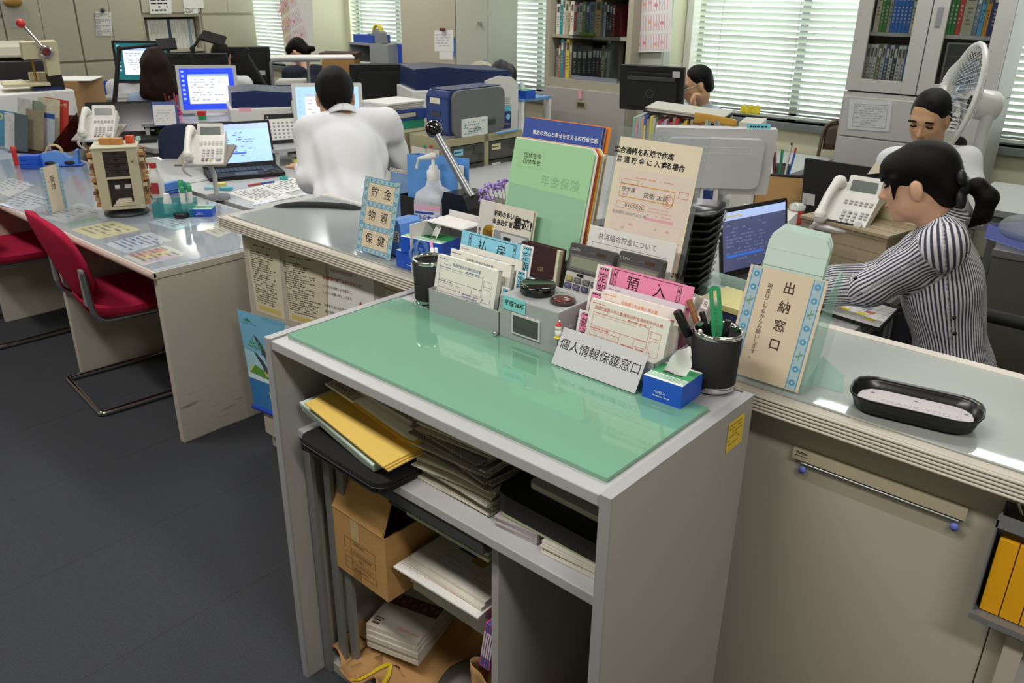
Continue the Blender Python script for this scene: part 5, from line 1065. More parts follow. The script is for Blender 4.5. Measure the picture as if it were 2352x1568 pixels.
def screen(name,bgc,accents,emit=1.0):
    m=mat(name,bgc,.15,var=.12,scale=3,emit=emit);return m
def monitor(label,c,rz,w,h,stand=.08,tilt=6,body=None,face=None,draw=None,back=None):
    """flat monitor on a foot; face towards local -y"""
    body=body or M_BLACKM;t=thing('computer_monitor',label,'monitor',c,rz);a=rad(-tilt);R=Matrix.Translation((0,0,stand)) @Matrix.Rotation(a,4,'X')
    b=MB();b.T=R;F=basis((0,-.02,0),(1,0,0),(0,0,1));e=.022;b.prism(rrect(w,h,.008,3,0,h/2),-.03,0,body,F);hs=b.build('housing',t,bevel=.003)
    b=MB();b.T=R;b.quad2(-w/2+e,e*1.2,w/2-e,h-e,face or mat('screen_off','24272c',.12),F @LM((0,0,.0008)))
    if draw:draw(b,-w/2+e,e*1.2,w/2-e,h-e,F @LM((0,0,.0012)))
    b.build('screen',hs)
    b=MB();b.T=R;B2=basis((0,.012,0),(-1,0,0),(0,0,1));b.prism(rrect(w*.8,h*.75,.03,4,0,h*.5),0,.022,body,B2)
    if back:back(b,w,h,B2 @LM((0,0,.0225)))
    b.build('back_shell',hs,bevel=.006)
    b=MB();b.box((-.035,.0,.01),(.035,.035,stand+h*.3),body);b.build('neck',t);b=MB();b.lathe([(.115,0),(.118,.006),(.10,.012),(.03,.016)],body,28,sy=.8);b.build('foot',t)
    return t
def win_draw(cols,bars=True,seed=1):
    def f(b,x0,y0,x1,y1,T):
        w,h=x1-x0,y1-y0;WN=mat('window_white','e4ebf4',.2,emit=.9);BR=mat('window_bar','a9c0e8',.2,emit=.7)
        b.quad2(x0+.14*w,y0+.14*h,x1-.10*w,y1-.14*h,WN,T);b.quad2(x0+.14*w,y1-.2*h,x1-.10*w,y1-.14*h,BR,T @LM((0,0,.0003)));b.scribble(x0+.18*w,y0+.2*h,x1-.16*w,y1-.24*h,9,mat('screen_ink','a8b4c8',.3,emit=.62),T @LM((0,0,.0003)),seed=seed,fill=.5,dash=.02)
        for i in range(7):b.quad2(x0+.03*w,y1-(.1+.11*i)*h,x0+.08*w,y1-(.05+.11*i)*h,BR,T)
    return f
SC_BLUE,SC_PALE,SC_TEAL,SC_DIM=mat('screen_blue','2a48e0',.2,var=.35,scale=4,emit=.9),mat('screen_pale','9ec2f4',.2,var=.1,emit=.9),mat('screen_teal','1c6f78',.2,var=.1,emit=.5),mat('screen_dim','5a628c',.2,var=.1,emit=.25)
def laptop(label,c,rz,w=.36,d=.25,h=.225,open_=105,face=None,draw=None,badge=None):
    t=thing('laptop',label,'laptop',c,rz);b=MB();b.prism(rrect(w,d,.01,3),0,.022,M_BLACKM);bs=b.build('base',t,bevel=.002)
    b=MB();K=mat('key_dark','2c2d30',.5)
    for r in range(5):
        for k in range(14):b.cb((-w*.42+w*.06*(k+.5),d*.30-.019*r,.0235),(w*.052,.016,.003),K)
    b.build('keyboard',bs);b=MB();b.cb((0,-d*.28,.0222),(w*.3,d*.28,.0008),M_DGREY);b.build('touchpad',bs)
    R=Matrix.Translation((0,d/2-.006,.022)) @Matrix.Rotation(rad(-(open_-90)),4,'X');F=basis((0,0,0),(1,0,0),(0,0,1))
    b=MB();b.T=R;b.prism(rrect(w,h,.008,3,0,h/2),-.008,0,M_BLACKM,F)
    if badge:badge(b,w,h,F)
    ld=b.build('lid',t,bevel=.0015)
    b=MB();b.T=R;x0,y0,x1,y1=-w/2+.012,.022,w/2-.012,h-.014;b.quad2(x0,y0,x1,y1,face or mat('screen_off','24272c',.12),F @LM((0,0,.0006)))
    if draw:draw(b,x0,y0,x1,y1,F @LM((0,0,.001)))
    b.build('screen',ld);return t
def sheet_draw(b,x0,y0,x1,y1,T):
    w,h=x1-x0,y1-y0;BR=mat('sheet_bar','7f9ce0',.2,emit=.5);b.quad2(x0,y1-.14*h,x1,y1,mat('sheet_ribbon','a8bdec',.2,emit=.7),T);b.quad2(x0+.04*w,y1-.09*h,x0+.3*w,y1-.06*h,mat('sheet_cell','d0c8a0',.3,emit=.4),T @LM((0,0,.0003)))
    b.scribble(x0+.05*w,y0+.15*h,x1-.15*w,y1-.2*h,11,mat('sheet_ink','7384b8',.3,emit=.25),T,seed=2,fill=.4,dash=.016);b.quad2(x0+.05*w,y0+.22*h,x0+.62*w,y0+.27*h,mat('sheet_select','3f6fd0',.3,emit=.5),T @LM((0,0,.0003)))
PHW=mat('phone_white','dcdad4',.4,var=.02)
def phone(label,M,cord=True):
    """business phone lying in the xy plane of M, handset on the left, display at the far (y+) side"""
    t=thing('desk_phone',label,'telephone',M=M,group='white business telephones')
    S=Matrix(((0,0,1,0),(1,0,0,0),(0,1,0,0),(0,0,0,1)))     # prism profile in y,z extruded along x
    b=MB();b.prism([(-.11,0),(.11,0),(.11,.055),(.06,.052),(-.11,.022)],-.09,.10,PHW,S);b.build('body',t,bevel=.006,seg=3)
    b=MB();b.T=Matrix.Translation((.03,.092,.062)) @Matrix.Rotation(rad(38),4,'X');b.prism(rrect(.125,.07,.006,3),-.012,.006,PHW);hs=b.build('display_hood',t,bevel=.003)
    b=MB();b.T=Matrix.Translation((.03,.092,.062)) @Matrix.Rotation(rad(38),4,'X');b.prism(rrect(.098,.042,.003,3,0,-.003),.006,.0072,mat('phone_lcd','6f7672',.2));b.build('display',hs)
    sl=atan2(.030,.17);T=Matrix.Translation((.035,-.02,.0425)) @Matrix.Rotation(sl,4,'X');BT=mat('phone_key','b9bab8',.4);b=MB();b.T=T
    for r in range(4):
        for k in range(3):b.prism(rrect(.013,.010,.004,3,-.032+.021*k,-.008-.0155*r),.0,.004,BT)
    b.build('number_keys',t);b=MB();b.T=T
    for r in range(2):
        for k in range(6):b.prism(rrect(.013,.005,.002,2,-.045+.019*k,.042-.011*r),.0,.003,BT)
    b.build('line_keys',t);b=MB();b.T=T
    for r in range(3):
        for k in range(2):b.prism(rrect(.012,.006,.002,2,.034+.017*k,-.004-.011*r),.0,.003,BT)
    b.build('function_keys',t);b=MB();b.T=T;b.lathe([(.014,0),(.0145,.003),(.011,.004),(.009,.0025),(.007,.0045),(.001,.0045)],BT,20,(.040,-.058,0),caps=False)
    for k,c in enumerate(('a0383c','4a4f6a','c9b23c')):b.prism(rrect(.012,.005,.002,2,-.034+.018*k,-.071),0,.003,mat('phone_dot_'+c,c,.4))
    b.build('dial_pad',t)
    b=MB();hp=[(-.062,-.098,.055),(-.064,-.08,.068),(-.066,-.03,.082),(-.066,.03,.088),(-.064,.075,.082),(-.062,.098,.066)];b.tube(arcpts(hp,.03,4),[.02,.024,.024,.022,.019,.018,.017,.016,.016,.016,.016,.016,.016,.016,.017,.018,.019,.02,.023,.024,.024,.02][:len(arcpts(hp,.03,4))],PHW,12)
    b.ball((-.062,-.088,.050),(.026,.026,.022),PHW,14);b.ball((-.062,.086,.064),(.024,.024,.02),PHW,14);b.build('handset',t)
    if cord:
        P=[]
        for i in range(160):
            q=i/159;base=Vector((-.065-.03*sin(PI*q),-.11-.02*q,.04-.075*q));P.append(base+Vector((.006*cos(q*120),0,.006*sin(q*120))))
        b=MB();b.tube(P,.0018,PHW,5);b.build('coil_cord',t)
    return t
def office_chair(label,c,rz,fab,h=.46,bh=.86,bw=.44,arms=False,group='office chairs'):
    """faces local -y"""
    t=thing('office_chair',label,'chair',c,rz,group);F=mat('fab_'+fab,fab,.9,var=.12,scale=200,bump=.2)
    b=MB();b.prism(rrect(.48,.46,.08,5),h-.06,h,F);b.build('seat',t,bevel=.02,seg=3)
    b=MB();G=lambda u,v:((u-.5)*bw*(1-.12*abs(2*v-1)**4),.20+.05*v-.05*(1-(2*u-1)**2)*1+.04,h+.10+(bh-h-.10)*(v-.0*u)-(.05*abs(2*u-1)**5 if v > .5 else 0)*v)
    b.grid(G,14,12,F);b.build('backrest',t,solid=.045,bevel=.012)
    b=MB();b.box((-.03,.22,h-.04),(.03,.26,h+.25),M_BLACKM);b.tube([(0,0,.06),(0,0,h-.06)],.025,M_BLACKM,10);b.build('column',t)
    for k in range(5):
        a=2*PI*k/5+.3;b=MB();b.tube([(0,0,.09),(.28*cos(a),.28*sin(a),.06)],.02,M_BLACKM,8);lg=b.build('leg',t);b=MB();b.lathe([(.028,-.02),(.03,0),(.028,.02)],M_BLACK,12,T=Matrix.Translation((.28*cos(a),.28*sin(a),.031)) @Matrix.Rotation(PI/2,4,'X'));b.build('caster',lg)
    if arms:
        for s in (-1,1):
            b=MB();b.tube([(s*.25,.18,h),(s*.27,.18,h+.2),(s*.27,.1,h+.23),(s*.27,-.16,h+.23)],.022,M_BLACKM,8);b.build('armrest',t)
    return t
def bx(name,label,cat,c,s,m,rz=0,group=None,bevel=.002,marks=None):
    b=MB();b.box((-s[0]/2,-s[1]/2,0),(s[0]/2,s[1]/2,s[2]),m)
    if marks:marks(b,*s)
    o=b.build(name,bevel=bevel);o.location=c;o.rotation_euler=(0,0,rz);return mark(o,label,cat,group)
FR=lambda s,z0=0:basis((0,-s[1]/2-.0006,z0),(1,0,0),(0,0,1))
# ------------------------------------------------------------------ desks
desk('grey desk under the elbow of the man in the white shirt',-4.10,-3.39,2.02,3.16)
desk('grey desk facing it that carries the two telephones arms and laptop',-4.84,-4.115,2.02,3.16)
desk('grey desk behind the white-shirted man holding the black-backed monitor',-4.9,-4.32,3.18,4.9)
desk('desk of the long-haired woman by the lockers',-7.0,-6.25,2.75,4.2)
desk('desk with the blue-screen monitor and pink toy',-6.0,-5.2,2.45,3.9)
desk('desk facing the long-haired woman',-7.75,-7.02,2.75,4.2);desk('desk of the woman in navy',-7.75,-6.6,4.6,5.3);desk('low grey side desk under the bright blind',-2.7,-1.95,4.4,5.4,.68)
desk('desk holding the row of tabbed files',-3.35,-2.1,3.0,4.35);desk('grey desk of the woman in stripes',-1.75,-.74,1.90,3.05);desk('desk of the man behind the woman in stripes',-1.92,-1.06,3.08,4.35)
# ------------------------------------------------------------------ left table things
TT_=TZ+.0034;rzc=rad(41)
c=at(292,487,TT_);t=thing('stamp_rack','rotating ivory stamp rack with dark drawers on the long table','stamp rack',(c.x,c.y,TT_),rad(61));zr=zat(270,330,c.x,c.y)-TT_;w=.178;IV=mat('rack_ivory','bcb59a',.5,var=.03);BRN=mat('rack_dark','2a2320',.5)
b=MB();b.lathe([(.092,0),(.095,.006),(.088,.012),(.03,.016),(.03,.035)],M_DGREY,32);b.build('turntable',t)
b=MB();z0=.034;b.box((-w/2,-w/2,z0),(-w*.27,w/2,zr-.006),IV);b.box((w*.26,-w/2,z0),(w/2,w/2,zr-.006),IV);b.box((-w*.27,-w/2,z0),(w*.26,w/2,z0+.012),IV);b.box((-w*.27,-w/2,zr-.018),(w*.26,w/2,zr-.006),IV);b.box((-w*.27,-w*.3,z0+.012),(w*.26,w/2,zr-.018),BRN);b.box((-w*.27,-w/2,zr*.55),(w*.26,-w*.3,zr*.55+.01),IV);b.box((-w/2-.004,-w/2-.004,zr-.006),(w/2+.004,w/2+.004,zr),IV);b.build('cabinet',t,bevel=.001)
hd=(zr-.018-zr*.55-.01)/4
for i in range(4):
    b=MB();z1=zr*.55+.01+hd*i;b.box((-w*.26,-w/2+.002,z1+.001),(w*.25,-w*.3,z1+hd-.001),BRN);dr=b.build('drawer',t,bevel=.001);b=MB();b.prism([(.010*cos(q),.008*sin(q)) for q in np.linspace(PI,2*PI,9)],0,.003,M_BLACK,basis((0,-w/2+.002,z1+hd-.004),(1,0,0),(0,0,1)));b.build('finger_pull',dr)
b=MB();b.ball((w*.36,-w/2-.004,zr*.80),.006,mat('brass','b08a3c',.3,.8),10);b.build('lock',t)
for s in (-1,1):
    for k in range(9):
        b=MB()
        for j in range(4):b.cb((s*(w/2+.010+.002*((j+k) %3)),-w/2+.025+.043*j,z0+.02+k*(zr-.06)/9),(.018,.022,(zr-.06)/9*(.5+.1*((j*k) %4))),[M_WOOD,M_BRWN,mat('stamp_dark','6a4630',.6),mat('stamp_pale','cdb894',.6)][(3*j+k) %4])
        b.build('hanging_stamp',t)
for (x,z1,ww) in ((-.03,.205*0+zr*.42,.02),(.012,zr*.42,.024)):
    b=MB();b.cb((x+.015,-w*.31,z1),(ww,.004,.016),M_PAPER);b.build('label',t)
for k in range(4):
    b=MB();b.cb((.005+.004*(k %2),-w*.40,z0+.018+.0075*k),(.09-.012*k,.03,.006),mat('stamp_grip','d8cfb8',.6));b.build('rubber_stamp',t)
for i,(px,sx,lab) in enumerate(((244,.05,'pale wooden stamp block on top of the ivory rack'),(268,.052,'second wooden stamp block on the ivory rack'))):
    p=at(px,331,TT_+zr);bx('stamp_block',lab,'stamp',(p.x,p.y,TT_+zr+.0008),(sx,.03,.026),M_WOOD,rzc)
p=at(300,328,TT_+zr);bx('stamp_case','small orange plastic box on the ivory rack','box',(p.x,p.y,TT_+zr+.0008),(.03,.03,.032),mat('orange_plastic','c8502c',.35),rzc);p=at(318,322,TT_+zr);bx('eraser','small pale teal block at the rack edge','eraser',(p.x,p.y,TT_+zr+.0008),(.016,.02,.016),mat('pale_teal','a3cfd0',.5),rzc)
# acrylic sign seen nearly edge on
p=at(132,485,TT_);q=at(118,480,TT_);hh=zat(128,378,p.x,p.y)-TT_;t=thing('desk_sign','narrow cream acrylic sign standing edge-on on the long table','sign',M=LM((p.x,p.y,TT_),rad(118),0,0));b=MB();b.box((-.06,-.006,0),(.06,.006,hh),M_CLEAR);b.build('holder',t);b=MB();b.box((-.056,-.0068,.002),(.056,-.0062,hh-.002),mat('cashier_card','dccdb2',.5,var=.02));F=basis((0,-.0072,0),(1,0,0),(0,0,1));flower_band(b,-.056,-.04,.002,hh-.002,F);flower_band(b,.04,.056,.002,hh-.002,F);b.text('受付',.03,M_INK,F @LM((0,hh*.7,.0004)),vertical=True);b.build('card',t)
# tape dispenser
c=at(140,380,TT_);t=thing('tape_dispenser','blue tape dispenser with a roll of clear tape','tape dispenser',(c.x,c.y,TT_),rzc+.25);XZ=lambda y:Matrix(((1,0,0,0),(0,0,1,y),(0,1,0,0),(0,0,0,1)))
b=MB();b.prism([(-.09,.012),(.10,.012),(.105,.085),(.092,.09),(.08,.05),(.05,.045),(.03,.07),(-.02,.082),(-.08,.075),(-.095,.06)],-.03,.03,M_SKYB,XZ(0));b.box((-.10,-.036,0),(.12,.036,.012),M_BLUEP);b.build('body',t,bevel=.005);b=MB();b.lathe([(.045,-.012),(.045,.012),(.036,.012),(.036,-.012),(.045,-.012)],mat('tape_amber','c9b47a',.2),28,T=Matrix.Translation((-.02,0,.075)) @Matrix.Rotation(PI/2,4,'X'),caps=False);b.build('tape_roll',t)
for x in (-.045,.055):
    b=MB();b.ball((x,-.034,.02),(.028,.006,.012),M_BLACK,12);b.build('foot_grip',t)
c=at(75,385,TT_)
for i in range(3):bx('tissue_pack',['lowest','middle','topmost'][i]+' small blue tissue box beside the tape dispenser','tissue box',(c.x,c.y,TT_+.024*i),(.10,.07,.0235),mat('box_blue','1f55c8',.45,var=.03),rzc+.1*i)
c=at(55,378,TT_);t=thing('glue_stick','red glue stick standing beside the blue tissue boxes','glue stick',(c.x-.02,c.y-.03,TT_));b=MB();b.lathe([(.013,0),(.013,.075)],M_RED,16);b.build('tube',t);b=MB();b.lathe([(.0135,.075),(.0135,.10),(.01,.103)],M_RED,16);b.build('cap',t)
# brochure rack
c=at(70,352,TT_);t=thing('brochure_rack','smoked acrylic brochure rack at the far end of the long table','brochure rack',(c.x,c.y,TT_),rzc-.2);SMK=clear('brown_acrylic','6a3c3a',.1,.25,'4a2222')
b=MB();b.add([(-.16,.21,0),(.19,.21,0),(.19,.24,.2),(-.16,.24,.2)],[(0,1,2,3)],SMK);b.build('divider',t,solid=.004);b=MB();b.add([(.15,.0,0),(.19,.22,0),(.20,.22,.22),(.155,.0,.05)],[(0,1,2,3)],SMK);b.build('side_plate',t,solid=.004)
b=MB();b.box((-.16,0,0),(.19,.2,.004),SMK);b.build('base_plate',t)
BR=[((0,255),'cyan','5aa0c4','blue and yellow car magazine standing in the smoked rack',.22,.27,'カーセン'),((40,262),'a','c9ccc8','white brochure with yellow print in the smoked rack',.10,.30,''),((62,268),'b','8d9a86','grey-green brochure standing in the smoked rack',.12,.29,''),((95,262),'c','d4cfb4','cream brochure behind the blue-headed leaflet',.15,.30,''),((95,278),'d','b9c0c8','leaflet with a blue heading in the smoked rack',.10,.22,'■'),((105,226),'e','c8443c','red booklet at the back of the smoked rack',.17,.33,'あかしあ'),((45,330),'f','5d6870','dark photo leaflet leaning in front of the rack',.09,.22,''),((72,306),'g','9c8e78','tan photo brochure in the middle of the rack',.12,.24,''),((20,325),'h','d8d8da','white pamphlet standing left in the rack',.08,.22,'')]
MB_=t.location
for i,(pp,k,c_,lab,w,h,tx) in enumerate(BR):
    dep=[.13,.10,.12,.16,.11,.19,.02,.075,.05][i];cc,ss=cos(rzc-.2),sin(rzc-.2);O=Vector((c.x-ss*dep,c.y+cc*dep,TT_+.006));d=ray(pp[0],pp[1]);n=Vector((ss,-cc,0));P=Vector((0,0,CAM_Z))+d*((O-Vector((0,0,CAM_Z))).dot(n)/d.dot(n));u=Vector((cc,ss,0));xo=(P-O).dot(u);h=max(.1,P.z-TT_-.006) if i in (0,5) else h
    M=basis(O+u*xo,u+Vector((0,0,-.12)),(-.15*ss,.15*cc,1));b=MB();b.box((-w/2,0,-.004),(w/2,h,0),mat('brochure_'+k,c_,.5,var=.25,scale=30))
    if tx == 'カーセン':b.text(tx,.05,M_YELP,LM((0.02,h-.04,.0006)),bold=.002)
    elif tx == '■':b.quad2(-w/2,h-.03,w/2,h,mi('2f4f9a'),LM((0,0,.0005)))
    elif tx:b.text('お知らせ',.03,M_WHITE,LM((.02,h-.03,.0006)))
    mark(b.build('brochure',M=M),lab,'brochure')
# spray bottle, stapler, teal tray with green stamps
c=at(362,452,TT_);t=thing('spray_bottle','white spray bottle with a red collar behind the stamp rack','spray bottle',(c.x,c.y,TT_),rzc);zs=zat(362,360,c.x,c.y)-TT_
b=MB();b.lathe([(.036,0),(.038,.01),(.038,zs*.42),(.030,zs*.55),(.016,zs*.72),(.014,zs*.76)],M_WHITE,24);b.build('bottle',t);b=MB();b.lathe([(.017,zs*.74),(.017,zs*.86)],M_RED,18);b.build('collar',t)
b=MB();b.prism([(-.045,zs*.90),(-.04,zs*.97),(.03,zs),(.05,zs*.93),(.045,zs*.88),(.01,zs*.86),(-.012,zs*.86)],-.012,.012,M_WHITE,XZ(0));hd_=b.build('trigger_head',t,bevel=.004);b=MB();b.cb((-.048,0,zs*.935),(.012,.016,.018),M_RED);b.tube([(-.02,0,zs*.87),(-.034,0,zs*.76)],.005,M_RED,8);b.build('trigger',hd_)
b=MB();F=basis((0,-.0395,0),(1,0,0),(0,0,1));b.quad2(-.03,zs*.12,.03,zs*.40,mat('label_red','b8404c',.5),F);b.build('label',t)
c2=at(352,448,TT_);bx('label_card','white card leaning on the spray bottle','card',(c2.x+.02,c2.y-.055,TT_),(.07,.002,.055),M_PAPER,rzc-.2)
c=at(406,440,TT_);t=thing('stapler','blue stapler lying behind the teal stamp tray','stapler',(c.x,c.y,TT_),rzc+.9);b=MB();b.box((-.06,-.018,0),(.07,.018,.012),M_BLUEP);b.build('base',t,bevel=.003);b=MB();b.prism([(-.06,.02),(.065,.014),(.06,.04),(.0,.055),(-.06,.05)],-.016,.016,M_SKYB,XZ(0));b.build('arm',t,bevel=.004)
c=at(405,492,TT_);t=thing('desk_tidy','clear teal tray holding green-capped stamps','desk tidy',(c.x,c.y,TT_),rzc+.12);TLC=clear('teal_acrylic','a8e0de',.1,.22,'4fa8ac')
b=MB();
for (a,d) in (((-.085,-.05,0),(.085,.05,.003)),((-.085,-.05,.004),(.085,-.047,.06)),((-.085,.047,.004),(.085,.05,.065)),((-.085,-.047,.004),(-.082,.047,.06)),((.082,-.047,.004),(.085,.047,.06)),((.01,-.047,.004),(.013,.047,.05))):b.box(a,d,TLC)
b.build('tray',t);MT=LM((c.x,c.y,TT_),rzc+.12)
for i,(x,y,h) in enumerate(((.03,.02,.135),(.045,-.015,.12),(.06,.025,.13),(.073,-.005,.125),(.03,.035,.14))):
    p=MT @Vector((x,y,.0045));s_=thing('stamp',['green-capped stamp standing in the teal tray, nearest the divider','short green-capped stamp at the tray front','green-capped stamp at the tray back','green-capped stamp at the tray end','tallest green-capped stamp in the teal tray'][i],'stamp',p,group='green-capped stamps');b=MB();b.lathe([(.009,.012),(.010,h*.75),(.009,h*.8)],M_WHITE,14);b.build('barrel',s_);b=MB();b.lathe([(.011,h*.8),(.011,h),(.008,h+.003)],M_GREEN,14);b.build('cap',s_);b=MB();b.lathe([(.012,0),(.012,.012)],M_GREEN,14);b.build('foot',s_)
p=MT @Vector((-.03,.0,.0045));t=thing('correction_bottle','white round bottle with a green stripe in the teal tray','bottle',p);b=MB();b.lathe([(.018,0),(.019,.06),(.014,.075),(.012,.09)],M_WHITE,18);b.build('bottle',t)
c=at(422,497,TT_);t=thing('stamp_pad','round black stamp pad in front of the teal tray','stamp pad',(c.x+.0,c.y-.01,TT_));b=MB();b.lathe([(.03,0),(.032,.004),(.032,.016),(.029,.019),(.001,.019)],M_BLACK,28);b.build('case',t)
c=at(466,492,TT_);tissue_box('tissue_pack','flat blue and green tissue pack beside the teal tray',(c.x,c.y,TT_),rzc+.1,.10,.07,.032,False)
# phone arms and phones
def phone_arm(label,foot,top):
    t=thing('telephone_stand',label,'phone stand',(foot[0],foot[1],foot[2]));v=Vector(top)-Vector(foot);b=MB();b.lathe([(.06,0),(.06,.012),(.02,.016)],M_GREY,18);b.build('base',t);b=MB();b.tube([(0,0,.01),(0,0,v.z*.55),(v.x,v.y,v.z-.012)],.012,M_LGREY,8);b.build('arm',t);M=basis(v,_rt,(0,0,1));b=MB();b.T=LM(v,rzc,rad(18));b.cb((0,0,-.007),(.24,.2,.010),mat('arm_tray','8a8275',.5));b.build('tray',t)
    return t
for i,(px,py,zz,fx,fy,lab,yaw) in enumerate(((228,300,.90,205,350,'white desk phone on an arm at the far side of the stamp rack',.55),(472,352,.92,452,430,'white desk phone on an arm before the open laptop',.42))):
    p=at(px,py,zz);M=LM((p.x,p.y,zz+.004),rzc+.16,rad(32),s=.95);phone(lab,M)
    phone_arm(['telescopic phone arm behind the stamp rack','telescopic phone arm beside the laptop'][i],(p.x+.02,p.y+.02,.7005),(p.x,p.y,zz-.004))
# ------------------------------------------------------------------ block A: laptop, papers, riser, calendar, monitor
c=(at(405,430,.72)+at(640,405,.70))/2
lp=at(500,415,.7005);laptop('open black laptop with a spreadsheet on its pale blue screen',(-4.10,2.42,.7005),rad(68),.40,.26,.25,108,SC_PALE,sheet_draw)
paper_on('pink mouse mat beside the black laptop',[(575,402),(610,412),(650,402),(618,393)],.7005,mat('mouse_mat_pink','9c5a78',.8),name='mouse_mat',group=None,cat='mouse mat',th=.002)
c=at(625,398,.71);t=thing('computer_mouse','black computer mouse glowing red on the pink mat','mouse',(c.x,c.y,.7035),rzc);b=MB();b.ball((0,0,.012),(.055,.032,.022),M_BLACK,18);b.build('shell',t);b=MB();b.cb((.0,-.028,.006),(.05,.006,.006),mat('mouse_red','d0342c',.3,emit=.5));b.build('light_strip',t)
for i,(pp,lab) in enumerate((([(520,443),(600,470),(675,450),(590,428)],'typed sheet on the desk before the laptop'),([(588,428),(640,446),(735,425),(670,408)],'sheet with a table under the man’s elbow'))):paper_on(lab.replace('’',''),pp,.7005+.001*i,M_PAPER,pm(9,seed=i+20),group='loose sheets on the desk')
paper_on('clear file edge along the grey desk front',[(580,468),(584,471),(705,447),(700,443)],.7018,mat('glossy_white','e8eaec',.1),name='clear_file',group=None,cat='file')
for i,(px,py,cc,lab) in enumerate(((505,428,'e0d27a','yellow sticky note pad on the desk corner'),(520,436,'5fb6c8','light blue note pad on the desk corner'),(485,434,'9cc4d2','pale blue card stack under the yellow notes'))):
    c=at(px,py,.7005);bx('note_pad',lab,'note pad',(c.x,c.y,.7005),(.06,.035,.014+.006*(i == 0)),mat('note_'+cc,cc,.7),rzc)
for i,(px,py,px2,py2,cc,lab) in enumerate(((570,426,604,420,'c05040','red pen lying before the laptop'),(598,421,630,417,'3c5aa0','blue pen lying before the laptop'))):
    a,e=at(px,py,.7065),at(px2,py2,.7065);b=MB();b.tube([a,e],.0055,mat('pen_'+cc,cc,.4),8);mark(b.build('ball_pen'),lab,'pen')
c=at(652,413,.7005);t=thing('tape_roll','small teal tape roll by the mouse mat','tape',(c.x,c.y,.7005));b=MB();b.lathe([(.022,0),(.022,.018),(.01,.018),(.01,0),(.022,0)],M_TEAL,20,caps=False);b.build('roll',t)
rc=at(690,345,.79);riser('grey monitor shelf behind the shoulder of the white-shirted man',(rc.x-.12,rc.y+.18,.7005),rad(80),.62,.24,.10)
c=at(660,325,.80);t=thing('desk_calendar','black-framed desk calendar standing on the grey shelf','calendar',(c.x,c.y-.02,.801),rad(66))
b=MB();b.prism([(-.055,0),(.055,0),(.0,.165)],-.105,.105,M_BLACKM,Matrix(((0,0,1,0),(1,0,0,0),(0,1,0,0),(0,0,0,1))));b.build('frame',t)
b=MB();F=basis((0,-.0562,0),(1,0,0),(0,.055,.165));b.quad2(-.10,.022,.10,.145,M_PAPER,F);GI=mi('8d8e94');RI=mi('d06a6a')
for r in range(5):
    for k in range(7):b.quad2(-.088+.026*k,.032+.021*r,-.076+.026*k,.042+.021*r,RI if k == 0 else GI,F @LM((0,0,.0004)))
b.quad2(.05,.024,.075,.045,M_YELP,F @LM((0,0,.0006)));b.text('8',.018,M_WHITE,F @LM((-.085,.156,.0004)));b.build('page',t)
c=at(670,335,.80);bx('note_pad','yellow and white memo pads beside the black calendar','note pad',(c.x+.06,c.y+.03,.7005),(.10,.07,.03),M_YELP,rzc)
# monitor behind the man's head
p=atr(757,290,5.2);monitor('white-framed monitor hidden behind the head of the white-shirted man',(p.x,p.y,.761),rad(52),.41,.33,.05,8,M_LGREY,SC_PALE,win_draw(None,seed=4))
riser('monitor shelf under the white-framed monitor',(p.x,p.y,.7005),rad(52),.5,.3,.06)
# ------------------------------------------------------------------ drawer cabinets with printers
C0=at(1028,322,.88);C1=at(1200,297,.88);KH=mat('khaki_cabinet','a39c7c',.5,var=.03);yw=C1.y-C0.y
t=thing('drawer_cabinet','khaki cabinet with two columns of clear drawers','drawer cabinet',(C0.x,C0.y,0),rad(90)+atan2(-(C1.x-C0.x),yw));DRC=clear('smoke_drawer','a8a8a8',.1,.45,'6c6c68')
b=MB();b.box((0,0,0),(.02,.34,.88),KH);b.box((yw-.02,0,0),(yw,.34,.88),KH);b.box((yw*.47,0,0),(yw*.53,.34,.88),KH);b.box((.02,0,.84),(yw-.02,.34,.88),KH);b.box((.02,.32,0),(yw-.02,.34,.84),KH);b.box((.02,0,0),(yw-.02,.32,.04),KH);b.build('carcass',t,bevel=.001)
for col in range(2):
    for r in range(7):
        x0,x1=(.022,yw*.47-.003) if col == 0 else (yw*.53+.003,yw-.022);z1=.835-r*.112;b=MB();b.box((x0,-.004,z1-.105),(x1,.31,z1),DRC);d=b.build('drawer',t,bevel=.004)
        b=MB();b.box((x0+.03,.02,z1-.10),(x1-.03,.3,z1-.04),mat('drawer_papers','8d8576',.8,var=.3,scale=20));b.build('papers',d)
        b=MB();F=basis((0,-.0046,0),(1,0,0),(0,0,1));b.quad2(x0+.02,z1-.05,x0+.09,z1-.015,[M_CYANP,mat('label_yellow','d9d2a0',.7),M_PAPER,mat('label_mint','c4d9c4',.7)][(r+col) %4],F);b.scribble(x0+.025,z1-.042,x0+.085,z1-.022,1,M_INK,F @LM((0,0,.0004)),dash=.01);b.build('label',d)
        b=MB();b.box((x1-.085,-.012,z1-.05),(x1-.02,-.004,z1-.012),DRC);b.build('handle',d)
bx('side_cabinet','khaki cabinet end with a sheet clipped to it, beside the drawers','cabinet',(C0.x-.68,C0.y+.26,0),(.62,.5,.88),KH)
p=aty(962,340,C0.y-.004);q=aty(1020,352,C0.y-.004);sh=wall_sheet('notice','white sheet clipped to the khaki cabinet side','notice',(945,335),(1008,345),(948,400),(1010,412),C0.y-.02,mat('sheet_grey','cfc9c2',.8),lambda b,w,h:b.scribble(w*.1,h*.5,w*.5,h*.6,1,M_INKG,Z))
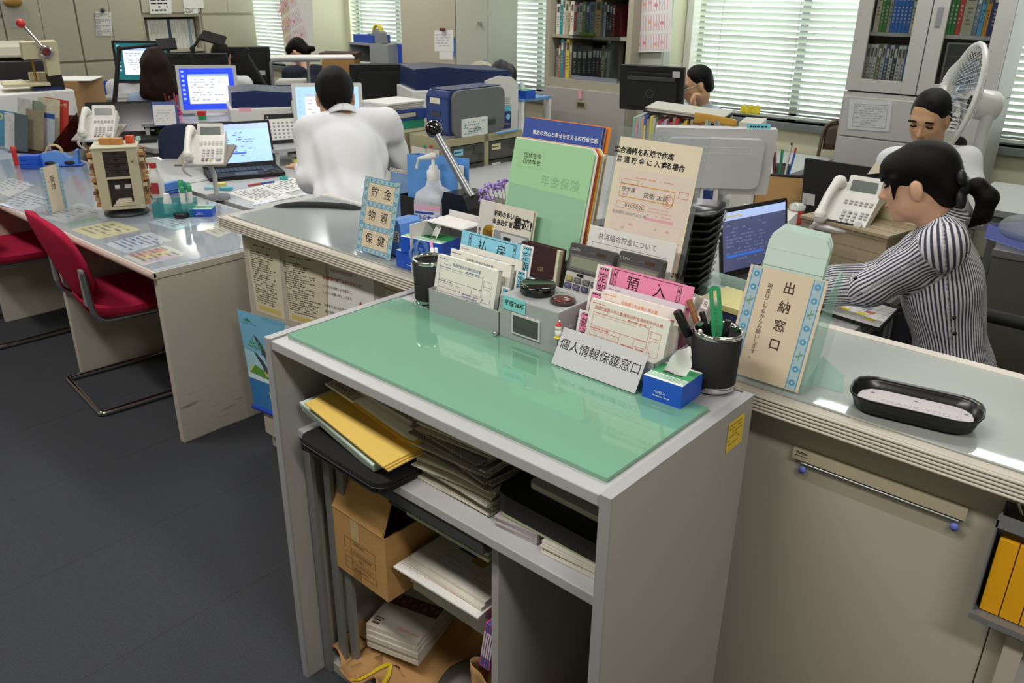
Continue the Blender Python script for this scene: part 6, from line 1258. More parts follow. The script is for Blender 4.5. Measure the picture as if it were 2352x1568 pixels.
for i,(px,cc) in enumerate(((975,'green'),(990,'red'))):
    p=aty(px,336,C0.y-.03);b=MB();b.ball((0,0,0),(.012,.008,.010),M_GREEN if cc == 'green' else M_RED,10);o=b.build('magnet_clip');o.location=p;mark(o,cc+' magnet clip holding the sheet on the khaki cabinet','clip')
# card printer
rp=rad(90)+atan2(-(C1.x-C0.x),yw);zc=.8805;p=at(1000,312,zc)
t=thing('card_printer','blue and grey card printer on the khaki cabinet','printer',(C0.x-.20,C0.y+.16,zc),0);D=.43;Wp=.19;hp=zat(1040,200,C0.x-.1,C0.y+.3)-zc
YZ=lambda x:Matrix(((0,0,1,x),(1,0,0,0),(0,1,0,0),(0,0,0,1)))
pr=rrect(D,hp,.05,6,D/2-.10,hp/2);b=MB();b.prism(pr,0,Wp,mat('printer_grey','6d6e70',.5),YZ(-.0));b.build('side_shell',t,bevel=.006)
b=MB();b.prism(rrect(.12,hp+.006,.05,6,-.065,hp/2),-.004,Wp-.02,mat('printer_navy','24356e',.3,coat=.3),YZ(0));b.prism([(-.09,hp+.001),(D*.75,hp+.001),(D*.75,hp+.006),(-.09,hp+.006)],0,Wp-.03,mat('printer_navy','24356e',.3,coat=.3),YZ(0));b.build('front_cover',t,bevel=.006)
b=MB();b.box((.03,-.128,hp*.72),(.11,-.1255,hp*.84),mat('label_cream','d8d6bc',.6));b.box((.04,-.129,hp*.45),(.11,-.1255,hp*.55),M_DGREY);b.box((.05,-.128,hp*.02),(.10,-.1255,hp*.38),mat('slot_dark','10142a',.4));b.build('control_panel',t)
b=MB();b.box((Wp+.0005,D*.15,hp*.33),(Wp+.002,D*.42,hp*.36),mat('label_cream','d8d6bc',.6));b.box((Wp,-.02,hp*.20),(Wp+.012,D*.8-.1,hp*.30),M_DGREY);b.build('side_tray',t)
p=at(1083,312,zc);bx('mask_box','white box of face masks before the card printer','box',(p.x-.04,p.y+.02,zc),(.20,.11,.10),M_WHITE,rp,marks=lambda b,x,y,z:(b.scribble(-.09,.01,.09,.09,5,mi('8fb8b8'),FR((x,y,z)),dash=.02,fill=.6),b.scribble(-.05,.02,.05,.05,2,M_INKG,FR((x,y,z)) @LM((0,0,.0003)),dash=.02)))
p=at(1135,300,zc);tk=thing('tissue_box','dark blue tissue box behind the face mask box','tissue box',(p.x-.07,p.y+.05,zc),rp);b=MB();b.box((-.11,-.06,0),(.11,.06,.10),mat('kleenex_navy','1d2f78',.4));F=FR((.22,.12,.1));b.text('Kleenex',.03,M_WHITE,F @LM((.0,.065,.0004)),bold=.001);b.text('COTTON',.018,M_LGREY,F @LM((.06,.025,.0004)));b.add([(.085+.018*cos(a),.07+.018*sin(a),.0004) for a in circ(13)[:-1]],[tuple(range(12))],M_CYANP,T=F);b.build('box',tk,bevel=.002);b=MB();b.grid(lambda u,v:(.07*(u-.5)*(1+v),.03*sin(5*u),.10+.06*v*(1-.5*abs(u-.5))+.012*sin(9*u)),12,6,mat('tissue','efefef',.9,var=.02));b.build('tissue',tk)
p=at(1040,318,zc);bx('calculator','small grey calculator lying before the card printer','calculator',(p.x-.03,p.y,zc),(.10,.07,.012),M_GREY,rp);p=at(1165,296,zc);bx('note_pad','pale memo block beside the dark blue tissue box','note pad',(p.x-.06,p.y,zc),(.12,.08,.015),M_LGREY,rp)
a,e=at(1140,306,zc+.007),at(1190,297,zc+.007);b=MB();b.tube([a,e],.007,mat('pen_skyblue','6aa6d8',.4),8);mark(b.build('marker_pen'),'light blue marker lying on the khaki cabinet edge','pen')
# blue lever file, teal box, paper tray
p=at(905,305,zc);bx('document_box','teal flat document box under the blue file','box',(p.x-.18,p.y+.14,zc),(.32,.24,.05),mat('box_teal','2f9d84',.5),rp);bx('lever_file','blue flat file with a framed label on the teal box','file',(p.x-.19,p.y+.15,zc+.051),(.34,.27,.06),mat('file_blue','2f4fae',.45),rp,marks=lambda b,x,y,z:(b.quad2(-.07,.012,.09,.048,M_SEAM,FR((x,y,z))),b.quad2(-.06,.018,.08,.042,M_LGREY,FR((x,y,z)) @LM((0,0,.0004)))))
for i in range(4):bx('paper_stack',['lowest','second','third','topmost'][i]+' curled sheaf of white paper on the blue file','papers',(p.x-.19+.006*i,p.y+.15,zc+.112+.012*i),(.30,.25,.0115),M_PAPER if i %2 else M_PAPER2,rp+.03*i,'paper sheaves on the blue file')
# big printers
def laser(label,c,rz,w,d,h,sticky=False):
    t=thing('laser_printer',label,'printer',c,rz,'navy and white laser printers');PW_=mat('printer_white','dddcd8',.4,var=.02);NV=mat('printer_navy_top','1c2b58',.35,var=.05)
    b=MB();b.box((-w/2,-d/2,0),(w*.18,d/2,h*.72),PW_);b.prism([(w*.18,0),(w/2,0),(w/2,h*.78),(w*.44,h*.86),(w*.32,h*.88),(w*.18,h*.82)],-d/2-.01,d/2,PW_,XZ(0));b.build('body',t,bevel=.008,seg=3)
    b=MB();b.prism([(-w*.47,h*.72),(w*.18,h*.72),(w*.18,h*.80),(w*.46,h*.84),(w*.42,h*.94),(w*.1,h*.96),(-w*.2,h),(-w*.46,h*.98)],-d/2+.02,d/2-.01,NV,XZ(0));b.build('top_cover',t,bevel=.008,seg=3)
    b=MB();
    for i in range(10):b.box((-w*.30,-d/2-.001,h*.12+i*h*.035),(w*.1,-d/2+.001,h*.12+i*h*.035+.004),M_GREY)
    for i in range(5):b.box((w*.28,-d/2-.011,h*.5+i*.012),(w*.42,-d/2-.0095,h*.5+i*.012+.003),M_GREY)
    b.build('vent_slots',t)
    if sticky:
        b=MB();b.box((w*.30,-d/2-.0125,h*.30),(w*.43,-d/2-.011,h*.50),mat('sticky_cyan','6cc8dc',.7));b.box((w*.24,-d/2-.0125,h*.42),(w*.265,-d/2-.011,h*.6),mat('sticky_lime','cfe07a',.7));b.build('sticky_note',t)
    return t
p=at(1000,290,.70);pc=atr(1015,250,5.75);laser('large laser printer with a navy top beyond the card printer',(pc.x+.02,pc.y+.12,.7005),rad(62),.72,.45,.50,True)
pc=atr(635,250,5.6);laser('laser printer with a navy top beside the blue-screen monitor',(pc.x-.12,pc.y+.05,.7005),rad(62),.55,.42,.37)
desk('grey desk carrying the large navy-topped printer',-4.28,-3.72,3.88,4.95)
p=at(905,260,.74);t=thing('computer_tower','slim white computer tower with a red cable','computer',M=LM((p.x+.35,p.y-.30,.7005),rzc+.1));hT=.42
b=MB();b.box((-.05,-.10,0),(-.04,.14,hT),M_WHITE);b.box((-.04,-.10,0),(.05,.14,hT-.004),mat('tower_grey','a3a6aa',.4,.3));b.build('case',t,bevel=.003);b=MB();b.tube(arcpts([(-.02,-.105,.34),(-.03,-.14,.33),(.0,-.15,.2),(.09,-.13,.08)],.05),.006,M_RED,8);b.build('red_cable',t);b=MB();b.tube(arcpts([(.0,-.105,.12),(.02,-.15,.16),(.1,-.14,.2)],.05),.008,M_LGREY,8);b.build('grey_cable',t)
p=at(880,240,.7005);PB=lambda b,w,h,T:(b.quad2(w*.24,h*.30,w*.36,h*.42,M_LGREY,T),b.tube([(.03*cos(q),.02+.03*sin(q),.0) for q in circ(17)[:-1]],.001,M_DGREY,4,closed=True,T=T))
pm4=atr(884,178,6.2);monitor('black monitor seen from behind beside the white computer tower',(pm4.x,pm4.y,.7005),rad(-125),.50,.36,.12,12,M_BLACKM,back=PB)
bx('file_box','row of papers and clear files behind the black monitor','files',(pm4.x-.45,pm4.y+.35,.7005),(.32,.2,.33),mat('file_pile','b3b2ac',.7,var=.35,scale=25,stretch=(8,1,.5)),rzc);bx('document_box','teal box behind the black monitor','box',(pm4.x-.2,pm4.y+.25,.7005),(.22,.12,.18),M_TEAL,rzc)
desk('grey desk by the second blind carrying the black monitor',-6.4,-4.95,4.1,4.95)
# ------------------------------------------------------------------ block B: blue-screen monitor etc.
rc=at(455,278,.80);rz1=rad(62);riser('grey monitor shelf under the blue-screen monitor',(rc.x-.10,rc.y+.02,.7005),rz1,.66,.30,.10)
p=at(490,266,.80);monitor('white-framed monitor showing a bright blue desktop',(p.x-.06,p.y+.02,.801),rad(56),.41,.33,.012,6,M_LGREY,SC_BLUE,win_draw(None))
c=at(383,287,.80);t=thing('desk_calendar','small white calendar with a pen cup behind it on the monitor shelf','calendar',(c.x,c.y,.801),rad(52));b=MB();b.prism([(-.04,0),(.04,0),(.0,.15)],-.075,.075,mat('calendar_blue','3c5a9a',.5),YZ(0));b.build('frame',t);b=MB();F=basis((0,-.0408,0),(1,0,0),(0,.04,.15));b.quad2(-.07,.004,.07,.135,M_PAPER,F);b.scribble(-.055,.02,.06,.11,5,mi('b8c8cc'),F @LM((0,0,.0004)),fill=.5);b.build('page',t)
p=c+Vector((-.03,.07,0));t=thing('pen_cup','dark pen cup full of red pens behind the white calendar','pen holder',(p.x,p.y,.801));b=MB();b.lathe([(.035,0),(.036,.12),(.033,.12),(.032,.004),(.001,.004)],M_NAVY,20,caps=False);b.build('cup',t)
for i in range(8):
    a=i*.9;q=p+Vector((.02*cos(a),.02*sin(a),.006));b=MB();b.tube([q,q+Vector((.02*cos(a+.4),.02*sin(a+.4),.17+.01*(i %3)))],.005,[M_RED,mat('pen_darkred','7d2626',.4),M_BLUEP][0 if i < 4 else 1 if i < 7 else 2],7);mark(b.build('ball_pen'),['bright red pen','bright red pen','bright red pen','bright red pen','dark red pen','dark red pen','dark red pen','blue pen'][i]+' standing in the cup behind the white calendar','pen','pens behind the white calendar')
c=at(413,282,.80);t=thing('toy_figure','bright pink toy figure on the monitor shelf','toy',(c.x,c.y,.801));HP=mat('hot_pink','e0408c',.5);b=MB();b.lathe([(.022,0),(.024,.04),(.018,.05)],mat('pale_pink','e8a8c8',.3),16);b.ball((0,0,.065),(.026,.024,.024),HP,14);b.ball((-.012,0,.10),.016,HP,12);b.ball((-.022,0,.115),.008,HP,10);b.ball((.016,0,.085),.012,HP,10);b.build('figure',t)
c=at(467,275,.80);t=thing('sponge_block','red and green block before the blue-screen monitor','block',(c.x,c.y,.801),rad(50));b=MB();b.box((-.03,-.02,0),(.02,.02,.03),M_GREEN);b.build('green_block',t);b=MB();b.box((-.032,-.022,.03),(.022,.022,.06),M_RED);b.build('red_block',t)
for i,(px,py,lab) in enumerate(((440,283,'pink slip lying on the monitor shelf'),(425,288,'white slip on the monitor shelf'))):
    c=at(px,py,.80);bx('note_slip',lab,'paper',(c.x,c.y,.801),(.09,.03,.002),[mat('slip_pink','d8b0b0',.8),M_PAPER][i],rz1)
for i in range(4):
    c=at(395+34*i,305-3*i,.705);bx('paper_stack',['yellow papers under the monitor shelf','pink papers under the monitor shelf','white papers under the monitor shelf','white file under the monitor shelf'][i],'papers',(c.x-.1,c.y,.7005),(.16,.12,.02),[M_YELP,mat('slip_pink','d8b0b0',.8),M_PAPER,M_PAPER2][i],rz1)
p=at(560,252,.9);b=MB();b.box((-.035,-.001,-.012),(.035,.001,.012),mat('slip_pink2','e8a8bc',.8));o=b.build('sticky_note');pp=atr(563,252,5.2);o.location=pp;o.rotation_euler=(0,0,rad(50));mark(o,'pink sticky flag on the edge of the blue-screen monitor','sticky note')
lq=at(300,318,.72);laptop('black laptop standing open with a dark screen behind the stamp rack',(lq.x-.05,lq.y-.03,.7005),rad(62),.42,.26,.22,105,mat('screen_black','1b1d22',.15))
office_chair('empty black and blue office chair beside the open laptop',(-4.55,2.62-.25,0),rad(55),'1c2440',.44,.90)
# ------------------------------------------------------------------ far left: white cabinet, press, copier
cR,cL,cT=at(190,340,.05),at(53,215,1.0),1.0
X0=atx(190,330,-5.75)
t=thing('white_cabinet','white cabinet on a rust-red plinth carrying the pressing machine','cabinet',M=LM((-5.93,1.70,0),rad(0)));zt=zat(175,205,-5.93,2.30)
b=MB();b.box((-.9,0,.42),(.0,.62,zt),M_WHITE);b.build('body',t,bevel=.012,seg=3);b=MB();b.box((-.9,.02,.0),(.02,.66,.42),mat('rust_red','7d3028',.5));b.build('plinth',t,bevel=.003)
b=MB();b.box((-.86,-.008,.50),(-.03,0,zt-.05),mat('door_grey_white','c9c9c6',.45));b.build('door',t,bevel=.004)
zb=zt+.001;pc=Vector((-6.10,2.06,zb));t=thing('pressing_machine','cream hand press with a red-knobbed lever on the white cabinet','press',pc,rad(75));CRM=mat('press_cream','cfc6a4',.45,var=.03)
dpx=lambda x,y:LM(pc,rad(75)).inverted() @(Vector((0,0,CAM_Z))+ray(x,y)*((pc-Vector((0,0,CAM_Z))).dot(Vector((_fw.x,_fw.y,0)))/ray(x,y).dot(Vector((_fw.x,_fw.y,0)))))
A_=dpx(47,97);B_=dpx(135,96);C_=dpx(143,173);D_=dpx(112,175);E_=dpx(105,134);G_=dpx(52,136);H_=dpx(145,200);I_=dpx(105,200)
b=MB();b.prism([(q.x,q.z) for q in (A_,B_,C_,D_,E_,G_)],-.09,.09,CRM,XZ(0));b.build('head',t,bevel=.006);b=MB();b.prism([(D_.x-.0,0),(C_.x+.01,0),(C_.x+.005,C_.z),(D_.x,C_.z)],-.085,.085,M_BLACKM,XZ(0));b.prism([(dpx(30,0).x,.0),(H_.x,0),(H_.x,.02),(dpx(30,0).x,.02)],-.1,.1,M_NAVY,XZ(0));b.build('base',t)
bl=dpx(3,193).x;b=MB();b.box((bl,-.13,.03),(D_.x,.11,.05),CRM);b.box((D_.x-.1,.05,.05),(D_.x,.11,.10),CRM);b.build('table',t,bevel=.003);b=MB();b.tube([(dpx(79,155).x,0,.05),(dpx(79,155).x,0,G_.z)],.008,mat('brass','b08a3c',.3,.8),8);b.build('plunger',t)
L0,L1=dpx(106,119),dpx(45,53);b=MB();b.tube([(L0.x,-.12,L0.z),(L1.x,-.12,L1.z)],.010,M_CHROME,10);lv=b.build('lever',t);b=MB();b.ball((L1.x,-.12,L1.z),.028,M_RED,16);b.build('knob',lv);b=MB();b.lathe([(.038,0),(.038,.04),(.03,.045)],M_CHROME,20,T=basis((L0.x,-.088,L0.z),(1,0,0),(0,0,1)));b.lathe([(.026,.045),(.026,.047)],mat('hub_red','6a2222',.4),20,T=basis((L0.x,-.088,L0.z),(1,0,0),(0,0,1)));b.build('hub',lv)
b=MB();b.box((dpx(76,0).x,-.0915,dpx(80,123).z-.01),(dpx(94,0).x,-.09,dpx(80,123).z+.012),M_GREY);b.build('nameplate',t)
pc2=atr(30,150,7.6);t=thing('photocopier','black and cream photocopier behind the pressing machine','photocopier',(pc2.x-.25,pc2.y-.05,0),rad(75));z_=zat(30,106,pc2.x,pc2.y);b=MB();b.box((-.5,0,0),(.45,.6,z_-.12),mat('copier_black','1f1f22',.4));b.build('body',t,bevel=.01);b=MB();b.box((-.5,0,z_-.10),(.3,.6,z_),M_OFFW);b.build('lid',t,bevel=.02);b=MB();b.box((-.5,-.1,z_-.32),(.30,.0,z_-.28),M_DGREY);b.build('tray',t)
bc=atr(155,190,7.3);bx('cardboard_box','tan box with a white sheet on top beside the pressing machine','box',(bc.x,bc.y,0),(.35,.4,bc.z+.03),M_BRWN,rzc);bx('paper_sheet','white sheet lying on the tan box','paper',(bc.x+.05,bc.y,bc.z+.031),(.4,.35,.006),M_PAPER,rzc+.2)
# lamps and monitors of the far desks
def task_lamp(label,base,elbow,tip,head):
    t=thing('desk_lamp',label,'desk lamp',base);B0=Vector(base);e,k=Vector(elbow)-B0,Vector(tip)-B0
    b=MB();b.cb((0,0,.02),(.10,.10,.04),M_BLACKM);b.build('base',t);b=MB();b.tube([(0,0,.03),e],.018,M_BLACKM,8);b.build('lower_arm',t);b=MB();b.tube([e,k],.012,M_BLACKM,8);b.ball(e,.022,M_BLACKM,10);b.build('upper_arm',t);h=Vector(head)-B0;M=basis(k,h-k,(-(h-k).y,(h-k).x,.2));b=MB();b.T=M;b.cb(((h-k).length/2,0,0),((h-k).length,.09,.025),M_BLACKM);b.build('lamp_head',t,bevel=.006);return t
R1=7.15;b0=at(248,196,.75);b0=atr(248,196,R1);task_lamp('black jointed desk lamp over the teal-screen monitor',(b0.x,b0.y,.71),atr(274,112,R1),atr(360,103,R1-.2),atr(405,100,R1-.2))
task_lamp('black jointed desk lamp before the black-haired man',(*atr(442,165,7.4).xy,.71),atr(442,112,7.4),atr(463,80,7.4),atr(515,95,7.3));task_lamp('black desk lamp with a white clip beside the woman in navy',(*atr(610,200,7.2).xy,.72),atr(612,198,7.2),atr(568,125,7.3),atr(557,118,7.3))
pq=atr(330,155,7.9);monitor('monitor with a teal desktop in front of the long-haired woman',(pq.x,pq.y,.80),rad(46),.46,.34,.10,4,M_BLACKM,SC_TEAL,win_draw(None,seed=6));riser('monitor shelf under the teal-desktop monitor',(pq.x,pq.y,.7005),rad(46),.7,.3,.0985)
pq=atr(455,150,7.7);monitor('black monitor seen from behind next to the jointed lamp',(pq.x,pq.y,.71),rad(-130),.50,.34,.10,4,M_BLACKM,back=PB);pq=atr(568,145,8.2);monitor('black monitor seen from behind before the far blind',(pq.x,pq.y,.71),rad(-125),.42,.34,.12,8,M_BLACKM,back=PB)
p=atr(665,180,7.6);t=thing('computer_tower','grey desktop computer with a black grille near the woman in navy','computer',(p.x,p.y,.7005),rad(50));b=MB();b.box((-.12,-.1,0),(.12,.3,.22),M_LGREY);b.build('case',t,bevel=.006);b=MB();b.box((-.11,-.105,.02),(.03,-.1,.20),M_BLACKM);b.build('grille',t)
p0,p1=atr(628,205,7.4),atr(712,205,7.4);zt_=atr(628,138,7.4).z;t=thing('steel_rail_stand','grey tube frame stand with a shelf before the woman in navy','stand',(p0.x,p0.y,.70));v=Vector((p1.x-p0.x,p1.y-p0.y,0));b=MB();b.tube(arcpts([(0,0,0),(0,0,zt_-.7),v*1.35+Vector((0,0,zt_-.7))],.04),.014,M_ALUD,8);b.build('tube_frame',t);b=MB();b.tube([v+Vector((0,0,0)),v+Vector((0,0,zt_-.71))],.012,M_ALUD,8);b.build('post',t);b=MB();b.T=basis((0,0,zt_-.69),v,(-v.y,v.x,0));b.box((0,0,0),(v.length*2.3,.3,.012),M_WHITE);b.build('shelf',t)
for i,(px,py,sx,sz,m,lab) in enumerate(((770,160,.30,.13,'a37c48','upper brown carton beside the far pillar'),(770,190,.30,.15,'94703f','lower brown carton beside the far pillar'),(768,140,.34,.05,'3c2620','dark brown tray on the cartons by the far pillar'))):
    p=atr(px,py,8.3);bx('cardboard_box',lab,'box',(p.x+.1,p.y,[.93,.77,1.065][i]),(sx,.3,sz),mat('carton_'+m,m,.8),rzc)
bx('low_cabinet','low cabinet under the brown cartons by the far pillar','cabinet',(*(atr(770,160,8.3).xy+Vector((.1,0))),0),(.5,.4,.765),M_LGREY,rzc)
# grey shelf with blue tray by second blind
p=aty(803,150,5.35);q=aty(892,150,5.35);zt_=aty(850,100,5.35).z;w=q.x-p.x;t=thing('small_shelf','small grey shelf under the second blind with a blue tray on top','shelf',(p.x,5.35,0));G_=mat('shelf_grey','93979a',.5)
b=MB();b.box((0,0,0),(.02,.3,zt_),G_);b.build('side_panel',t);b=MB();b.box((w*.55,0,0),(w,.3,zt_),G_);b.build('side_cupboard',t);b=MB();b.box((.02,.29,0),(w*.55,.3,zt_),G_);b.build('back_panel',t)
for z in (zt_-.02,zt_-.36,.45):
    b=MB();b.box((.02,0,z),(w*.55,.29,z+.02),G_);b.build('shelf_board',t)
bx('storage_tray','blue plastic tray on top of the small grey shelf','tray',(p.x+.13*1.4,5.5,zt_+.001),(.30,.22,.07),mat('tray_blue','2f50b0',.4));c=aty(868,80,5.45);t=thing('tape_dispenser','grey tape dispenser with yellow tape on the small grey shelf','tape dispenser',(c.x,5.45,zt_+.001));b=MB();b.prism([(-.11,0),(.10,0),(.08,.10),(.0,.13),(-.06,.07),(-.10,.09)],-.04,.04,M_GREY,XZ(0));b.build('body',t,bevel=.008);b=MB();b.lathe([(.06,-.02),(.06,.02),(.045,.02),(.045,-.02),(.06,-.02)],mat('tape_yellow','d8c23c',.4),20,T=Matrix.Translation((0,0,.11)) @Matrix.Rotation(PI/2,4,'X'),caps=False);b.build('tape_roll',t)
for i in range(3):bx('document_box',['white','second white','third white'][i]+' paper box inside the small grey shelf','box',(p.x+.08+.11*i,5.48,zt_-.339),(.10,.2,.16),M_PAPER if i %2 else M_PAPER2,0,'white boxes in the small shelf')
bx('ring_binder','blue binder with a white label beside the small grey shelf','binder',(aty(905,118,5.4).x,5.5,zt_-.25),(.22,.06,.25),mat('file_blue','2f4fae',.45),marks=lambda b,x,y,z:b.quad2(-.08,.03,-.03,.22,M_PAPER,FR((x,y,z))));bx('low_cabinet','grey cupboard under the blue binder','cabinet',(aty(905,118,5.4).x,5.5,0),(.3,.3,zt_-.251),G_)
# notices on lockers and cabinets
def xsheet(name,label,cat,TL,TR,BL,BR,X,m,draw,group=None):
    P=[atx(p[0],p[1],X+.002) for p in (BL,BR,TR,TL)];M=basis(P[0],P[1]-P[0],P[3]-P[0]);Q=[M.inverted() @p for p in P];b=MB();b.prism([(q.x,q.y) for q in Q],-.0012,0,m)
    if draw:draw(b,Q[1].x,Q[3].y)
    return mark(b.build(name,M=M),label,cat,group)
XL=LX+.475
def d_grid(b,w,h):
    for r in range(4):b.frame2(w*.06,h*(.03+.235*r),w*.94,h*(.22+.235*r),.004,M_INKG,Z);b.scribble(w*.1,h*(.06+.235*r),w*.9,h*(.2+.235*r),3,M_INKG,Z,dash=.04)
xsheet('calendar_sheet','white calendar sheet hung on a beige locker door','calendar',(218,26),(255,29),(221,82),(258,83),XL,M_PAPER,d_grid);c=atx(236,24,XL+.012);b=MB();b.ball((0,0,0),(.012,.024,.024),M_DGREY,10);o=b.build('magnet');o.location=c;mark(o,'dark magnet above the calendar sheet on the locker','magnet')
xsheet('notice','typed notice on the locker above the open file shelf','notice',(341,-8),(393,-8),(345,32),(395,31),XL,M_PAPER,pm_ := (lambda b,w,h:b.scribble(w*.1,h*.1,w*.9,h*.9,4,M_INK,Z,dash=.05)));xsheet('notice','white notice on the locker next to the far blind','notice',(420,-8),(466,-8),(422,18),(469,19),XL,M_PAPER,None);xsheet('notice','small white label below the notice beside the far blind','notice',(423,18),(454,18),(424,32),(455,31),XL+.001,M_PAPER,pm_)
c=atx(30,15,XL+.02);b=MB();b.grid(lambda u,v:(.01*sin(PI*u),(u-.5)*.22,-.25*v),6,6,clear('bag_plastic','e8e8e8',.2,.25,'dcdcdc'));b.ball((.01,0,-.02),(.03,.09,.05),mat('bag_amber','9c7434',.6),10);o=b.build('plastic_bag');o.location=c+Vector((0,0,.06));mark(o,'small clear plastic bag hanging on the locker above the press','bag')
# white binders in the open file shelf
oy=5.86-LW*2;x_=LX+.05;y=oy+.10;k=0;rd=random.Random(9)
while y < oy+LW-.06:
    w=rd.choice((.035,.045,.055,.03));c_=M_PAPER if k not in (5,11) else mat('binder_pale_blue','8fb4d0',.6) if k == 11 else mat('binder_navy','2c4a6c',.5)
    b=MB();b.box((0,0,0),(.30,w-.003,.31),c_);b.quad2(.01,.16,w-.012,.27,M_PAPER2,basis((.3008,0,0),(0,1,0),(0,0,1))) if w > .04 else None
    o=b.build('file_binder');o.location=(x_,y,1.011);mark(o,('navy' if k == 5 else 'pale blue' if k == 11 else 'white')+' file in the open locker shelf, '+['first','second','third','fourth','fifth','sixth','seventh','eighth','ninth','tenth','eleventh','twelfth','thirteenth','fourteenth','fifteenth','sixteenth'][k]+' of the row','file','files in the open locker shelf');y += w;k += 1
# planners
def d_plan(b,w,h):
    cols=['e2a8b8','d98aa4','c9d2e4','e8b08a'];n=2
    for r in range(4):
        y0=h*(.03+.245*r);b.frame2(w*.05,y0,w*.95,y0+h*.2,.002,mi('d0b8c0'),Z)
        for i in range(13):b.quad2(w*(.065+.068*i),y0+.004,w*(.085+.068*i),y0+h*.19,mi('dc9cb0'),Z)
        for i in range(5):b.quad2(w*(.12+.15*i),y0+h*(.05+.02*(i %3)),w*(.2+.15*i),y0+h*(.09+.02*(i %3)),mi(cols[(i+r) %4]),LM((0,0,.0006)))
wall_sheet('wall_planner','large white wall planner with pink columns beside the bright blind','calendar',(1460,-60),(1546,-60),(1453,121),(1541,118),5.455,M_PAPER,d_plan);wall_sheet('wall_planner','pink-printed wall planner on the far pillar','calendar',(662,-20),(716,-20),(672,160),(722,130),5.445,M_PAPER,d_plan)
wall_sheet('notice','upper white sheet under a dark clip on the pale beige cabinet','notice',(998,70),(1041,69),(998,118),(1042,118),5.448,M_PAPER,lambda b,w,h:b.scribble(w*.1,h*.2,w*.9,h*.85,5,mi('b4b4ba'),Z,dash=.03));wall_sheet('notice','lower white sheet below the clip on the pale beige cabinet','notice',(1009,118),(1040,118),(1009,137),(1040,138),5.449,M_PAPER,None)
c=aty(1018,68,5.44);bx('bulldog_clip','dark red clip holding sheets on the pale beige cabinet','clip',(c.x,c.y-.01,c.z-.012),(.06,.015,.025),mat('clip_red','5c2a22',.5));wall_sheet('paper_strip','narrow blue strip hanging beside the white sheets','strip',(1042,86),(1045,86),(1042,131),(1045,131),5.447,M_BLUEP,None)
c=aty(1113,142,5.44);b=MB();b.ball((0,0,0),(.018,.008,.018),M_BLUEP,10);o=b.build('magnet');o.location=c;mark(o,'round blue magnet on the grey-green locker','magnet')
# bookcase with sliding glass
KHB=mat('bookcase_beige','a8a18e',.5,var=.03);bxl,bxr,byf=-4.36,-3.545,5.35;w=bxr-bxl;t=thing('bookcase','beige steel bookcase with a sliding glass door and grey cupboard below','bookcase',(bxl,byf,0));D=.42
for x in (0,w-.045):
    b=MB();b.box((x,0,1.0),(x+.045,D,2.2),KHB);b.build('side_panel',t)
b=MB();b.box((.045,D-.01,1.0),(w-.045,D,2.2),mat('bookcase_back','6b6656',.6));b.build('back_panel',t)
for z in (1.0,1.325,1.66,1.98):
    b=MB();b.box((.045,.03 if z > 1 else 0,z),(w-.045,D-.01,z+.022),KHB);b.build('shelf_board',t)
b=MB();b.box((0,0,.0),(w,D,1.0),KHB);lo=b.build('cupboard',t);b=MB();b.box((.012,-.012,.06),(w-.012,0,.955),mat('cupboard_grey','aba6a0',.5));dd=b.build('door',lo,bevel=.003);b=MB();b.box((w*.42,-.016,.82),(w*.54,-.012,.865),mat('handle_brass','a89a68',.4));b.box((w*.44,-.018,.828),(w*.52,-.015,.857),M_SEAM);b.build('handle',dd)
b=MB();b.box((w*.45,-.022,.885),(w*.488,-.017,.95),mat('tag_pink','e6a4ac',.6));b.build('key_tag',dd);b=MB();b.box((w*.94,-.0135,.87),(w*.985,-.012,.96),M_WHITE);b.prism([(w*.948,.895),(w*.978,.895),(w*.963,.925)],-.0145,-.0135,mat('hazard_yellow','d8b83c',.5),XZ(0));b.build('warning_label',dd)
b=MB();b.box((w*.33,.012,1.055),(w*.86,.018,2.15),clear('smoke_glass','a4aaac',.12));gd=b.build('sliding_door',t);b=MB();b.box((w*.33,.008,1.022),(w*.86,.022,1.055),M_ALU);b.build('bottom_rail',gd)
def book_row(items,x0,y,z,pre,group,D=.18,facing=None):
    x=x0
    for i,(wd,h,c,nm) in enumerate(items):
        b=MB();m=mat('book_'+c,c,.6,var=.06);b.box((0,0,0),(wd-.0015,D,h),m);F=basis((0,-.0006,0),(1,0,0),(0,0,1))
        if wd > .016:
            b.quad2(wd*.2,h*.72,wd*.8,h*.92,mi('d8d4c8' if sum(int(c[k:k+2],16) for k in (0,2,4)) < 380 else '5a5650'),F);b.scribble(wd*.3,h*.2,wd*.7,h*.6,5,mi('c8c4b8' if sum(int(c[k:k+2],16) for k in (0,2,4)) < 380 else '5a5650'),F,rag=0,dash=.008)
        o=b.build('book');o.location=(x,y,z);mark(o,f'{nm} book {pre}','book',group);x += wd+.001
    return x
R_up=[(.035,.22,'e0dcd0','white and teal'),(.03,.02,'5a5a52','flat'),(.028,.30,'2f8f98','tall teal'),(.022,.27,'d8d0b8','cream'),(.028,.24,'b8b4a4','stone grey'),(.02,.22,'9c8452','ochre'),(.034,.24,'dcd6cc','white with red foot'),(.026,.23,'b3403a','brick red'),(.02,.22,'a4b8c4','pale blue'),(.03,.23,'cfc8b0','pale cream'),(.034,.24,'7c8a50','olive'),(.034,.23,'3f5f88','steel blue'),(.05,.24,'7d8a92','thick grey'),(.056,.26,'c8aa68','thick tan'),(.024,.22,'6a8294','slate'),(.02,.24,'c4c8c8','light grey'),(.03,.24,'2c2620','black and gold'),(.02,.23,'3a4050','dark navy'),(.03,.22,'7d1e28','dark red')]
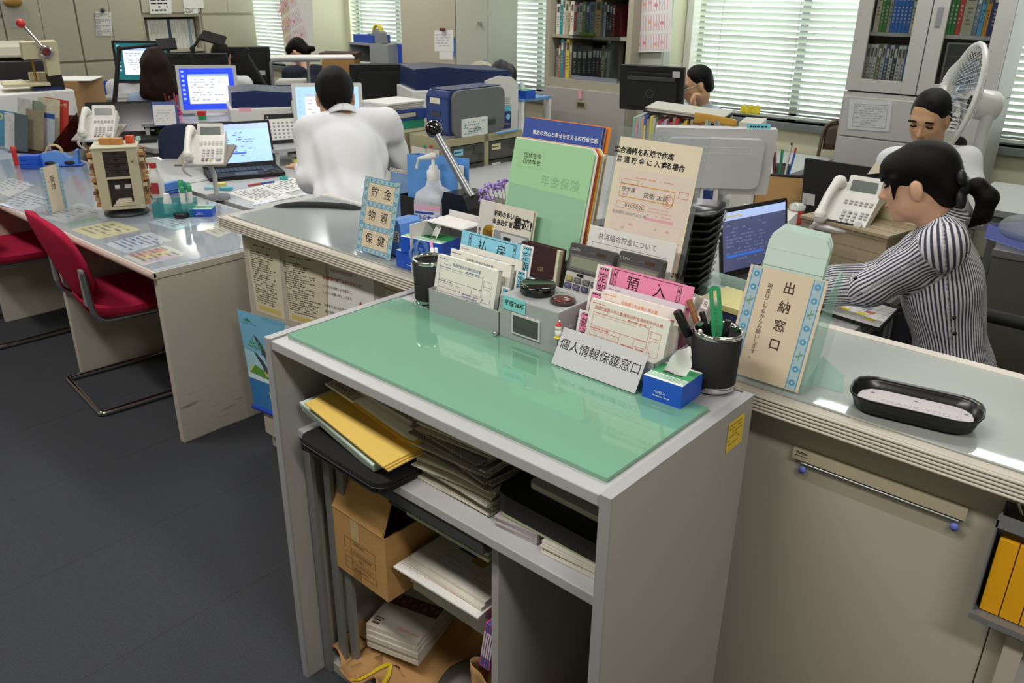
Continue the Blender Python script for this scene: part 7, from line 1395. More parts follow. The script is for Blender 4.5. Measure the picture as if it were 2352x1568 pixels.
R_lo=[(.02,.22,'8d8a84','grey'),(.02,.24,'b06a4c','rust'),(.03,.29,'3a8f92','teal'),(.022,.28,'8a6a90','violet'),(.036,.29,'d8c43c','bright yellow'),(.024,.27,'8a7c60','tan'),(.05,.22,'1f2a2c','black-green'),(.045,.22,'262c2a','black'),(.05,.22,'3a2c24','dark brown'),(.05,.23,'22302c','bottle green'),(.03,.24,'30383a','charcoal'),(.034,.24,'541c24','maroon'),(.02,.24,'2c2a24','narrow black'),(.028,.26,'c8c4a4','cream-spined'),(.02,.24,'5f6a5c','moss'),(.026,.30,'b4b8b4','tall grey')]
book_row([r for r in R_up if r[1] > .05],bxl+.06,byf+.06,1.348,'on the upper shelf of the beige bookcase','books on the upper bookcase shelf');book_row(R_lo,bxl+.07,byf+.06,1.023,'on the lower shelf of the beige bookcase','books on the lower bookcase shelf')
bx('book','thick burgundy book lying flat on top of the upper bookcase row','book',(bxl+.42,byf+.16,1.612),(.24,.17,.035),mat('book_burgundy','5f1c2c',.5));bx('document_box','white box lying before the books on the upper bookcase shelf','box',(bxl+.27,byf+.035,1.348),(.1,.03,.025),M_OFFW);bx('document_box','flat green box lying before the books on the upper bookcase shelf','box',(bxl+.39,byf+.035,1.348),(.12,.03,.022),mat('box_lime','8aa43c',.6))
# white side table with tissues by the third blind
p=aty(1182,215,5.0);q=aty(1248,215,5.0);zt_=p.z;w=q.x-p.x;t=thing('side_table','small white frame table with a blue top by the third blind','table',(p.x,4.75,0));b=MB();b.box((0,0,zt_-.02),(w,.35,zt_),mat('table_blue_top','6f9ad0',.5));b.build('table_top',t)
for (x,y) in ((0,0),(w-.03,0),(0,.32),(w-.03,.32)):
    b=MB();b.box((x,y,0),(x+.03,y+.03,zt_-.02),M_WHITE);b.build('leg',t)
b=MB();b.box((.03,0,zt_-.08),(w-.03,.03,zt_-.02),M_WHITE);b.build('rail',t)
bx('hole_punch','blue desk punch on the white frame table','punch',(p.x+.09,4.88,zt_+.001),(.12,.10,.09),mat('punch_blue','2d6cc8',.4),.3);tb=tissue_box('tissue_box','blue tissue box on the white frame table',(p.x+.2,4.84,zt_+.001),0,.2,.11,.06);
p=atr(1150,190,6.1);b=MB();b.ball((0,0,0),(.11,.08,.16),mat('bag_black','1d1c20',.6,var=.1,bump=.3),14);b.ball((.06,0,.06),(.08,.06,.08),mat('bag_black','1d1c20',.6),12);o=b.build('black_bag');o.location=p;mark(o,'black bag hanging behind the large printer','bag');p=atr(1105,165,6.6);t=thing('office_chair','pale striped chair showing its back behind the large printer','chair',(p.x,p.y,0),rzc);b=MB();b.grid(lambda u,v:(.22*cos(PI*u),.02*sin(PI*u),.5+(p.z-.42)*v*(.35+.65*sin(PI*u))),20,8,mat('chair_stripe','b8b09a',.8,var=.3,scale=60,stretch=(8,1,.1)));b.build('backrest',t,solid=.03);b=MB();b.box((-.2,-.3,.42),(.2,.05,.5),mat('chair_stripe','b8b09a',.8));b.build('seat',t);b=MB();b.tube([(0,-.1,0),(0,-.1,.42)],.03,M_BLACKM);b.build('column',t)
for i,(px,py,s,m,z,lab) in enumerate(((1170,260,(.3,.3,.42),'5a3428',0,'dark red-brown carton under the third window'),(1165,230,(.3,.25,.1),'8d3030',.425,'red tray of papers on the dark carton'))):
    bx('carton',lab,'box',(-4.92,5.5,z),s,mat('carton_'+m,m,.7),0)
p=at(1215,262,.5);bx('folded_board','blue board leaning by the grey cupboard','board',(-4.62,4.95,0),(.36,.05,.72),mat('board_blue','2c4f9c',.5),rad(-20));bx('storage_bin','grey bin with a blue rim behind the dark blue tissue box','bin',(-4.9,5.0,0),(.3,.3,.75),M_LGREY,.3)
# ------------------------------------------------------------------ people: smooth-blended solids meshed by surface nets
def sdf_mesh(prims,res,cuts=(),wr=0,seed=0):
    """prims: ('c', a, b, ra, rb, k) tapered limb | ('e', centre, radii, R, k) ellipsoid"""
    P=[]
    for p in prims:
        if p[0] == 'c':a,b=np.array(p[1]),np.array(p[2]);r=max(p[3],p[4]);P.append((np.minimum(a,b)-r,np.maximum(a,b)+r))
        else:c=np.array(p[1]);r=max(p[2]);P.append((c-r,c+r))
    lo=np.min([q[0] for q in P],0)-.03;hi=np.max([q[1] for q in P],0)+.03;n=np.ceil((hi-lo)/res).astype(int)+1
    D=np.full(n,.5,np.float32);ax=[lo[i]+res*np.arange(n[i]) for i in range(3)]
    def ev(p,X,Y,Z_):
        if p[0] == 'c':
            a,b=np.array(p[1]),np.array(p[2]);u=b-a;L2=max(u@u,1e-9);t=np.clip(((X-a[0])*u[0]+(Y-a[1])*u[1]+(Z_-a[2])*u[2])/L2,0,1)
            return np.sqrt((X-a[0]-t*u[0])**2+(Y-a[1]-t*u[1])**2+(Z_-a[2]-t*u[2])**2)-(p[3]+(p[4]-p[3])*t)
        c,r,R=np.array(p[1]),np.array(p[2]),p[3];d=(X-c[0],Y-c[1],Z_-c[2])
        if R is not None:d=[d[0]*R[0][j]+d[1]*R[1][j]+d[2]*R[2][j] for j in range(3)]
        k0=np.sqrt((d[0]/r[0])**2+(d[1]/r[1])**2+(d[2]/r[2])**2);k1=np.sqrt((d[0]/r[0]**2)**2+(d[1]/r[1]**2)**2+(d[2]/r[2]**2)**2);return k0*(k0-1)/np.maximum(k1,1e-6)
    def sl(q,m):
        i0=np.maximum(((q[0]-m-lo)/res).astype(int),0);i1=np.minimum(((q[1]+m-lo)/res).astype(int)+2,n);s=tuple(slice(i0[i],i1[i]) for i in range(3));return s,ax[0][s[0]][:,None,None],ax[1][s[1]][None,:,None],ax[2][s[2]][None,None,:]
    for p,q in zip(prims,P):
        k=p[-1];s,X,Y,Z_=sl(q,.035+k);d=ev(p,X,Y,Z_);g=D[s];h=np.clip(.5+.5*(g-d)/k,0,1);D[s]=g*(1-h)+d*h-k*h*(1-h)
    if wr:
        X,Y,Z_=ax[0][:,None,None],ax[1][None,:,None],ax[2][None,None,:]
        D=D+wr*(np.sin(31*X+17*Z_+6*np.sin(13*Y)+seed)*np.sin(23*Z_-14*Y+4*np.sin(9*X))+.6*np.sin(57*Z_+33*X-29*Y+seed)).astype(np.float32)
    for p in cuts:
        c=np.array(p[1]);r=max(p[2]);s,X,Y,Z_=sl((c-r,c+r),.03);k=p[-1];d=-ev(p,X,Y,Z_);g=D[s];h=np.clip(.5-.5*(g-d)/k,0,1);D[s]=g*(1-h)+d*h+k*h*(1-h)
    I=D < 0;S=np.zeros(tuple(n-1)+(3,),np.float32);C=np.zeros(n-1,np.float32);o=[(0,0,0),(1,0,0),(0,1,0),(1,1,0),(0,0,1),(1,0,1),(0,1,1),(1,1,1)]
    cut=lambda A,q:A[q[0]:q[0]+n[0]-1,q[1]:q[1]+n[1]-1,q[2]:q[2]+n[2]-1]
    for i in range(8):
        for j in range(i+1,8):
            if sum(abs(o[i][k]-o[j][k]) for k in range(3)) != 1:continue
            m=cut(I,o[i]) != cut(I,o[j]);a,b=cut(D,o[i])[m],cut(D,o[j])[m];t=a/(a-b)
            for k in range(3):S[...,k][m] += o[i][k]+t*(o[j][k]-o[i][k])
            C[m] += 1
    act=C > 0;idx=np.full(C.shape,-1,int);idx[act]=np.arange(act.sum());g=np.argwhere(act);V=lo+res*(g+S[act]/C[act][:,None]);F=[]
    for k in range(3):
        u,v=(k+1) %3,(k+2) %3;A=np.moveaxis(I,k,0);m=np.moveaxis(A[:-1] != A[1:],0,k);e=np.argwhere(m);e=e[(e[:,u] > 0) & (e[:,v] > 0) & (e[:,u] < n[u]-1) & (e[:,v] < n[v]-1)]
        eu,ev_=np.eye(3,dtype=int)[u],np.eye(3,dtype=int)[v];q=np.stack([idx[tuple((e-d).T)] for d in (0*eu,eu,eu+ev_,ev_)],1);f=I[tuple(e.T)];q[~f]=q[~f][:,::-1];F.append(q)
    F=np.concatenate(F);return V,F[(F >= 0).all(1)]
def sdf_obj(name,prims,res,m,parent,cuts=(),wr=0,seed=0,attr=None):
    V,F=sdf_mesh(prims,res,cuts,wr,seed);me=bpy.data.meshes.new(name);me.from_pydata(V.tolist(),[],F.tolist());me.materials.append(m);me.polygons.foreach_set('use_smooth',[True]*len(F))
    if attr:a=me.attributes.new('stripe','FLOAT','POINT');a.data.foreach_set('value',attr(V).astype(np.float32))
    o=bpy.data.objects.new(name,me);COL.objects.link(o)
    if parent:o.parent=parent;o.matrix_parent_inverse=parent.matrix_world.inverted()
    md=o.modifiers.new('s','SMOOTH');md.factor=.5;md.iterations=3;return o
SKIN,SKIN2=mat('skin_light','d9a98c',.5,var=.05,scale=25),mat('skin_tan','c79a78',.5,var=.06,scale=25)
HAIR,HAIRB=mat('hair_black','0b0908',.5,spec=.14,var=.3,scale=60,bump=.4,bscale=200,stretch=(6,6,.6)),mat('hair_brown','24140e',.55,spec=.12,var=.4,scale=60,bump=.5,bscale=160,stretch=(6,6,.6))
def frame_of(fd,pitch,roll=0):
    f=Vector((fd[0],fd[1],0)).normalized();f=f*cos(pitch)-Vector((0,0,1))*sin(pitch);r=f.cross(Vector((0,0,1))).normalized();u=r.cross(f);return r,f,u
def person(label,H,fd,pitch,SL,SR,PV,arms,cloth,hair,skin=SKIN,res=.008,female=False,wr=.0025,hands=(),s=1,attr=None,legs=True,trouser='23252c',cuts=(),extra=(),collar=True):
    H,SL,SR,PV=Vector(H),Vector(SL),Vector(SR),Vector(PV);r,f,u=frame_of(fd,pitch);R=[[r[i],f[i],u[i]] for i in range(3)];L=lambda x,y,z:H+(r*x+f*y+u*z)*s
    E=lambda c,rad,k=.012:('e',L(*c),tuple(q*s for q in rad),R,k)
    M_=(SL+SR)/2;t=thing('person',label,'person',(PV.x,PV.y,0));bpy.context.view_layer.update()
    hp=[E((0,-.012,.032),(.073,.093,.084)),E((0,.026,-.03),(.061,.064,.082),.03),E((0,.060,-.088),(.024,.022,.020),.025),E((.042,.012,-.062),(.018,.03,.026),.03),E((-.042,.012,-.062),(.018,.03,.026),.03),
          E((0,.074,.028),(.045,.016,.012),.02),('c',L(0,.086,.008),L(0,.106,-.026),.006*s,.0105*s,.012),E((.011,.092,-.03),(.008,.008,.007),.008),E((-.011,.092,-.03),(.008,.008,.007),.008),E((0,.086,-.0535),(.021,.010,.0045),.006),E((0,.084,-.064),(.018,.010,.005),.006),
          E((.036,.058,-.016),(.022,.02,.022),.02),E((-.036,.058,-.016),(.022,.02,.022),.02),E((.075,-.008,-.012),(.008,.018,.031),.008),E((-.075,-.008,-.012),(.008,.018,.031),.008)]
    nb=M_+Vector((0,0,.02));hp.append(('c',L(0,-.022,-.06),nb,(.047 if female else .055)*s,.058*s,.03))
    bp=hp+[('c',nb,PV+Vector((0,0,.05)),.05,.06,.03),('c',SL,SR,.03,.03,.03)]
    for (a,b,c) in arms:bp += [('c',a,b,.032,.030,.03),('c',b,c,.033,.024,.02)]
    for (w,d,nrm,side,curl) in hands:
        w,d,nrm=Vector(w),Vector(d).normalized(),Vector(nrm).normalized();x=d.cross(nrm).normalized()*side;bp += [('c',w,w+d*.05,.020,.022,.015),('c',w+d*.03-x*.02,w+d*.075-x*.028,.012,.011,.012),('c',w+d*.03+x*.02,w+d*.075+x*.026,.012,.011,.012)]
        for i,(o_,ln) in enumerate(((-.030,.070),(-.010,.080),(.010,.075),(.029,.058))):
            a=w+d*.078+x*o_;dd=d
            for j,q in enumerate((.45,.32,.23)):
                ang=curl*(j+.6);dd=(d*cos(ang)-nrm*sin(ang));b=a+dd*ln*q;bp.append(('c',a,b,.0088-.0008*j,.0082-.0008*j,.003));a=b
        a=w+d*.02-x*.026;b=a+(d*.6-x*.8)*.035;bp += [('c',a,b,.011,.010,.006),('c',b,b+(d*.9-x*.15-nrm*.5*curl)*.032,.0095,.008,.003)]
    sdf_obj('body',bp,res,skin,t,cuts=[E((.034,.083,.006),(.014,.012,.009),.01),E((-.034,.083,.006),(.014,.012,.009),.01)])
    ax=(SR-SL).normalized();up=(nb-PV).normalized();fw_=ax.cross(up)*-1;fw_=fw_ if fw_.dot(f) > 0 else -fw_;TR=[[ax[i],fw_[i],up[i]] for i in range(3)];hw=(SR-SL).length/2
    ch,wa=M_.lerp(PV,.30)+fw_*.01,M_.lerp(PV,.68)
    cp=[('e',ch,(hw*.95,.115 if female else .12,.17),TR,.04),('e',wa,(hw*.84 if not female else hw*.76,.098,.18),TR,.06),('e',PV,(hw*.92,.12,.15),TR,.06),('c',SL,SR,.054,.054,.04),('c',SL.lerp(SR,.25)+Vector((0,0,.022)),SL.lerp(SR,.75)+Vector((0,0,.022)),.05,.05,.04)]
    for (a,b,c) in arms:cp += [('c',a,b,.056,.054 if female else .05,.05),('c',b,Vector(b).lerp(Vector(c),.86),.054 if female else .05,.046 if female else .04,.025)]
    sh=sdf_obj('shirt',cp+list(extra),res,cloth,t,wr=wr,attr=attr,cuts=[('e',nb+Vector((f.x,f.y,0))*.035+Vector((0,0,.052)),(.056,.056,.034),None,.015)]+list(cuts))
    if collar:
        ca=(L(0,-.02,-.06)-nb).normalized();B_=basis(nb+ca*.034,r,f-ca*f.dot(ca));b=MB();b.T=B_;b.grid(lambda a_,v:((.064+.018*(1-v))*sin(2*PI*a_),-(.066+.020*(1-v))*cos(2*PI*a_),.046*v*(.78+.22*cos(2*PI*a_))-.018),36,4,cloth)
        co=b.build('collar',t,solid=.004);co.matrix_parent_inverse=t.matrix_world.inverted();a_=co.data.attributes.new('stripe','FLOAT','POINT');a_.data.foreach_set('value',[v.co.z*1100+v.co.x*300 for v in co.data.vertices])
    if hair:hair(t,L,E,R)
    for sx in (-.034,.034):
        b=MB();b.tube([L(sx-.018,.087,.028),L(sx,.093,.033),L(sx+.018,.087,.029)],.0042*s,HAIR,6);b.build('eyebrow',t).matrix_parent_inverse=t.matrix_world.inverted();b=MB();b.tube([L(sx-.013,.081,.006),L(sx,.0865,.004),L(sx+.013,.081,.006)],.0030*s,HAIR,6);b.build('eye',t).matrix_parent_inverse=t.matrix_world.inverted()
    b=MB();b.tube([L(-.02,.090,-.0585),L(0,.0965,-.0575),L(.02,.090,-.0585)],.0028*s,mat('lip','a8625a',.5),6);b.build('lips',t).matrix_parent_inverse=t.matrix_world.inverted()
    if legs:
        g=Vector((f.x,f.y,0)).normalized();lp_=[]
        for sx in (-1,1):k=PV+ax*sx*.09+g*.40+Vector((0,0,-.06));a=Vector((k.x+g.x*.02,k.y+g.y*.02,.06));lp_ += [('c',PV+ax*sx*.08,k,.085,.062,.03),('c',k,a,.06,.042,.02),('c',a,a+g*.12-Vector((0,0,.03)),.04,.03,.02)]
        sdf_obj('trousers',lp_+[('e',PV-Vector((0,0,.02)),(hw*.9,.12,.11),TR,.05)],.012,mat('cloth_'+trouser,trouser,.8),t)
    return t,L,E
def hair_short(top=.07,back=-.075,m=HAIR,part=False):
    def g(t,L,E,R):sdf_obj('hair',[E((0,-.020,.038),(.078,.095,.085)),E((0,-.06,-.02),(.070,.051,.06),.03)],.006,m,t,cuts=[E((0,.125,-.022),(.10,.085,.094),.03),E((.09,.02,-.055),(.05,.06,.06),.02),E((-.09,.02,-.055),(.05,.06,.06),.02),E((0,-.02,-.115),(.12,.12,.055),.02)],wr=.002)
    return g
def hair_long(t,L,E,R):sdf_obj('hair',[E((0,-.022,.035),(.09,.105,.092)),('c',L(.05,-.05,-.02),L(.085,-.08,-.19),.05,.05,.05),('c',L(-.05,-.05,-.02),L(-.085,-.08,-.19),.05,.05,.05),('c',L(0,-.07,0),L(0,-.10,-.20),.07,.065,.06)],.008,HAIRB,t,cuts=[E((0,.13,-.04),(.08,.09,.09),.01)],wr=.003)
WSH=mat('white_shirt','dfe0e4',.75,var=.02,scale=6,bump=.15,bscale=14)
V3=lambda px,py,Y:aty(px,py,Y)
# woman in stripes -------------------------------------------------------------
m=bpy.data.materials.new('striped_cotton');n_,l_=nodes_of(m);bs=n_['Principled BSDF'];at_=n_.new('ShaderNodeAttribute');at_.attribute_name='stripe';sn=n_.new('ShaderNodeMath');sn.operation='SINE';rp=n_.new('ShaderNodeValToRGB');rp.color_ramp.elements[0].position=.30;rp.color_ramp.elements[1].position=.62;rp.color_ramp.elements[0].color=(*srgb('3c3c52'),1);rp.color_ramp.elements[1].color=(*srgb('d4d2d4'),1)
mr=n_.new('ShaderNodeMapRange');mr.inputs['From Min'].default_value=-1;l_.new(at_.outputs['Fac'],sn.inputs[0]);l_.new(sn.outputs[0],mr.inputs[0]);l_.new(mr.outputs[0],rp.inputs[0]);l_.new(rp.outputs[0],bs.inputs['Base Color']);bs.inputs['Roughness'].default_value=.85;STR=m
Hw=V3(2110,420,2.60);SLw,SRw=V3(2168,566,2.46),V3(2158,536,2.78);PVw=V3(2190,880,2.62)
ELw,WRw=V3(2000,662,2.48),V3(1880,672,2.56);ERw,WR2=V3(2010,640,2.82),V3(1900,640,2.72)
armw=[(SLw,ELw,WRw),(SRw,ERw,WR2)]
def stripes(V):
    nbw=(SLw+SRw)/2;A,B_=np.array(nbw),np.array(PVw);u=(B_-A)/np.linalg.norm(B_-A);e1=np.array((SRw-SLw).normalized());e2=np.cross(u,e1);d=V-A;ph=np.arctan2(d@e2,d@e1)*80;best=np.full(len(V),.075)
    for (a,b,c) in armw:
        for (p,q) in ((a,b),(b,c)):
            p,q=np.array(p),np.array(q);w=q-p;Ln=np.linalg.norm(w);w=w/Ln;t_=(V-p)@w;k=np.clip(t_,0,Ln);o=V-p-k[:,None]*w;ds=np.linalg.norm(o,axis=1);x1=np.cross(w,[0,0,1.]);x1 /= np.linalg.norm(x1);x2=np.cross(w,x1);m_=(ds < best) & (t_ > .035 if p is not None else True);ph[m_]=(np.arctan2(o@x2,o@x1)*30)[m_];best[m_]=ds[m_]
    return ph
def hair_woman(t,L,E,R):
    sdf_obj('hair',[E((0,-.016,.036),(.080,.101,.088)),E((0,.060,.050),(.064,.040,.046),.03),E((0,-.075,-.025),(.062,.045,.06),.03),('c',L(-.066,.052,.03),L(-.068,.056,-.03),.012,.004,.008),('c',L(.066,.052,.03),L(.068,.056,-.03),.012,.004,.008)],.0045,HAIR,t,cuts=[E((0,.125,-.055),(.058,.075,.078),.008),E((-.085,.005,-.045),(.035,.045,.048),.008),E((.085,.005,-.045),(.035,.045,.048),.008),E((0,-.01,-.125),(.12,.10,.055),.01)],wr=.001)
    T0=[L(0,-.11,-.03),L(0,-.152,-.032),L(.0,-.172,-.068),L(0,-.158,-.115),L(0,-.122,-.146)];sdf_obj('ponytail',[('c',T0[i],T0[i+1],[.015,.021,.026,.023][i],[.021,.026,.023,.006][i],.02) for i in range(4)],.0045,HAIR,t,wr=.0015)
    BB=mat('hair_bow','16161c',.5,bump=.2);sdf_obj('bow',[('e',L(-.005,-.118,-.03),(.026,.022,.024),R,.01),('e',L(-.040,-.120,.006),(.024,.016,.026),R,.012),('e',L(-.036,-.112,-.058),(.022,.015,.030),R,.012),('e',L(.03,-.118,-.02),(.024,.012,.02),R,.012)],.005,BB,t,wr=.003)
tw,Lw,Ew=person('woman in a navy striped blouse with a black bow, seated behind the counter',Hw,(-1,-.10),rad(16),SLw,SRw,PVw,armw,STR,hair_woman,SKIN,.0045,True,.0022,hands=[(WRw,(-1,.15,-.25),(0,0,1),1,.5),(WR2,(-1,-.2,-.3),(0,0,1),-1,.5)],attr=stripes,legs=True)
for (px,py) in ((1958,633),(2198,736),(2200,772)):
    d_=ray(px,py).normalized();hit=None;o_=bpy.data.objects;b=MB();dist={1958:2.0}.get(px,2.05);sh_=[c for c in tw.children if c.name.startswith('shirt')][0];P=np.array([v.co for v in sh_.data.vertices]);dv=np.array(d_);rel=P-np.array((0,0,CAM_Z));tt=rel@dv;off=np.linalg.norm(rel-tt[:,None]*dv,axis=1);q_=P[off < .012];q_=q_[np.argmin((q_-np.array((0,0,CAM_Z)))@dv)] if len(q_) else np.array(d_*2+Vector((0,0,CAM_Z)));b.ball(tuple(q_),.0062,M_BLACK,10);b.build('button',tw).matrix_parent_inverse=tw.matrix_world.inverted()
office_chair('grey office chair of the woman in stripes',(PVw.x+.04,PVw.y,0),rad(-90),'6a6c70',.47,.88,.44,True)
# man behind her, reading papers --------------------------------------------------
H2=V3(2134,273,3.95);S2L,S2R,P2=V3(2048,372,4.0),V3(2216,370,4.0),V3(2136,560,4.1);h2=V3(2246,428,3.76);h3=V3(2020,440,3.70)
person('man in a white shirt looking down at papers, behind the woman in stripes',H2,(-.05,-1),rad(22),S2L,S2R,P2,[(S2L,V3(2022,470,3.92),h3),(S2R,V3(2244,465,3.92),h2)],WSH,hair_short(),SKIN2,.006,hands=[(h2,(-.6,-.35,.15),(-.2,.2,-1),1,.6),(h3,(.5,-.4,.2),(0,-1,.4),-1,.4)])
for (cs,lab) in (([(2215,395),(2262,440),(2298,470),(2255,520),(2225,460)],'white paper held by the man behind the woman in stripes'),([(1992,400),(2012,372),(2035,396)],'folded cream paper before the man in the white shirt')):
    P=[aty(x,y,3.68) for x,y in cs];b=MB();b.add([tuple(p) for p in P],[tuple(range(len(P)))],M_PAPER if len(P) > 3 else M_CREAM);mark(b.build('paper_sheet',solid=.0015),lab,'paper')
# man in white shirt, seen from behind ---------------------------------------------
Hc=atr(770,222,3.72);rt2=Vector((.60,.80,0));mc=atr(800,294,3.64);SCL,SCR=mc-rt2*.165+Vector((0,0,-.012)),mc+rt2*.165+Vector((0,0,.012));PC=atr(806,500,3.42);eL,eR=atr(712,412,3.55),atr(915,372,3.72)
person('man in a white shirt seen from behind, leaning towards his monitor',Hc,(-.80,.60),rad(22),SCL,SCR,PC,[(SCL,eL,eL+Vector((-.22,.12,.0))),(SCR,eR,eR+Vector((-.2,.14,-.05)))],WSH,lambda t,L,E,R:sdf_obj('hair',[E((0,-.016,.036),(.080,.098,.088)),E((0,-.055,-.02),(.066,.05,.065),.03)],.006,HAIR,t,cuts=[E((0,.13,-.02),(.11,.09,.09),.012),E((.09,.03,-.06),(.05,.06,.06),.01),E((-.09,.03,-.06),(.05,.06,.06),.01),E((0,-.02,-.125),(.12,.12,.055),.01)],wr=.0014),SKIN2,.006,wr=.004,hands=[(eL+Vector((-.22,.12,0)),(-.9,.4,0),(0,0,1),1,.3),(eR+Vector((-.2,.14,-.05)),(-.9,.4,-.1),(0,0,1),-1,.3)])
cc=atr(790,450,3.2);office_chair('black office chair of the white-shirted man seen from behind',(cc.x-.06,cc.y+.02,0),rad(-143),'1b1b1e',.46,.95,.46)
# man with glasses resting his chin -------------------------------------------------
H3=atr(1600,195,5.7);S3L,S3R=H3+Vector((.15,.0,-.185)),H3+Vector((-.16,.16,-.21));P3=H3+Vector((.06,.25,-.72));w3=atr(1594,236,5.54)
t3,L3,E3=person('man with glasses resting his chin on his hand behind the black monitor',H3,(-.75,-.75),rad(18),S3R,S3L,P3,[(S3L,S3L+Vector((.02,-.2,-.2)),w3-Vector((0,0,.05))),(S3R,S3R+Vector((-.1,-.2,-.25)),S3R+Vector((.1,-.4,-.26)))],mat('pale_blue_shirt','aab6cc',.8,var=.05,scale=60),hair_short(),SKIN2,.008,hands=[(w3-Vector((0,0,.05)),(-.15,.0,1),(-.7,-.7,0),1,1.0)])
b=MB()
for sx in (-.034,.034):b.tube([L3(sx+.024*cos(q),.098,.002+.017*sin(q)) for q in circ(17)[:-1]],.0016,M_STEEL,5,closed=True);b.tube([L3(sx*1.7,.095,.006),L3(.078*(1 if sx > 0 else -1),.0,.008)],.0016,M_STEEL,5)
b.build('glasses',t3).matrix_parent_inverse=t3.matrix_world.inverted()
# people at the far desks ------------------------------------------------------------
H4=atr(358,150,6.9);v4=Vector((.62,.78,0));s4=H4+Vector((.03,-.02,-.25));person('woman with long brown hair in a blue-grey sweater seen from behind',H4,(-.85,.5),rad(5),s4-v4*.17,s4+v4*.17,s4+Vector((.05,-.03,-.5)),[(s4-v4*.17,s4-v4*.24+Vector((-.05,0,-.26)),s4-v4*.2+Vector((-.28,.1,-.3))),(s4+v4*.17,s4+v4*.25+Vector((-.05,0,-.26)),s4+v4*.2+Vector((-.28,.1,-.3)))],mat('sweater_blue','8c9cb4',.9,var=.08,scale=80),hair_long,SKIN,.009,True,collar=False)
office_chair('blue-backed chair of the long-haired woman',(s4.x+.12,s4.y-.06,0),rad(-128),'26417e',.46,.80,.44)
def hair_bun(t,L,E,R):sdf_obj('hair',[E((0,-.016,.036),(.080,.101,.088)),E((0,.060,.050),(.064,.040,.046),.03),E((0,-.075,-.03),(.062,.045,.065),.03),('c',L(0,-.11,-.05),L(0,-.15,-.07),.03,.028,.03)],.008,HAIR,t,cuts=[E((0,.125,-.055),(.058,.075,.078),.01),E((-.085,.01,-.045),(.03,.04,.045),.01),E((.085,.01,-.045),(.03,.04,.045),.01)])
H5=atr(684,118,8.6);s5=H5+Vector((.09,.02,-.19));v5=Vector((.45,.89,0));person('woman in a navy top with tied hair reading before the far blind',H5,(-.9,-.40),rad(35),s5-v5*.17,s5+v5*.17,s5+Vector((.1,0,-.5)),[(s5-v5*.17,s5-v5*.2+Vector((-.06,0,-.26)),s5+Vector((-.3,-.05,-.28))),(s5+v5*.17,s5+v5*.2+Vector((-.06,0,-.26)),s5+Vector((-.3,.1,-.28)))],mat('navy_top','1e2436',.85),hair_bun,SKIN,.010,True,collar=False)
H6=atr(302,135,8.5);s6=H6+Vector((-.02,0,-.24));v6=Vector((-.6,-.8,0));person('person in a white shirt with a blue strap behind the teal-screen monitor',H6,(.85,-.5),rad(20),s6-v6*.18,s6+v6*.18,s6+Vector((-.05,0,-.5)),[(s6-v6*.18,s6-v6*.22+Vector((.05,0,-.26)),s6+Vector((.3,0,-.3))),(s6+v6*.18,s6+v6*.26+Vector((.05,0,-.26)),s6+Vector((.3,-.3,-.3)))],WSH,hair_short(),SKIN,.010)
office_chair('blue chair behind the person with the blue strap',(s6.x-.16,s6.y-.12,0),rad(50),'2450a8',.46,.84,.44)
H7=atr(508,130,8.0);s7=H7+Vector((-.02,.02,-.23));person('black-haired man bent over his desk behind the jointed lamp',H7,(.8,-.6),rad(55),s7-v6*.17,s7+v6*.17,s7+Vector((-.06,.02,-.48)),[(s7-v6*.17,s7-v6*.2+Vector((.05,0,-.25)),s7+Vector((.3,.1,-.28))),(s7+v6*.17,s7+v6*.2+Vector((.05,0,-.25)),s7+Vector((.3,-.2,-.28)))],WSH,hair_short(),SKIN2,.010)
# ------------------------------------------------------------------ right side: glass-door cabinet
gx0,gx1,gy=-1.925,-1.09,5.3;w=gx1-gx0;CG=mat('cabinet_light_grey','b2b0ac',.5,var=.03);t=thing('glass_cabinet','grey two-part cabinet with glass doors full of books, beside the fan','cabinet',(gx0,gy,0));D=.4;zj=1.115
b=MB();b.box((0,0,0),(w,D,zj-.004),CG);lo=b.build('lower_cupboard',t);b=MB();b.box((.015,-.014,.85),(w-.015,0,zj-.03),CG);b.build('drawer',lo,bevel=.003);b=MB();b.box((.015,-.014,.05),(w-.015,0,.842),CG);b.build('door',lo,bevel=.003)
for x in (0,w-.02):
    b=MB();b.box((x,.03,zj),(x+.02,D,2.2),CG);b.build('side_panel',t)
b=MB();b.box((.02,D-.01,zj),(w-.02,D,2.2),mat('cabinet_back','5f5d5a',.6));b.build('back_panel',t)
for z in (zj,1.435,1.80):
    b=MB();b.box((.02,.05,z),(w-.02,D-.01,z+.02),CG);b.build('shelf_board',t)
for i in range(2):
    x0,x1=i*w/2+.003,(i+1)*w/2-.003;b=MB();b.box((x0,0,zj+.005),(x0+.085,.025,2.15),CG);b.box((x1-.085,0,zj+.005),(x1,.025,2.15),CG);b.box((x0+.085,0,zj+.005),(x1-.085,.025,zj+.075),CG);b.box((x0+.085,0,2.07),(x1-.085,.025,2.15),CG);dr=b.build('door',t,bevel=.002)
    b=MB();b.box((x0+.085,.01,zj+.075),(x1-.085,.015,2.07),clear('cabinet_glass','d0d4d4',.10));b.build('glass_pane',dr)
    if i:b=MB();b.box((x0+.03,-.006,1.50),(x0+.058,0,1.60),M_GREY);b.build('handle',dr)
wall_sheet('notice','printed timetable sheet taped to the grey glass-door cabinet','notice',(1951,227),(2050,233),(1946,296),(2042,303),gy-.0155,mat('plastic_white','c6c8cc',.4),lambda b,w,h:(b.frame2(w*.1,h*.1,w*.9,h*.85,.002,M_INKG,Z),b.scribble(w*.12,h*.14,w*.88,h*.82,9,mi('a4a4aa'),Z,dash=.03)))
wall_sheet('notice','second sheet on the cabinet half hidden by the fan pole','notice',(2180,258),(2205,260),(2175,300),(2200,305),gy-.0155,M_PAPER,pm_)
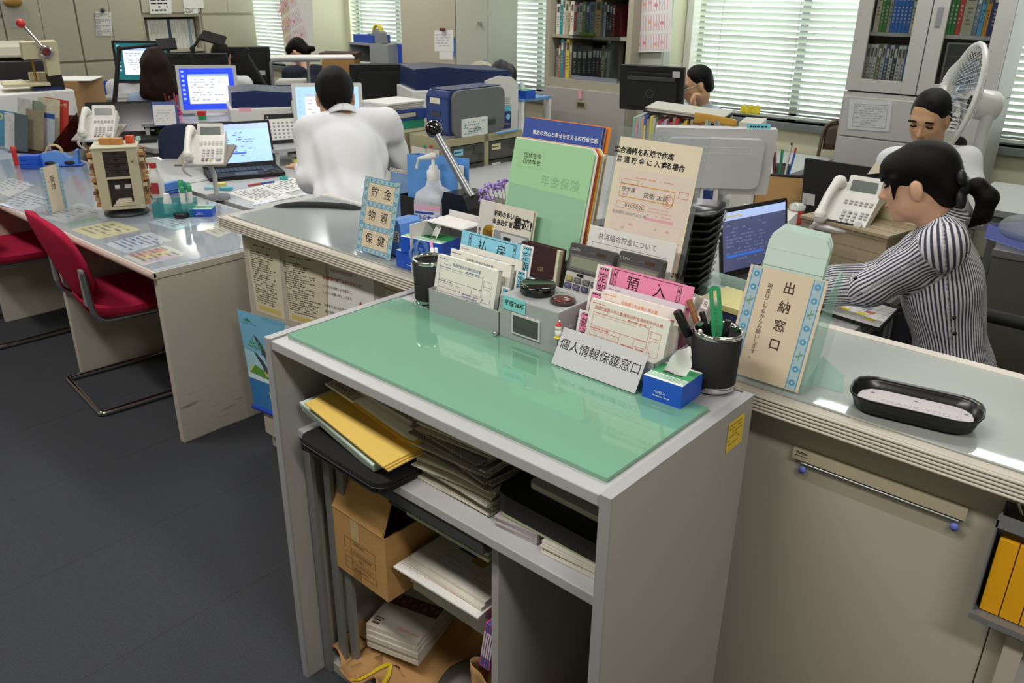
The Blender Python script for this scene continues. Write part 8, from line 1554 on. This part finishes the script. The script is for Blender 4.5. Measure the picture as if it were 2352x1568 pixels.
A_=[(.03,.24,'c8c0a8','cream with pink foot'),(.02,.24,'4c8a3c','leaf green'),(.022,.25,'3f7a44','dark green'),(.02,.27,'9c9a8c','grey')]+[(.021,.245,'2f6cc0',q+' bright blue') for q in ('first','second','third','fourth','fifth')]+[(.02,.24,'d8d4b8','white patterned'),(.022,.235,'d4cfc4','pale'),(.02,.24,'c9b03c','mustard')]
book_row(A_,gx0+.09,gy+.06,1.456,'on the upper left shelf of the glass cabinet','books behind the left glass door, upper shelf')
book_row([(.022,.25,c,q) for c,q in (('a8a49c','grey'),('c8c6c4','white-spined'),('d2d0cc','pale grey'),('7a7648','olive'),('b8bcc4','silver'),('4a5878','slate blue'),('cac8c8','off-white'),('3c4250','dark'),('d6d4d0','bright white'),('dcd8d4','chalk white'),('3f86c0','sky blue'),('8a8c74','moss'))],gx0+.075,gy+.06,1.136,'on the lower left shelf of the glass cabinet','books behind the left glass door, lower shelf')
book_row([(.022,.27,'3c8a4c','first green'),(.022,.27,'2f7c40','second green'),(.026,.27,'b83c30','red leaning'),(.06,.25,'a8a590','thick stone'),(.024,.23,'6c7c90','blue-grey'),(.024,.23,'4c9cc4','light blue'),(.026,.23,'c08a34','orange-brown'),(.045,.24,'2c3270','indigo with yellow foot')],gx0+w/2+.08,gy+.06,1.456,'behind the right glass door','books behind the right glass door')
t=thing('drawer_unit','dark drawer unit with white labels inside the glass cabinet','drawer unit',(gx0+w/2+.10,gy+.06,1.136));b=MB();b.box((0,0,0),(.25,.2,.28),mat('drawer_frame','8a8c80',.5));b.build('frame',t)
for i in range(4):
    b=MB();b.box((.012,-.004,.01+.067*i),(.238,.15,.07+.067*i),M_DGREY);d=b.build('drawer',t);b=MB();b.box((.11,-.006,.035+.067*i),(.19,-.004,.055+.067*i),M_PAPER);b.build('label',d)
# electric fan
fc=atr(2200,228,4.25);fdv=Vector((-.78,-.42,.16)).normalized();t=thing('electric_fan','white pedestal fan turned sideways behind the man in the white shirt','fan',(fc.x+.09,fc.y+.02,0));FO=Vector(t.location);B_=basis(fc-FO,fdv.cross(Vector((0,0,1))),fdv.cross(Vector((0,0,1))).cross(fdv)*-1,fdv);WF=mat('fan_white','dcdcd8',.35,var=.02);rf=.235
b=MB();b.T=B_;b.tube([(rf*cos(q),rf*sin(q),0) for q in circ(49)[:-1]],.012,WF,8,closed=True)
for q in circ(61)[:-1]:
    for sg,dep in ((1,.07),(-1,.06)):b.tube([(.05*cos(q),.05*sin(q),sg*dep),(.14*cos(q),.14*sin(q),sg*dep*.85),(rf*cos(q),rf*sin(q),0)],.0013,WF,4,caps=False)
b.lathe([(.05,.066),(.045,.074),(.001,.074)],WF,20,caps=False);b.build('cage',t)
b=MB();b.T=B_
for k in range(5):
    a0=2*PI*k/5;b.grid(lambda u,v:((.03+.155*u)*cos(a0+.9*v-.2*u),(.03+.155*u)*sin(a0+.9*v-.2*u),.03*(v-.5)),8,5,clear('fan_blade','b8c4d8',.1,.35,'8a94a8'))
b.build('blades',t);b=MB();b.T=B_;b.lathe([(.03,-.05),(.064,-.065),(.066,-.15),(.05,-.175),(.001,-.18)],WF,24,caps=False);b.build('motor',t)
b=MB();z_=fc.z-.10;b.tube([(.03,.02,.03),(.03,.02,z_-.05)],.014,WF,10);b.tube([(.03,.02,z_-.25),(.03,.02,z_-.02),(.04,.01,z_+.05)],.026,WF,12);b.build('pole',t);b=MB();b.lathe([(.18,0),(.18,.02),(.05,.04)],WF,28);b.build('base',t)
# folding chair, radiator, blue tray box on side desk
p=at(1900,380,.70);t=thing('folding_chair','brown folding chair beside the grey glass-door cabinet','chair',(-1.93,5.58,0),rad(185));BRF=mat('chair_bronze','6a5a4c',.35,.4)
zt_=zat(1905,277,-1.95,5.6);b=MB();b.tube(arcpts([(-.2,.25,0),(-.2,0,.5),(-.2,-.06,zt_),(.2,-.06,zt_),(.2,0,.5),(.2,.25,0)],.12,8),.012,BRF,8);b.tube(arcpts([(-.18,-.28,0),(-.18,.2,.44),(.18,.2,.44),(.18,-.28,0)],.05),.011,BRF,8);b.build('frame',t);b=MB();b.grid(lambda u,v:(.19*(2*u-1),-.055-.03*(1-(2*u-1)**2),zt_-.20+.19*v*(1-.25*(2*u-1)**4)),12,4,BRF);b.build('backrest',t,solid=.006);b=MB();b.prism(rrect(.38,.38,.05),.43,.46,mat('seat_navy','22304e',.7));b.build('seat',t,bevel=.01)
p=aty(1640,270,5.7);t=thing('fan_convector','beige low heater unit with a grille under the bright blind','heater',(-3.0,5.55,0));b=MB();b.box((0,0,0),(1.35,.34,.60),mat('heater_beige','cbc5b2',.5));b.build('casing',t,bevel=.006);b=MB()
for i in range(30):b.box((.15+.022*i,.06,.60),(.163+.022*i,.2,.602),M_SEAM)
b.build('grille',t)
p=at(1765,345,.68);bx('storage_box','blue plastic box on the low side desk behind the white monitor','box',(p.x-.1,p.y,.6805),(.2,.18,.10),mat('box_blue2','3f7ac4',.4))
# black monitor before the man with glasses, file row
mb=atr(1494,212,5.25);monitor('large black monitor seen from behind before the man with glasses',(mb.x,mb.y+.02,.7005),rad(-165),.40,.265,max(.06,atr(1502,256,5.25).z-.70),8,M_BLACKM,back=lambda b,w,h,T:(b.box((-w*.35,h*.72,0),(w*.38,h*.80,.012),M_DGREY,T),b.tube([(.024*cos(q)-.0,h*.42+.024*sin(q),.001) for q in circ(21)[:-1]],.001,M_GREY,4,closed=True,T=T),b.quad2(w*.34,h*.80,w*.45,h*.94,M_LGREY,T)))
f0,f1=atr(1452,305,4.2),atr(1672,312,4.1);fz=atr(1455,267,4.2).z;u=Vector((f1.x-f0.x,f1.y-f0.y,0));Lf=u.length;rzf=atan2(u.y,u.x);cols=['7fb4a8','b9a898','a4b2b4','c8a48c','4c5ea8','a09a90','d0c45c','b8bcae','9ca0a4','b0403c','8c94b8','cfa4b4','7a74a8','c45c54','b07c70','c03c40','3c8c8c','e0c83c','d8b03c','94784c','a89c88','bcb4a4','a8a49a','8c3c3c','a0a090','b4b0a0','6aa0b4','9c5c4c','8a94b0','a8a498','b0aca0','c4c0b4','9c988c']
x=0;rd=random.Random(5);hf=fz-.70;nm=['file'];k=0
while x < Lf-.02 and k < len(cols):
    wd=Lf/len(cols);b=MB();m=mat('file_'+cols[k],cols[k],.6,var=.15,scale=40,stretch=(6,1,.4));b.box((0,0,0),(wd-.001,.26,hf*(.94+.08*rd.random())),m)
    if k %3 == 1:tb=[M_YELP,M_PINKP,M_CYANP,mat('tab_lime','b8cc6c',.7)][k %4];b.box((wd*.1,-.006,hf*(.62+.2*rd.random())),(wd*.7,0,hf*.9),tb)
    o=b.build('file_folder');o.matrix_world=LM((f0.x+u.x/Lf*x,f0.y+u.y/Lf*x,.7005),rzf);mark(o,'tabbed '+('teal','brown','grey','tan','blue','stone','yellow','pale','silver','red','lilac')[k %11]+' file in the desk row, '+str(k+1)+(['st','nd','rd'][k %10] if k %10 < 3 and not 10 <= k <= 12 else 'th')+' from the black monitor','file','tabbed files in the desk row');x += wd;k += 1
bx('paper_file','grey-white paper file at the end of the tabbed row','file',(f1.x+.06,f1.y+.12,.7005),(.10,.2,hf*1.02),M_PAPER2,rzf);q_=f0+u*.38;t=thing('clip_folder','white and black clip folder lying across the tabbed files','folder',M=LM((q_.x+.03,q_.y+.12,fz+.015),rzf-.1,.08,.05));b=MB();b.box((-.2,-.08,0),(.2,.08,.008),M_BLACKM);b.build('lower_cover',t);b=MB();b.box((-.19,-.08,.02),(.2,.08,.026),mat('cover_white','c8c6bc',.6));b.build('upper_cover',t);b=MB();b.box((-.18,-.075,.008),(.19,.075,.02),M_PAPER2);b.build('papers',t)
p=atr(1620,270,4.0);b=MB();b.grid(lambda u,v:((u-.5)*.2,.02*sin(4*u),.05*v*(1-u*.4)),8,3,mat('envelope_ochre','c8983c',.8));o=b.build('envelope',solid=.004);o.location=(p.x,p.y+.1,fz-.01);o.rotation_euler=(0,0,rzf);mark(o,'ochre envelope poking out of the tabbed files','envelope')
b=MB();b.grid(lambda u,v:((u-.5)*.09,.01*sin(12*u),.045*v*(.6+.4*abs(sin(9*u)))),14,3,mat('sticky_yellow','e0d23c',.7));o=b.build('sticky_notes',solid=.002);p=atr(1722,262,4.1);o.location=p;o.rotation_euler=(0,0,rzf);mark(o,'yellow sticky notes curling up from the grey-white paper file','sticky notes')
p=at(1425,285,.7005);bx('network_hub','black and white network boxes beside the tabbed files','network box',(p.x,p.y,.7005),(.22,.2,.10),M_BLACKM,rzf);bx('paper_sheet','white sheet on a brown desk edge behind the blue booklets','paper',(p.x-.35,p.y+.05,.702),(.4,.3,.003),M_PAPER,.2)
# white monitor seen from behind, blue plug
W0=atr(1632,380,3.45);M=LM((0,0,0),0);FJ=lambda b,w,h,T:(b.tube([(-.22+w*.0+.012*cos(q),h*.86+.012*sin(q),0) for q in circ(13)[:-1]],.0012,M_GREY,4,closed=True,T=T),b.frame2(-w*.42,h*.66,w*.30,h*.76,.002,M_WHITE,T),b.scribble(-w*.40,h*.34,-w*.26,h*.54,6,M_INKG,T,dash=.01))
monitor('large light grey monitor seen from behind, next to the cream form guide',(W0.x,W0.y,.7005),rad(-142),.47,.27,max(.05,atr(1632,446,3.45).z-.70),10,mat('monitor_grey','c4c3c4',.45),back=FJ)
p=atr(1624,468,2.95);bx('plug','dark blue plug below the light grey monitor','plug',p,(.03,.02,.05),M_NAVY,0);p=LM((W0.x,W0.y,.7005),rad(-142)) @Vector((-.16,.047,max(.05,atr(1632,446,3.45).z-.70)+.272));b=MB();b.box((-.045,-.001,-.012),(.045,.001,.012),mat('tab_cyan','6fc4d4',.7));b.scribble(-.035,-.006,.035,.008,1,M_INK,basis((0,-.0012,0),(1,0,0),(0,0,1)),rag=0,dash=.008);o=b.build('sticky_note');o.location=p;o.rotation_euler=(0,0,rad(38));mark(o,'cyan sticky label on the top edge of the light grey monitor','sticky note')
# stack of black coin trays on the counter
sc0=at(1592,640,ZC+.001);sc0.y=min(sc0.y,1.78);sx=aty(1595,640,1.72);
for i in range(13):
    b=MB();rings=[(.150,.096,0),(.160,.106,.018),(.168,.114,.0225),(.164,.110,.0235),(.15,.096,.006)];loft(b,[[(x,y,z) for x,y in rrect(a,c,.035,4)] for a,c,z in rings],mat('tray_black','141416',.28,var=.05));o=b.build('coin_tray');o.location=(sx.x-.045+.0028*i*.6,1.74+.002*i*.5,ZC+.001+.0185*i);o.rotation_euler=(0,0,1.75);mark(o,['lowest','second','third','fourth','fifth','sixth','seventh','eighth','ninth','tenth','eleventh','twelfth','topmost'][i]+' black coin tray of the stack behind the acrylic stands'+('' if i in (0,12) else ', counted from below'),'coin tray','stacked black coin trays')
# laptop with dark screen behind the counter, keyboards
laptop('black laptop with a dim spreadsheet behind the counter, badge on its corner',(-1.09,2.70,.7005),rad(75.6),.36,.25,.245,100,SC_DIM,sheet_draw,badge=lambda b,w,h,F:b.lathe([(.013,0),(.013,.001),(.001,.001)],mat('badge_lime','b8d47c',.5),18,(-w*.44,h*.9,0),T=F,caps=False))
p=at(1845,500,.74);laptop('black laptop seen from behind, sticker on its lid, beside the red cup',(-1.27,3.88,.7005),rad(178),.40,.26,.25,100,badge=lambda b,w,h,F:b.box((w*.34,.03,-.010),(w*.49,.085,-.0084),M_LGREY,F))
# letter riser with phone 3
RL=[at(x,y,.90) for x,y in ((1843,497),(2040,545),(2082,508),(1900,470))];ux=(RL[1]-RL[0]).normalized();t=thing('letter_box','tan slatted letter box with a flat lid carrying the white phone','letter box',M=basis((RL[0].x,RL[0].y,.7005),ux,(-ux.y,ux.x,0)));wl=(RL[1]-RL[0]).length;TNB=mat('tan_box','9c8c70',.55,var=.04);TND=mat('tan_groove','6f6250',.7)
b=MB();b.box((0,.0,0),(wl,.26,.195),TNB);[b.box((.01,-.0006,.045*i),(wl-.01,.001,.045*i+.002),TND) for i in range(1,5)];b.build('body',t,bevel=.002);b=MB();b.box((-.006,-.008,.195),(wl+.006,.27,.205),TNB);[b.box((.0,.045*i,.205),(wl,.045*i+.002,.2056),TND) for i in range(1,6)];b.build('lid',t,bevel=.002);b=MB();b.box((.02,.2,.206),(wl,.26,.30),mat('box_ivory','cfc59c',.6));b.build('rear_box',t)
p=at(1950,478,.945);phone('white desk phone standing on the tan letter box beside the woman',LM((p.x,p.y,.925),rad(-2),rad(34),s=.95))
b=MB();b.prism([(-.11,0),(.11,.0),(.11,.055)],-.05,.05,M_BLACKM,YZ(0));o=b.build('phone_stand');o.location=(p.x,p.y+.025,.9068);mark(o,'black wedge stand under the white phone on the letter box','phone stand')
p=at(1826,512,.7005);t=thing('drink_cup','clear cup with red contents beside the black laptop lid','cup',(p.x,p.y,.7005));zc_=zat(1826,455,p.x,p.y)-.70;b=MB();b.lathe([(.032,0),(.038,zc_),(.036,zc_),(.030,.004)],M_CLEAR,24,caps=False);b.build('cup',t);b=MB();b.lathe([(.030,.003),(.034,zc_*.55)],mat('cup_red','d8382c',.4),24);b.build('contents',t);b=MB();b.lathe([(.034,zc_*.56),(.036,zc_*.72),(.02,zc_*.8)],M_WHITE,20);b.build('lid',t)
p=at(1790,470,.7005);t=thing('notebook','brown spiral notebook standing open beside the light grey monitor','notebook',(p.x,p.y,.7005),rad(25));hz=zat(1770,402,p.x,p.y)-.70;b=MB();b.prism([(-.06,0),(.06,0),(.004,hz),(-.004,hz)],-.12,.10,mat('notebook_kraft','b48c58',.8),YZ(0));b.build('cover',t);b=MB();b.tube([(-.12,0,hz),(.1,0,hz)],.008,M_BLACKM,8);b.build('spiral',t)
p=at(1775,440,.72);t=thing('pen_cup','cup of coloured pens behind the brown notebook','pen holder',(p.x-.02,p.y+.12,.7005));b=MB();b.lathe([(.04,0),(.042,.14),(.04,.14),(.038,.004),(.001,.004)],M_DGREY,20,caps=False);b.build('cup',t)
for i in range(9):
    a=i*.7;q=Vector((p.x-.02+.028*cos(a),p.y+.12+.028*sin(a),.706));cx=[M_BLUEP,M_RED,M_BLACK,M_TEAL,M_LGREY,M_NAVY,mat('pen_darkred','7d2626',.4),M_GREEN,M_WHITE][i];b=MB();b.tube([q,q+Vector((.03*cos(a),.03*sin(a),.20+.02*(i %3)))],.005,cx,7);mark(b.build('ball_pen'),['blue','red','black','teal','grey','navy','dark red','green','white'][i]+' pen in the cup behind the brown notebook','pen','pens behind the brown notebook')
p=Vector((-1.50,3.30,.7005));t=thing('computer_mouse','dark computer mouse by the brown notebook','mouse',(p.x,p.y,.7005));b=MB();b.ball((0,0,.015),(.05,.03,.022),M_BLACK,14);b.build('shell',t);bx('clip_box','white flat box behind the dark mouse','box',(-1.52,3.20,.7005),(.12,.08,.04),M_WHITE);p=at(1760,520,.7005);bx('paper_stack','white paper pile between the laptop and the red cup','papers',(p.x-.02,p.y+.02,.7005),(.25,.2,.06),M_PAPER,.2)
# clipboard and stationery on her desk
def d_clip(b,x0,y0,x1,y1,T):
    w,h=x1-x0,y1-y0
    for i in range(6):b.quad2(x0+.05*w,y0+h*(.12+.14*i),x1-.05*w,y0+h*(.12+.14*i)+.0012,M_INKG,T)
    for i in range(6):b.quad2(x0+w*(.1+.15*i),y0+.1*h,x0+w*(.1+.15*i)+.0012,y1-.1*h,M_INKG,T)
    for (a,c,m) in ((.3,.3,'e8d43c'),(.55,.3,'e8d43c'),(.72,.16,'e8d43c'),(.4,.6,'c8705c'),(.6,.44,'c8705c'),(.5,.58,'8ca0c4')):b.quad2(x0+w*a,y0+h*c,x0+w*(a+.13),y0+h*(c+.1),mi(m),T @LM((0,0,.0003)))
paper_on('dark clipboard under the schedule sheet by the woman in stripes',[(1878,718),(2020,762),(2068,712),(1930,672)],.7005,M_BLACKM,name='clipboard',group=None,cat='clipboard',th=.012);paper_on('schedule sheet with yellow marks on the dark clipboard',[(1886,712),(2018,752),(2060,710),(1932,672)],.713,M_PAPER,d_clip,group=None)
p=at(1965,600,.7005);bx('document_box','low white box on the desk before the woman in stripes','box',(p.x,p.y+.04,.7005),(.18,.12,.04),M_WHITE,-.1);p=at(1938,612,.7005);bx('stapler','black and red stapler beside the low white box','stapler',(p.x-.02,p.y,.7005),(.12,.035,.045),M_BLACK,.2);bx('stapler','red stapler lying in front of the black one','stapler',(p.x+.03,p.y-.06,.7005),(.14,.035,.02),M_RED,.2)
p=at(1672,740,ZC+.003);bx('tool_box','dark blue and yellow package standing behind the pen cup','box',(-.76,1.67,ZC+.001),(.15,.11,.055),mat('pack_navy','232c50',.5),-.1);bx('storage_case','clear yellow-rimmed case on the dark blue package','case',(-.76,1.67,ZC+.057),(.16,.12,.015),mat('case_yellow','d8cf8c',.3),-.1);bx('clear_case','pale green clear case behind the yellow-rimmed case','case',(-.90,1.79,ZC+.001),(.20,.12,.06),clear('pale_mint','eef8f4',.06,.25,'c8e6da'),-.1)
# dark cabinet, blue tray, far table
K0=at(2265,560,.74);t=thing('dark_cabinet','dark grey cabinet behind the woman carrying the blue tray','cabinet',(-.60,3.5,0));b=MB();b.box((0,0,0),(1.3,.95,.735),mat('cabinet_dark','55544e',.5));b.build('body',t,bevel=.003);b=MB();b.box((-.005,-.005,.735),(1.31,.96,.765),mat('cabinet_top','6c6b6c',.4));b.build('top',t,bevel=.003)
T0,T1=at(2262,545,.768),at(2352,575,.768);t=thing('storage_tray','open periwinkle-blue tray box on the dark cabinet','tray',(T0.x,T0.y,.766),atan2(T1.y-T0.y,T1.x-T0.x));PB_=mat('periwinkle','6d78c0',.5,var=.03);b=MB();b.box((0,0,0),(.34,.26,.003),mat('periwinkle_light','8f9cd4',.5));b.build('bottom',t)
for (a,c) in (((0,0,.003),(.34,.003,.055)),((0,.257,.003),(.34,.26,.055)),((0,.003,.003),(.003,.257,.055)),((.337,.003,.003),(.34,.257,.055))):
    b=MB();b.box(a,c,PB_);b.build('side',t)
b=MB();rd=random.Random(2);b.grid(lambda u,v:(.11*cos(2*PI*u)*sin(PI*v)*(1+.2*sin(17*u)),.09*sin(2*PI*u)*sin(PI*v),.06+.06*cos(PI*v)*(1+.2*sin(13*u+3*v))),24,12,clear('crinkle_bag','eeeeee',.25,.25,'d0d4d2'));o=b.build('plastic_bag');o.location=(-.50,3.62,.766);mark(o,'crumpled clear plastic bag on the dark cabinet behind the ponytail','bag')
desk('grey table with a plastic sheet beyond the dark cabinet',-.98,.3,4.5,5.25,.70);p=at(2262,430,.5);t=thing('hand_truck','black folded hand truck standing by the last blind','hand truck',(-.98,4.25,0),.3);zt_=zat(2262,318,-.98,4.25);b=MB();b.prism(rrect(.07,zt_,.03,5,0,zt_/2),-.02,.02,M_BLACK,XZ(0));b.box((-.16,-.02,.5),(0,.02,.54),M_DGREY);b.build('frame',t);b=MB();b.lathe([(.06,-.02),(.06,.02)],M_RED,18,T=Matrix.Translation((-.14,0,zt_-.09)) @Matrix.Rotation(PI/2,4,'X'));b.build('wheel',t)
p=at(2310,780,.80);bx('paper_bag','white paper bag on the seat behind the woman at the photo edge','bag',(-.12,2.75,.50),(.22,.24,.28),M_PAPER,.2)
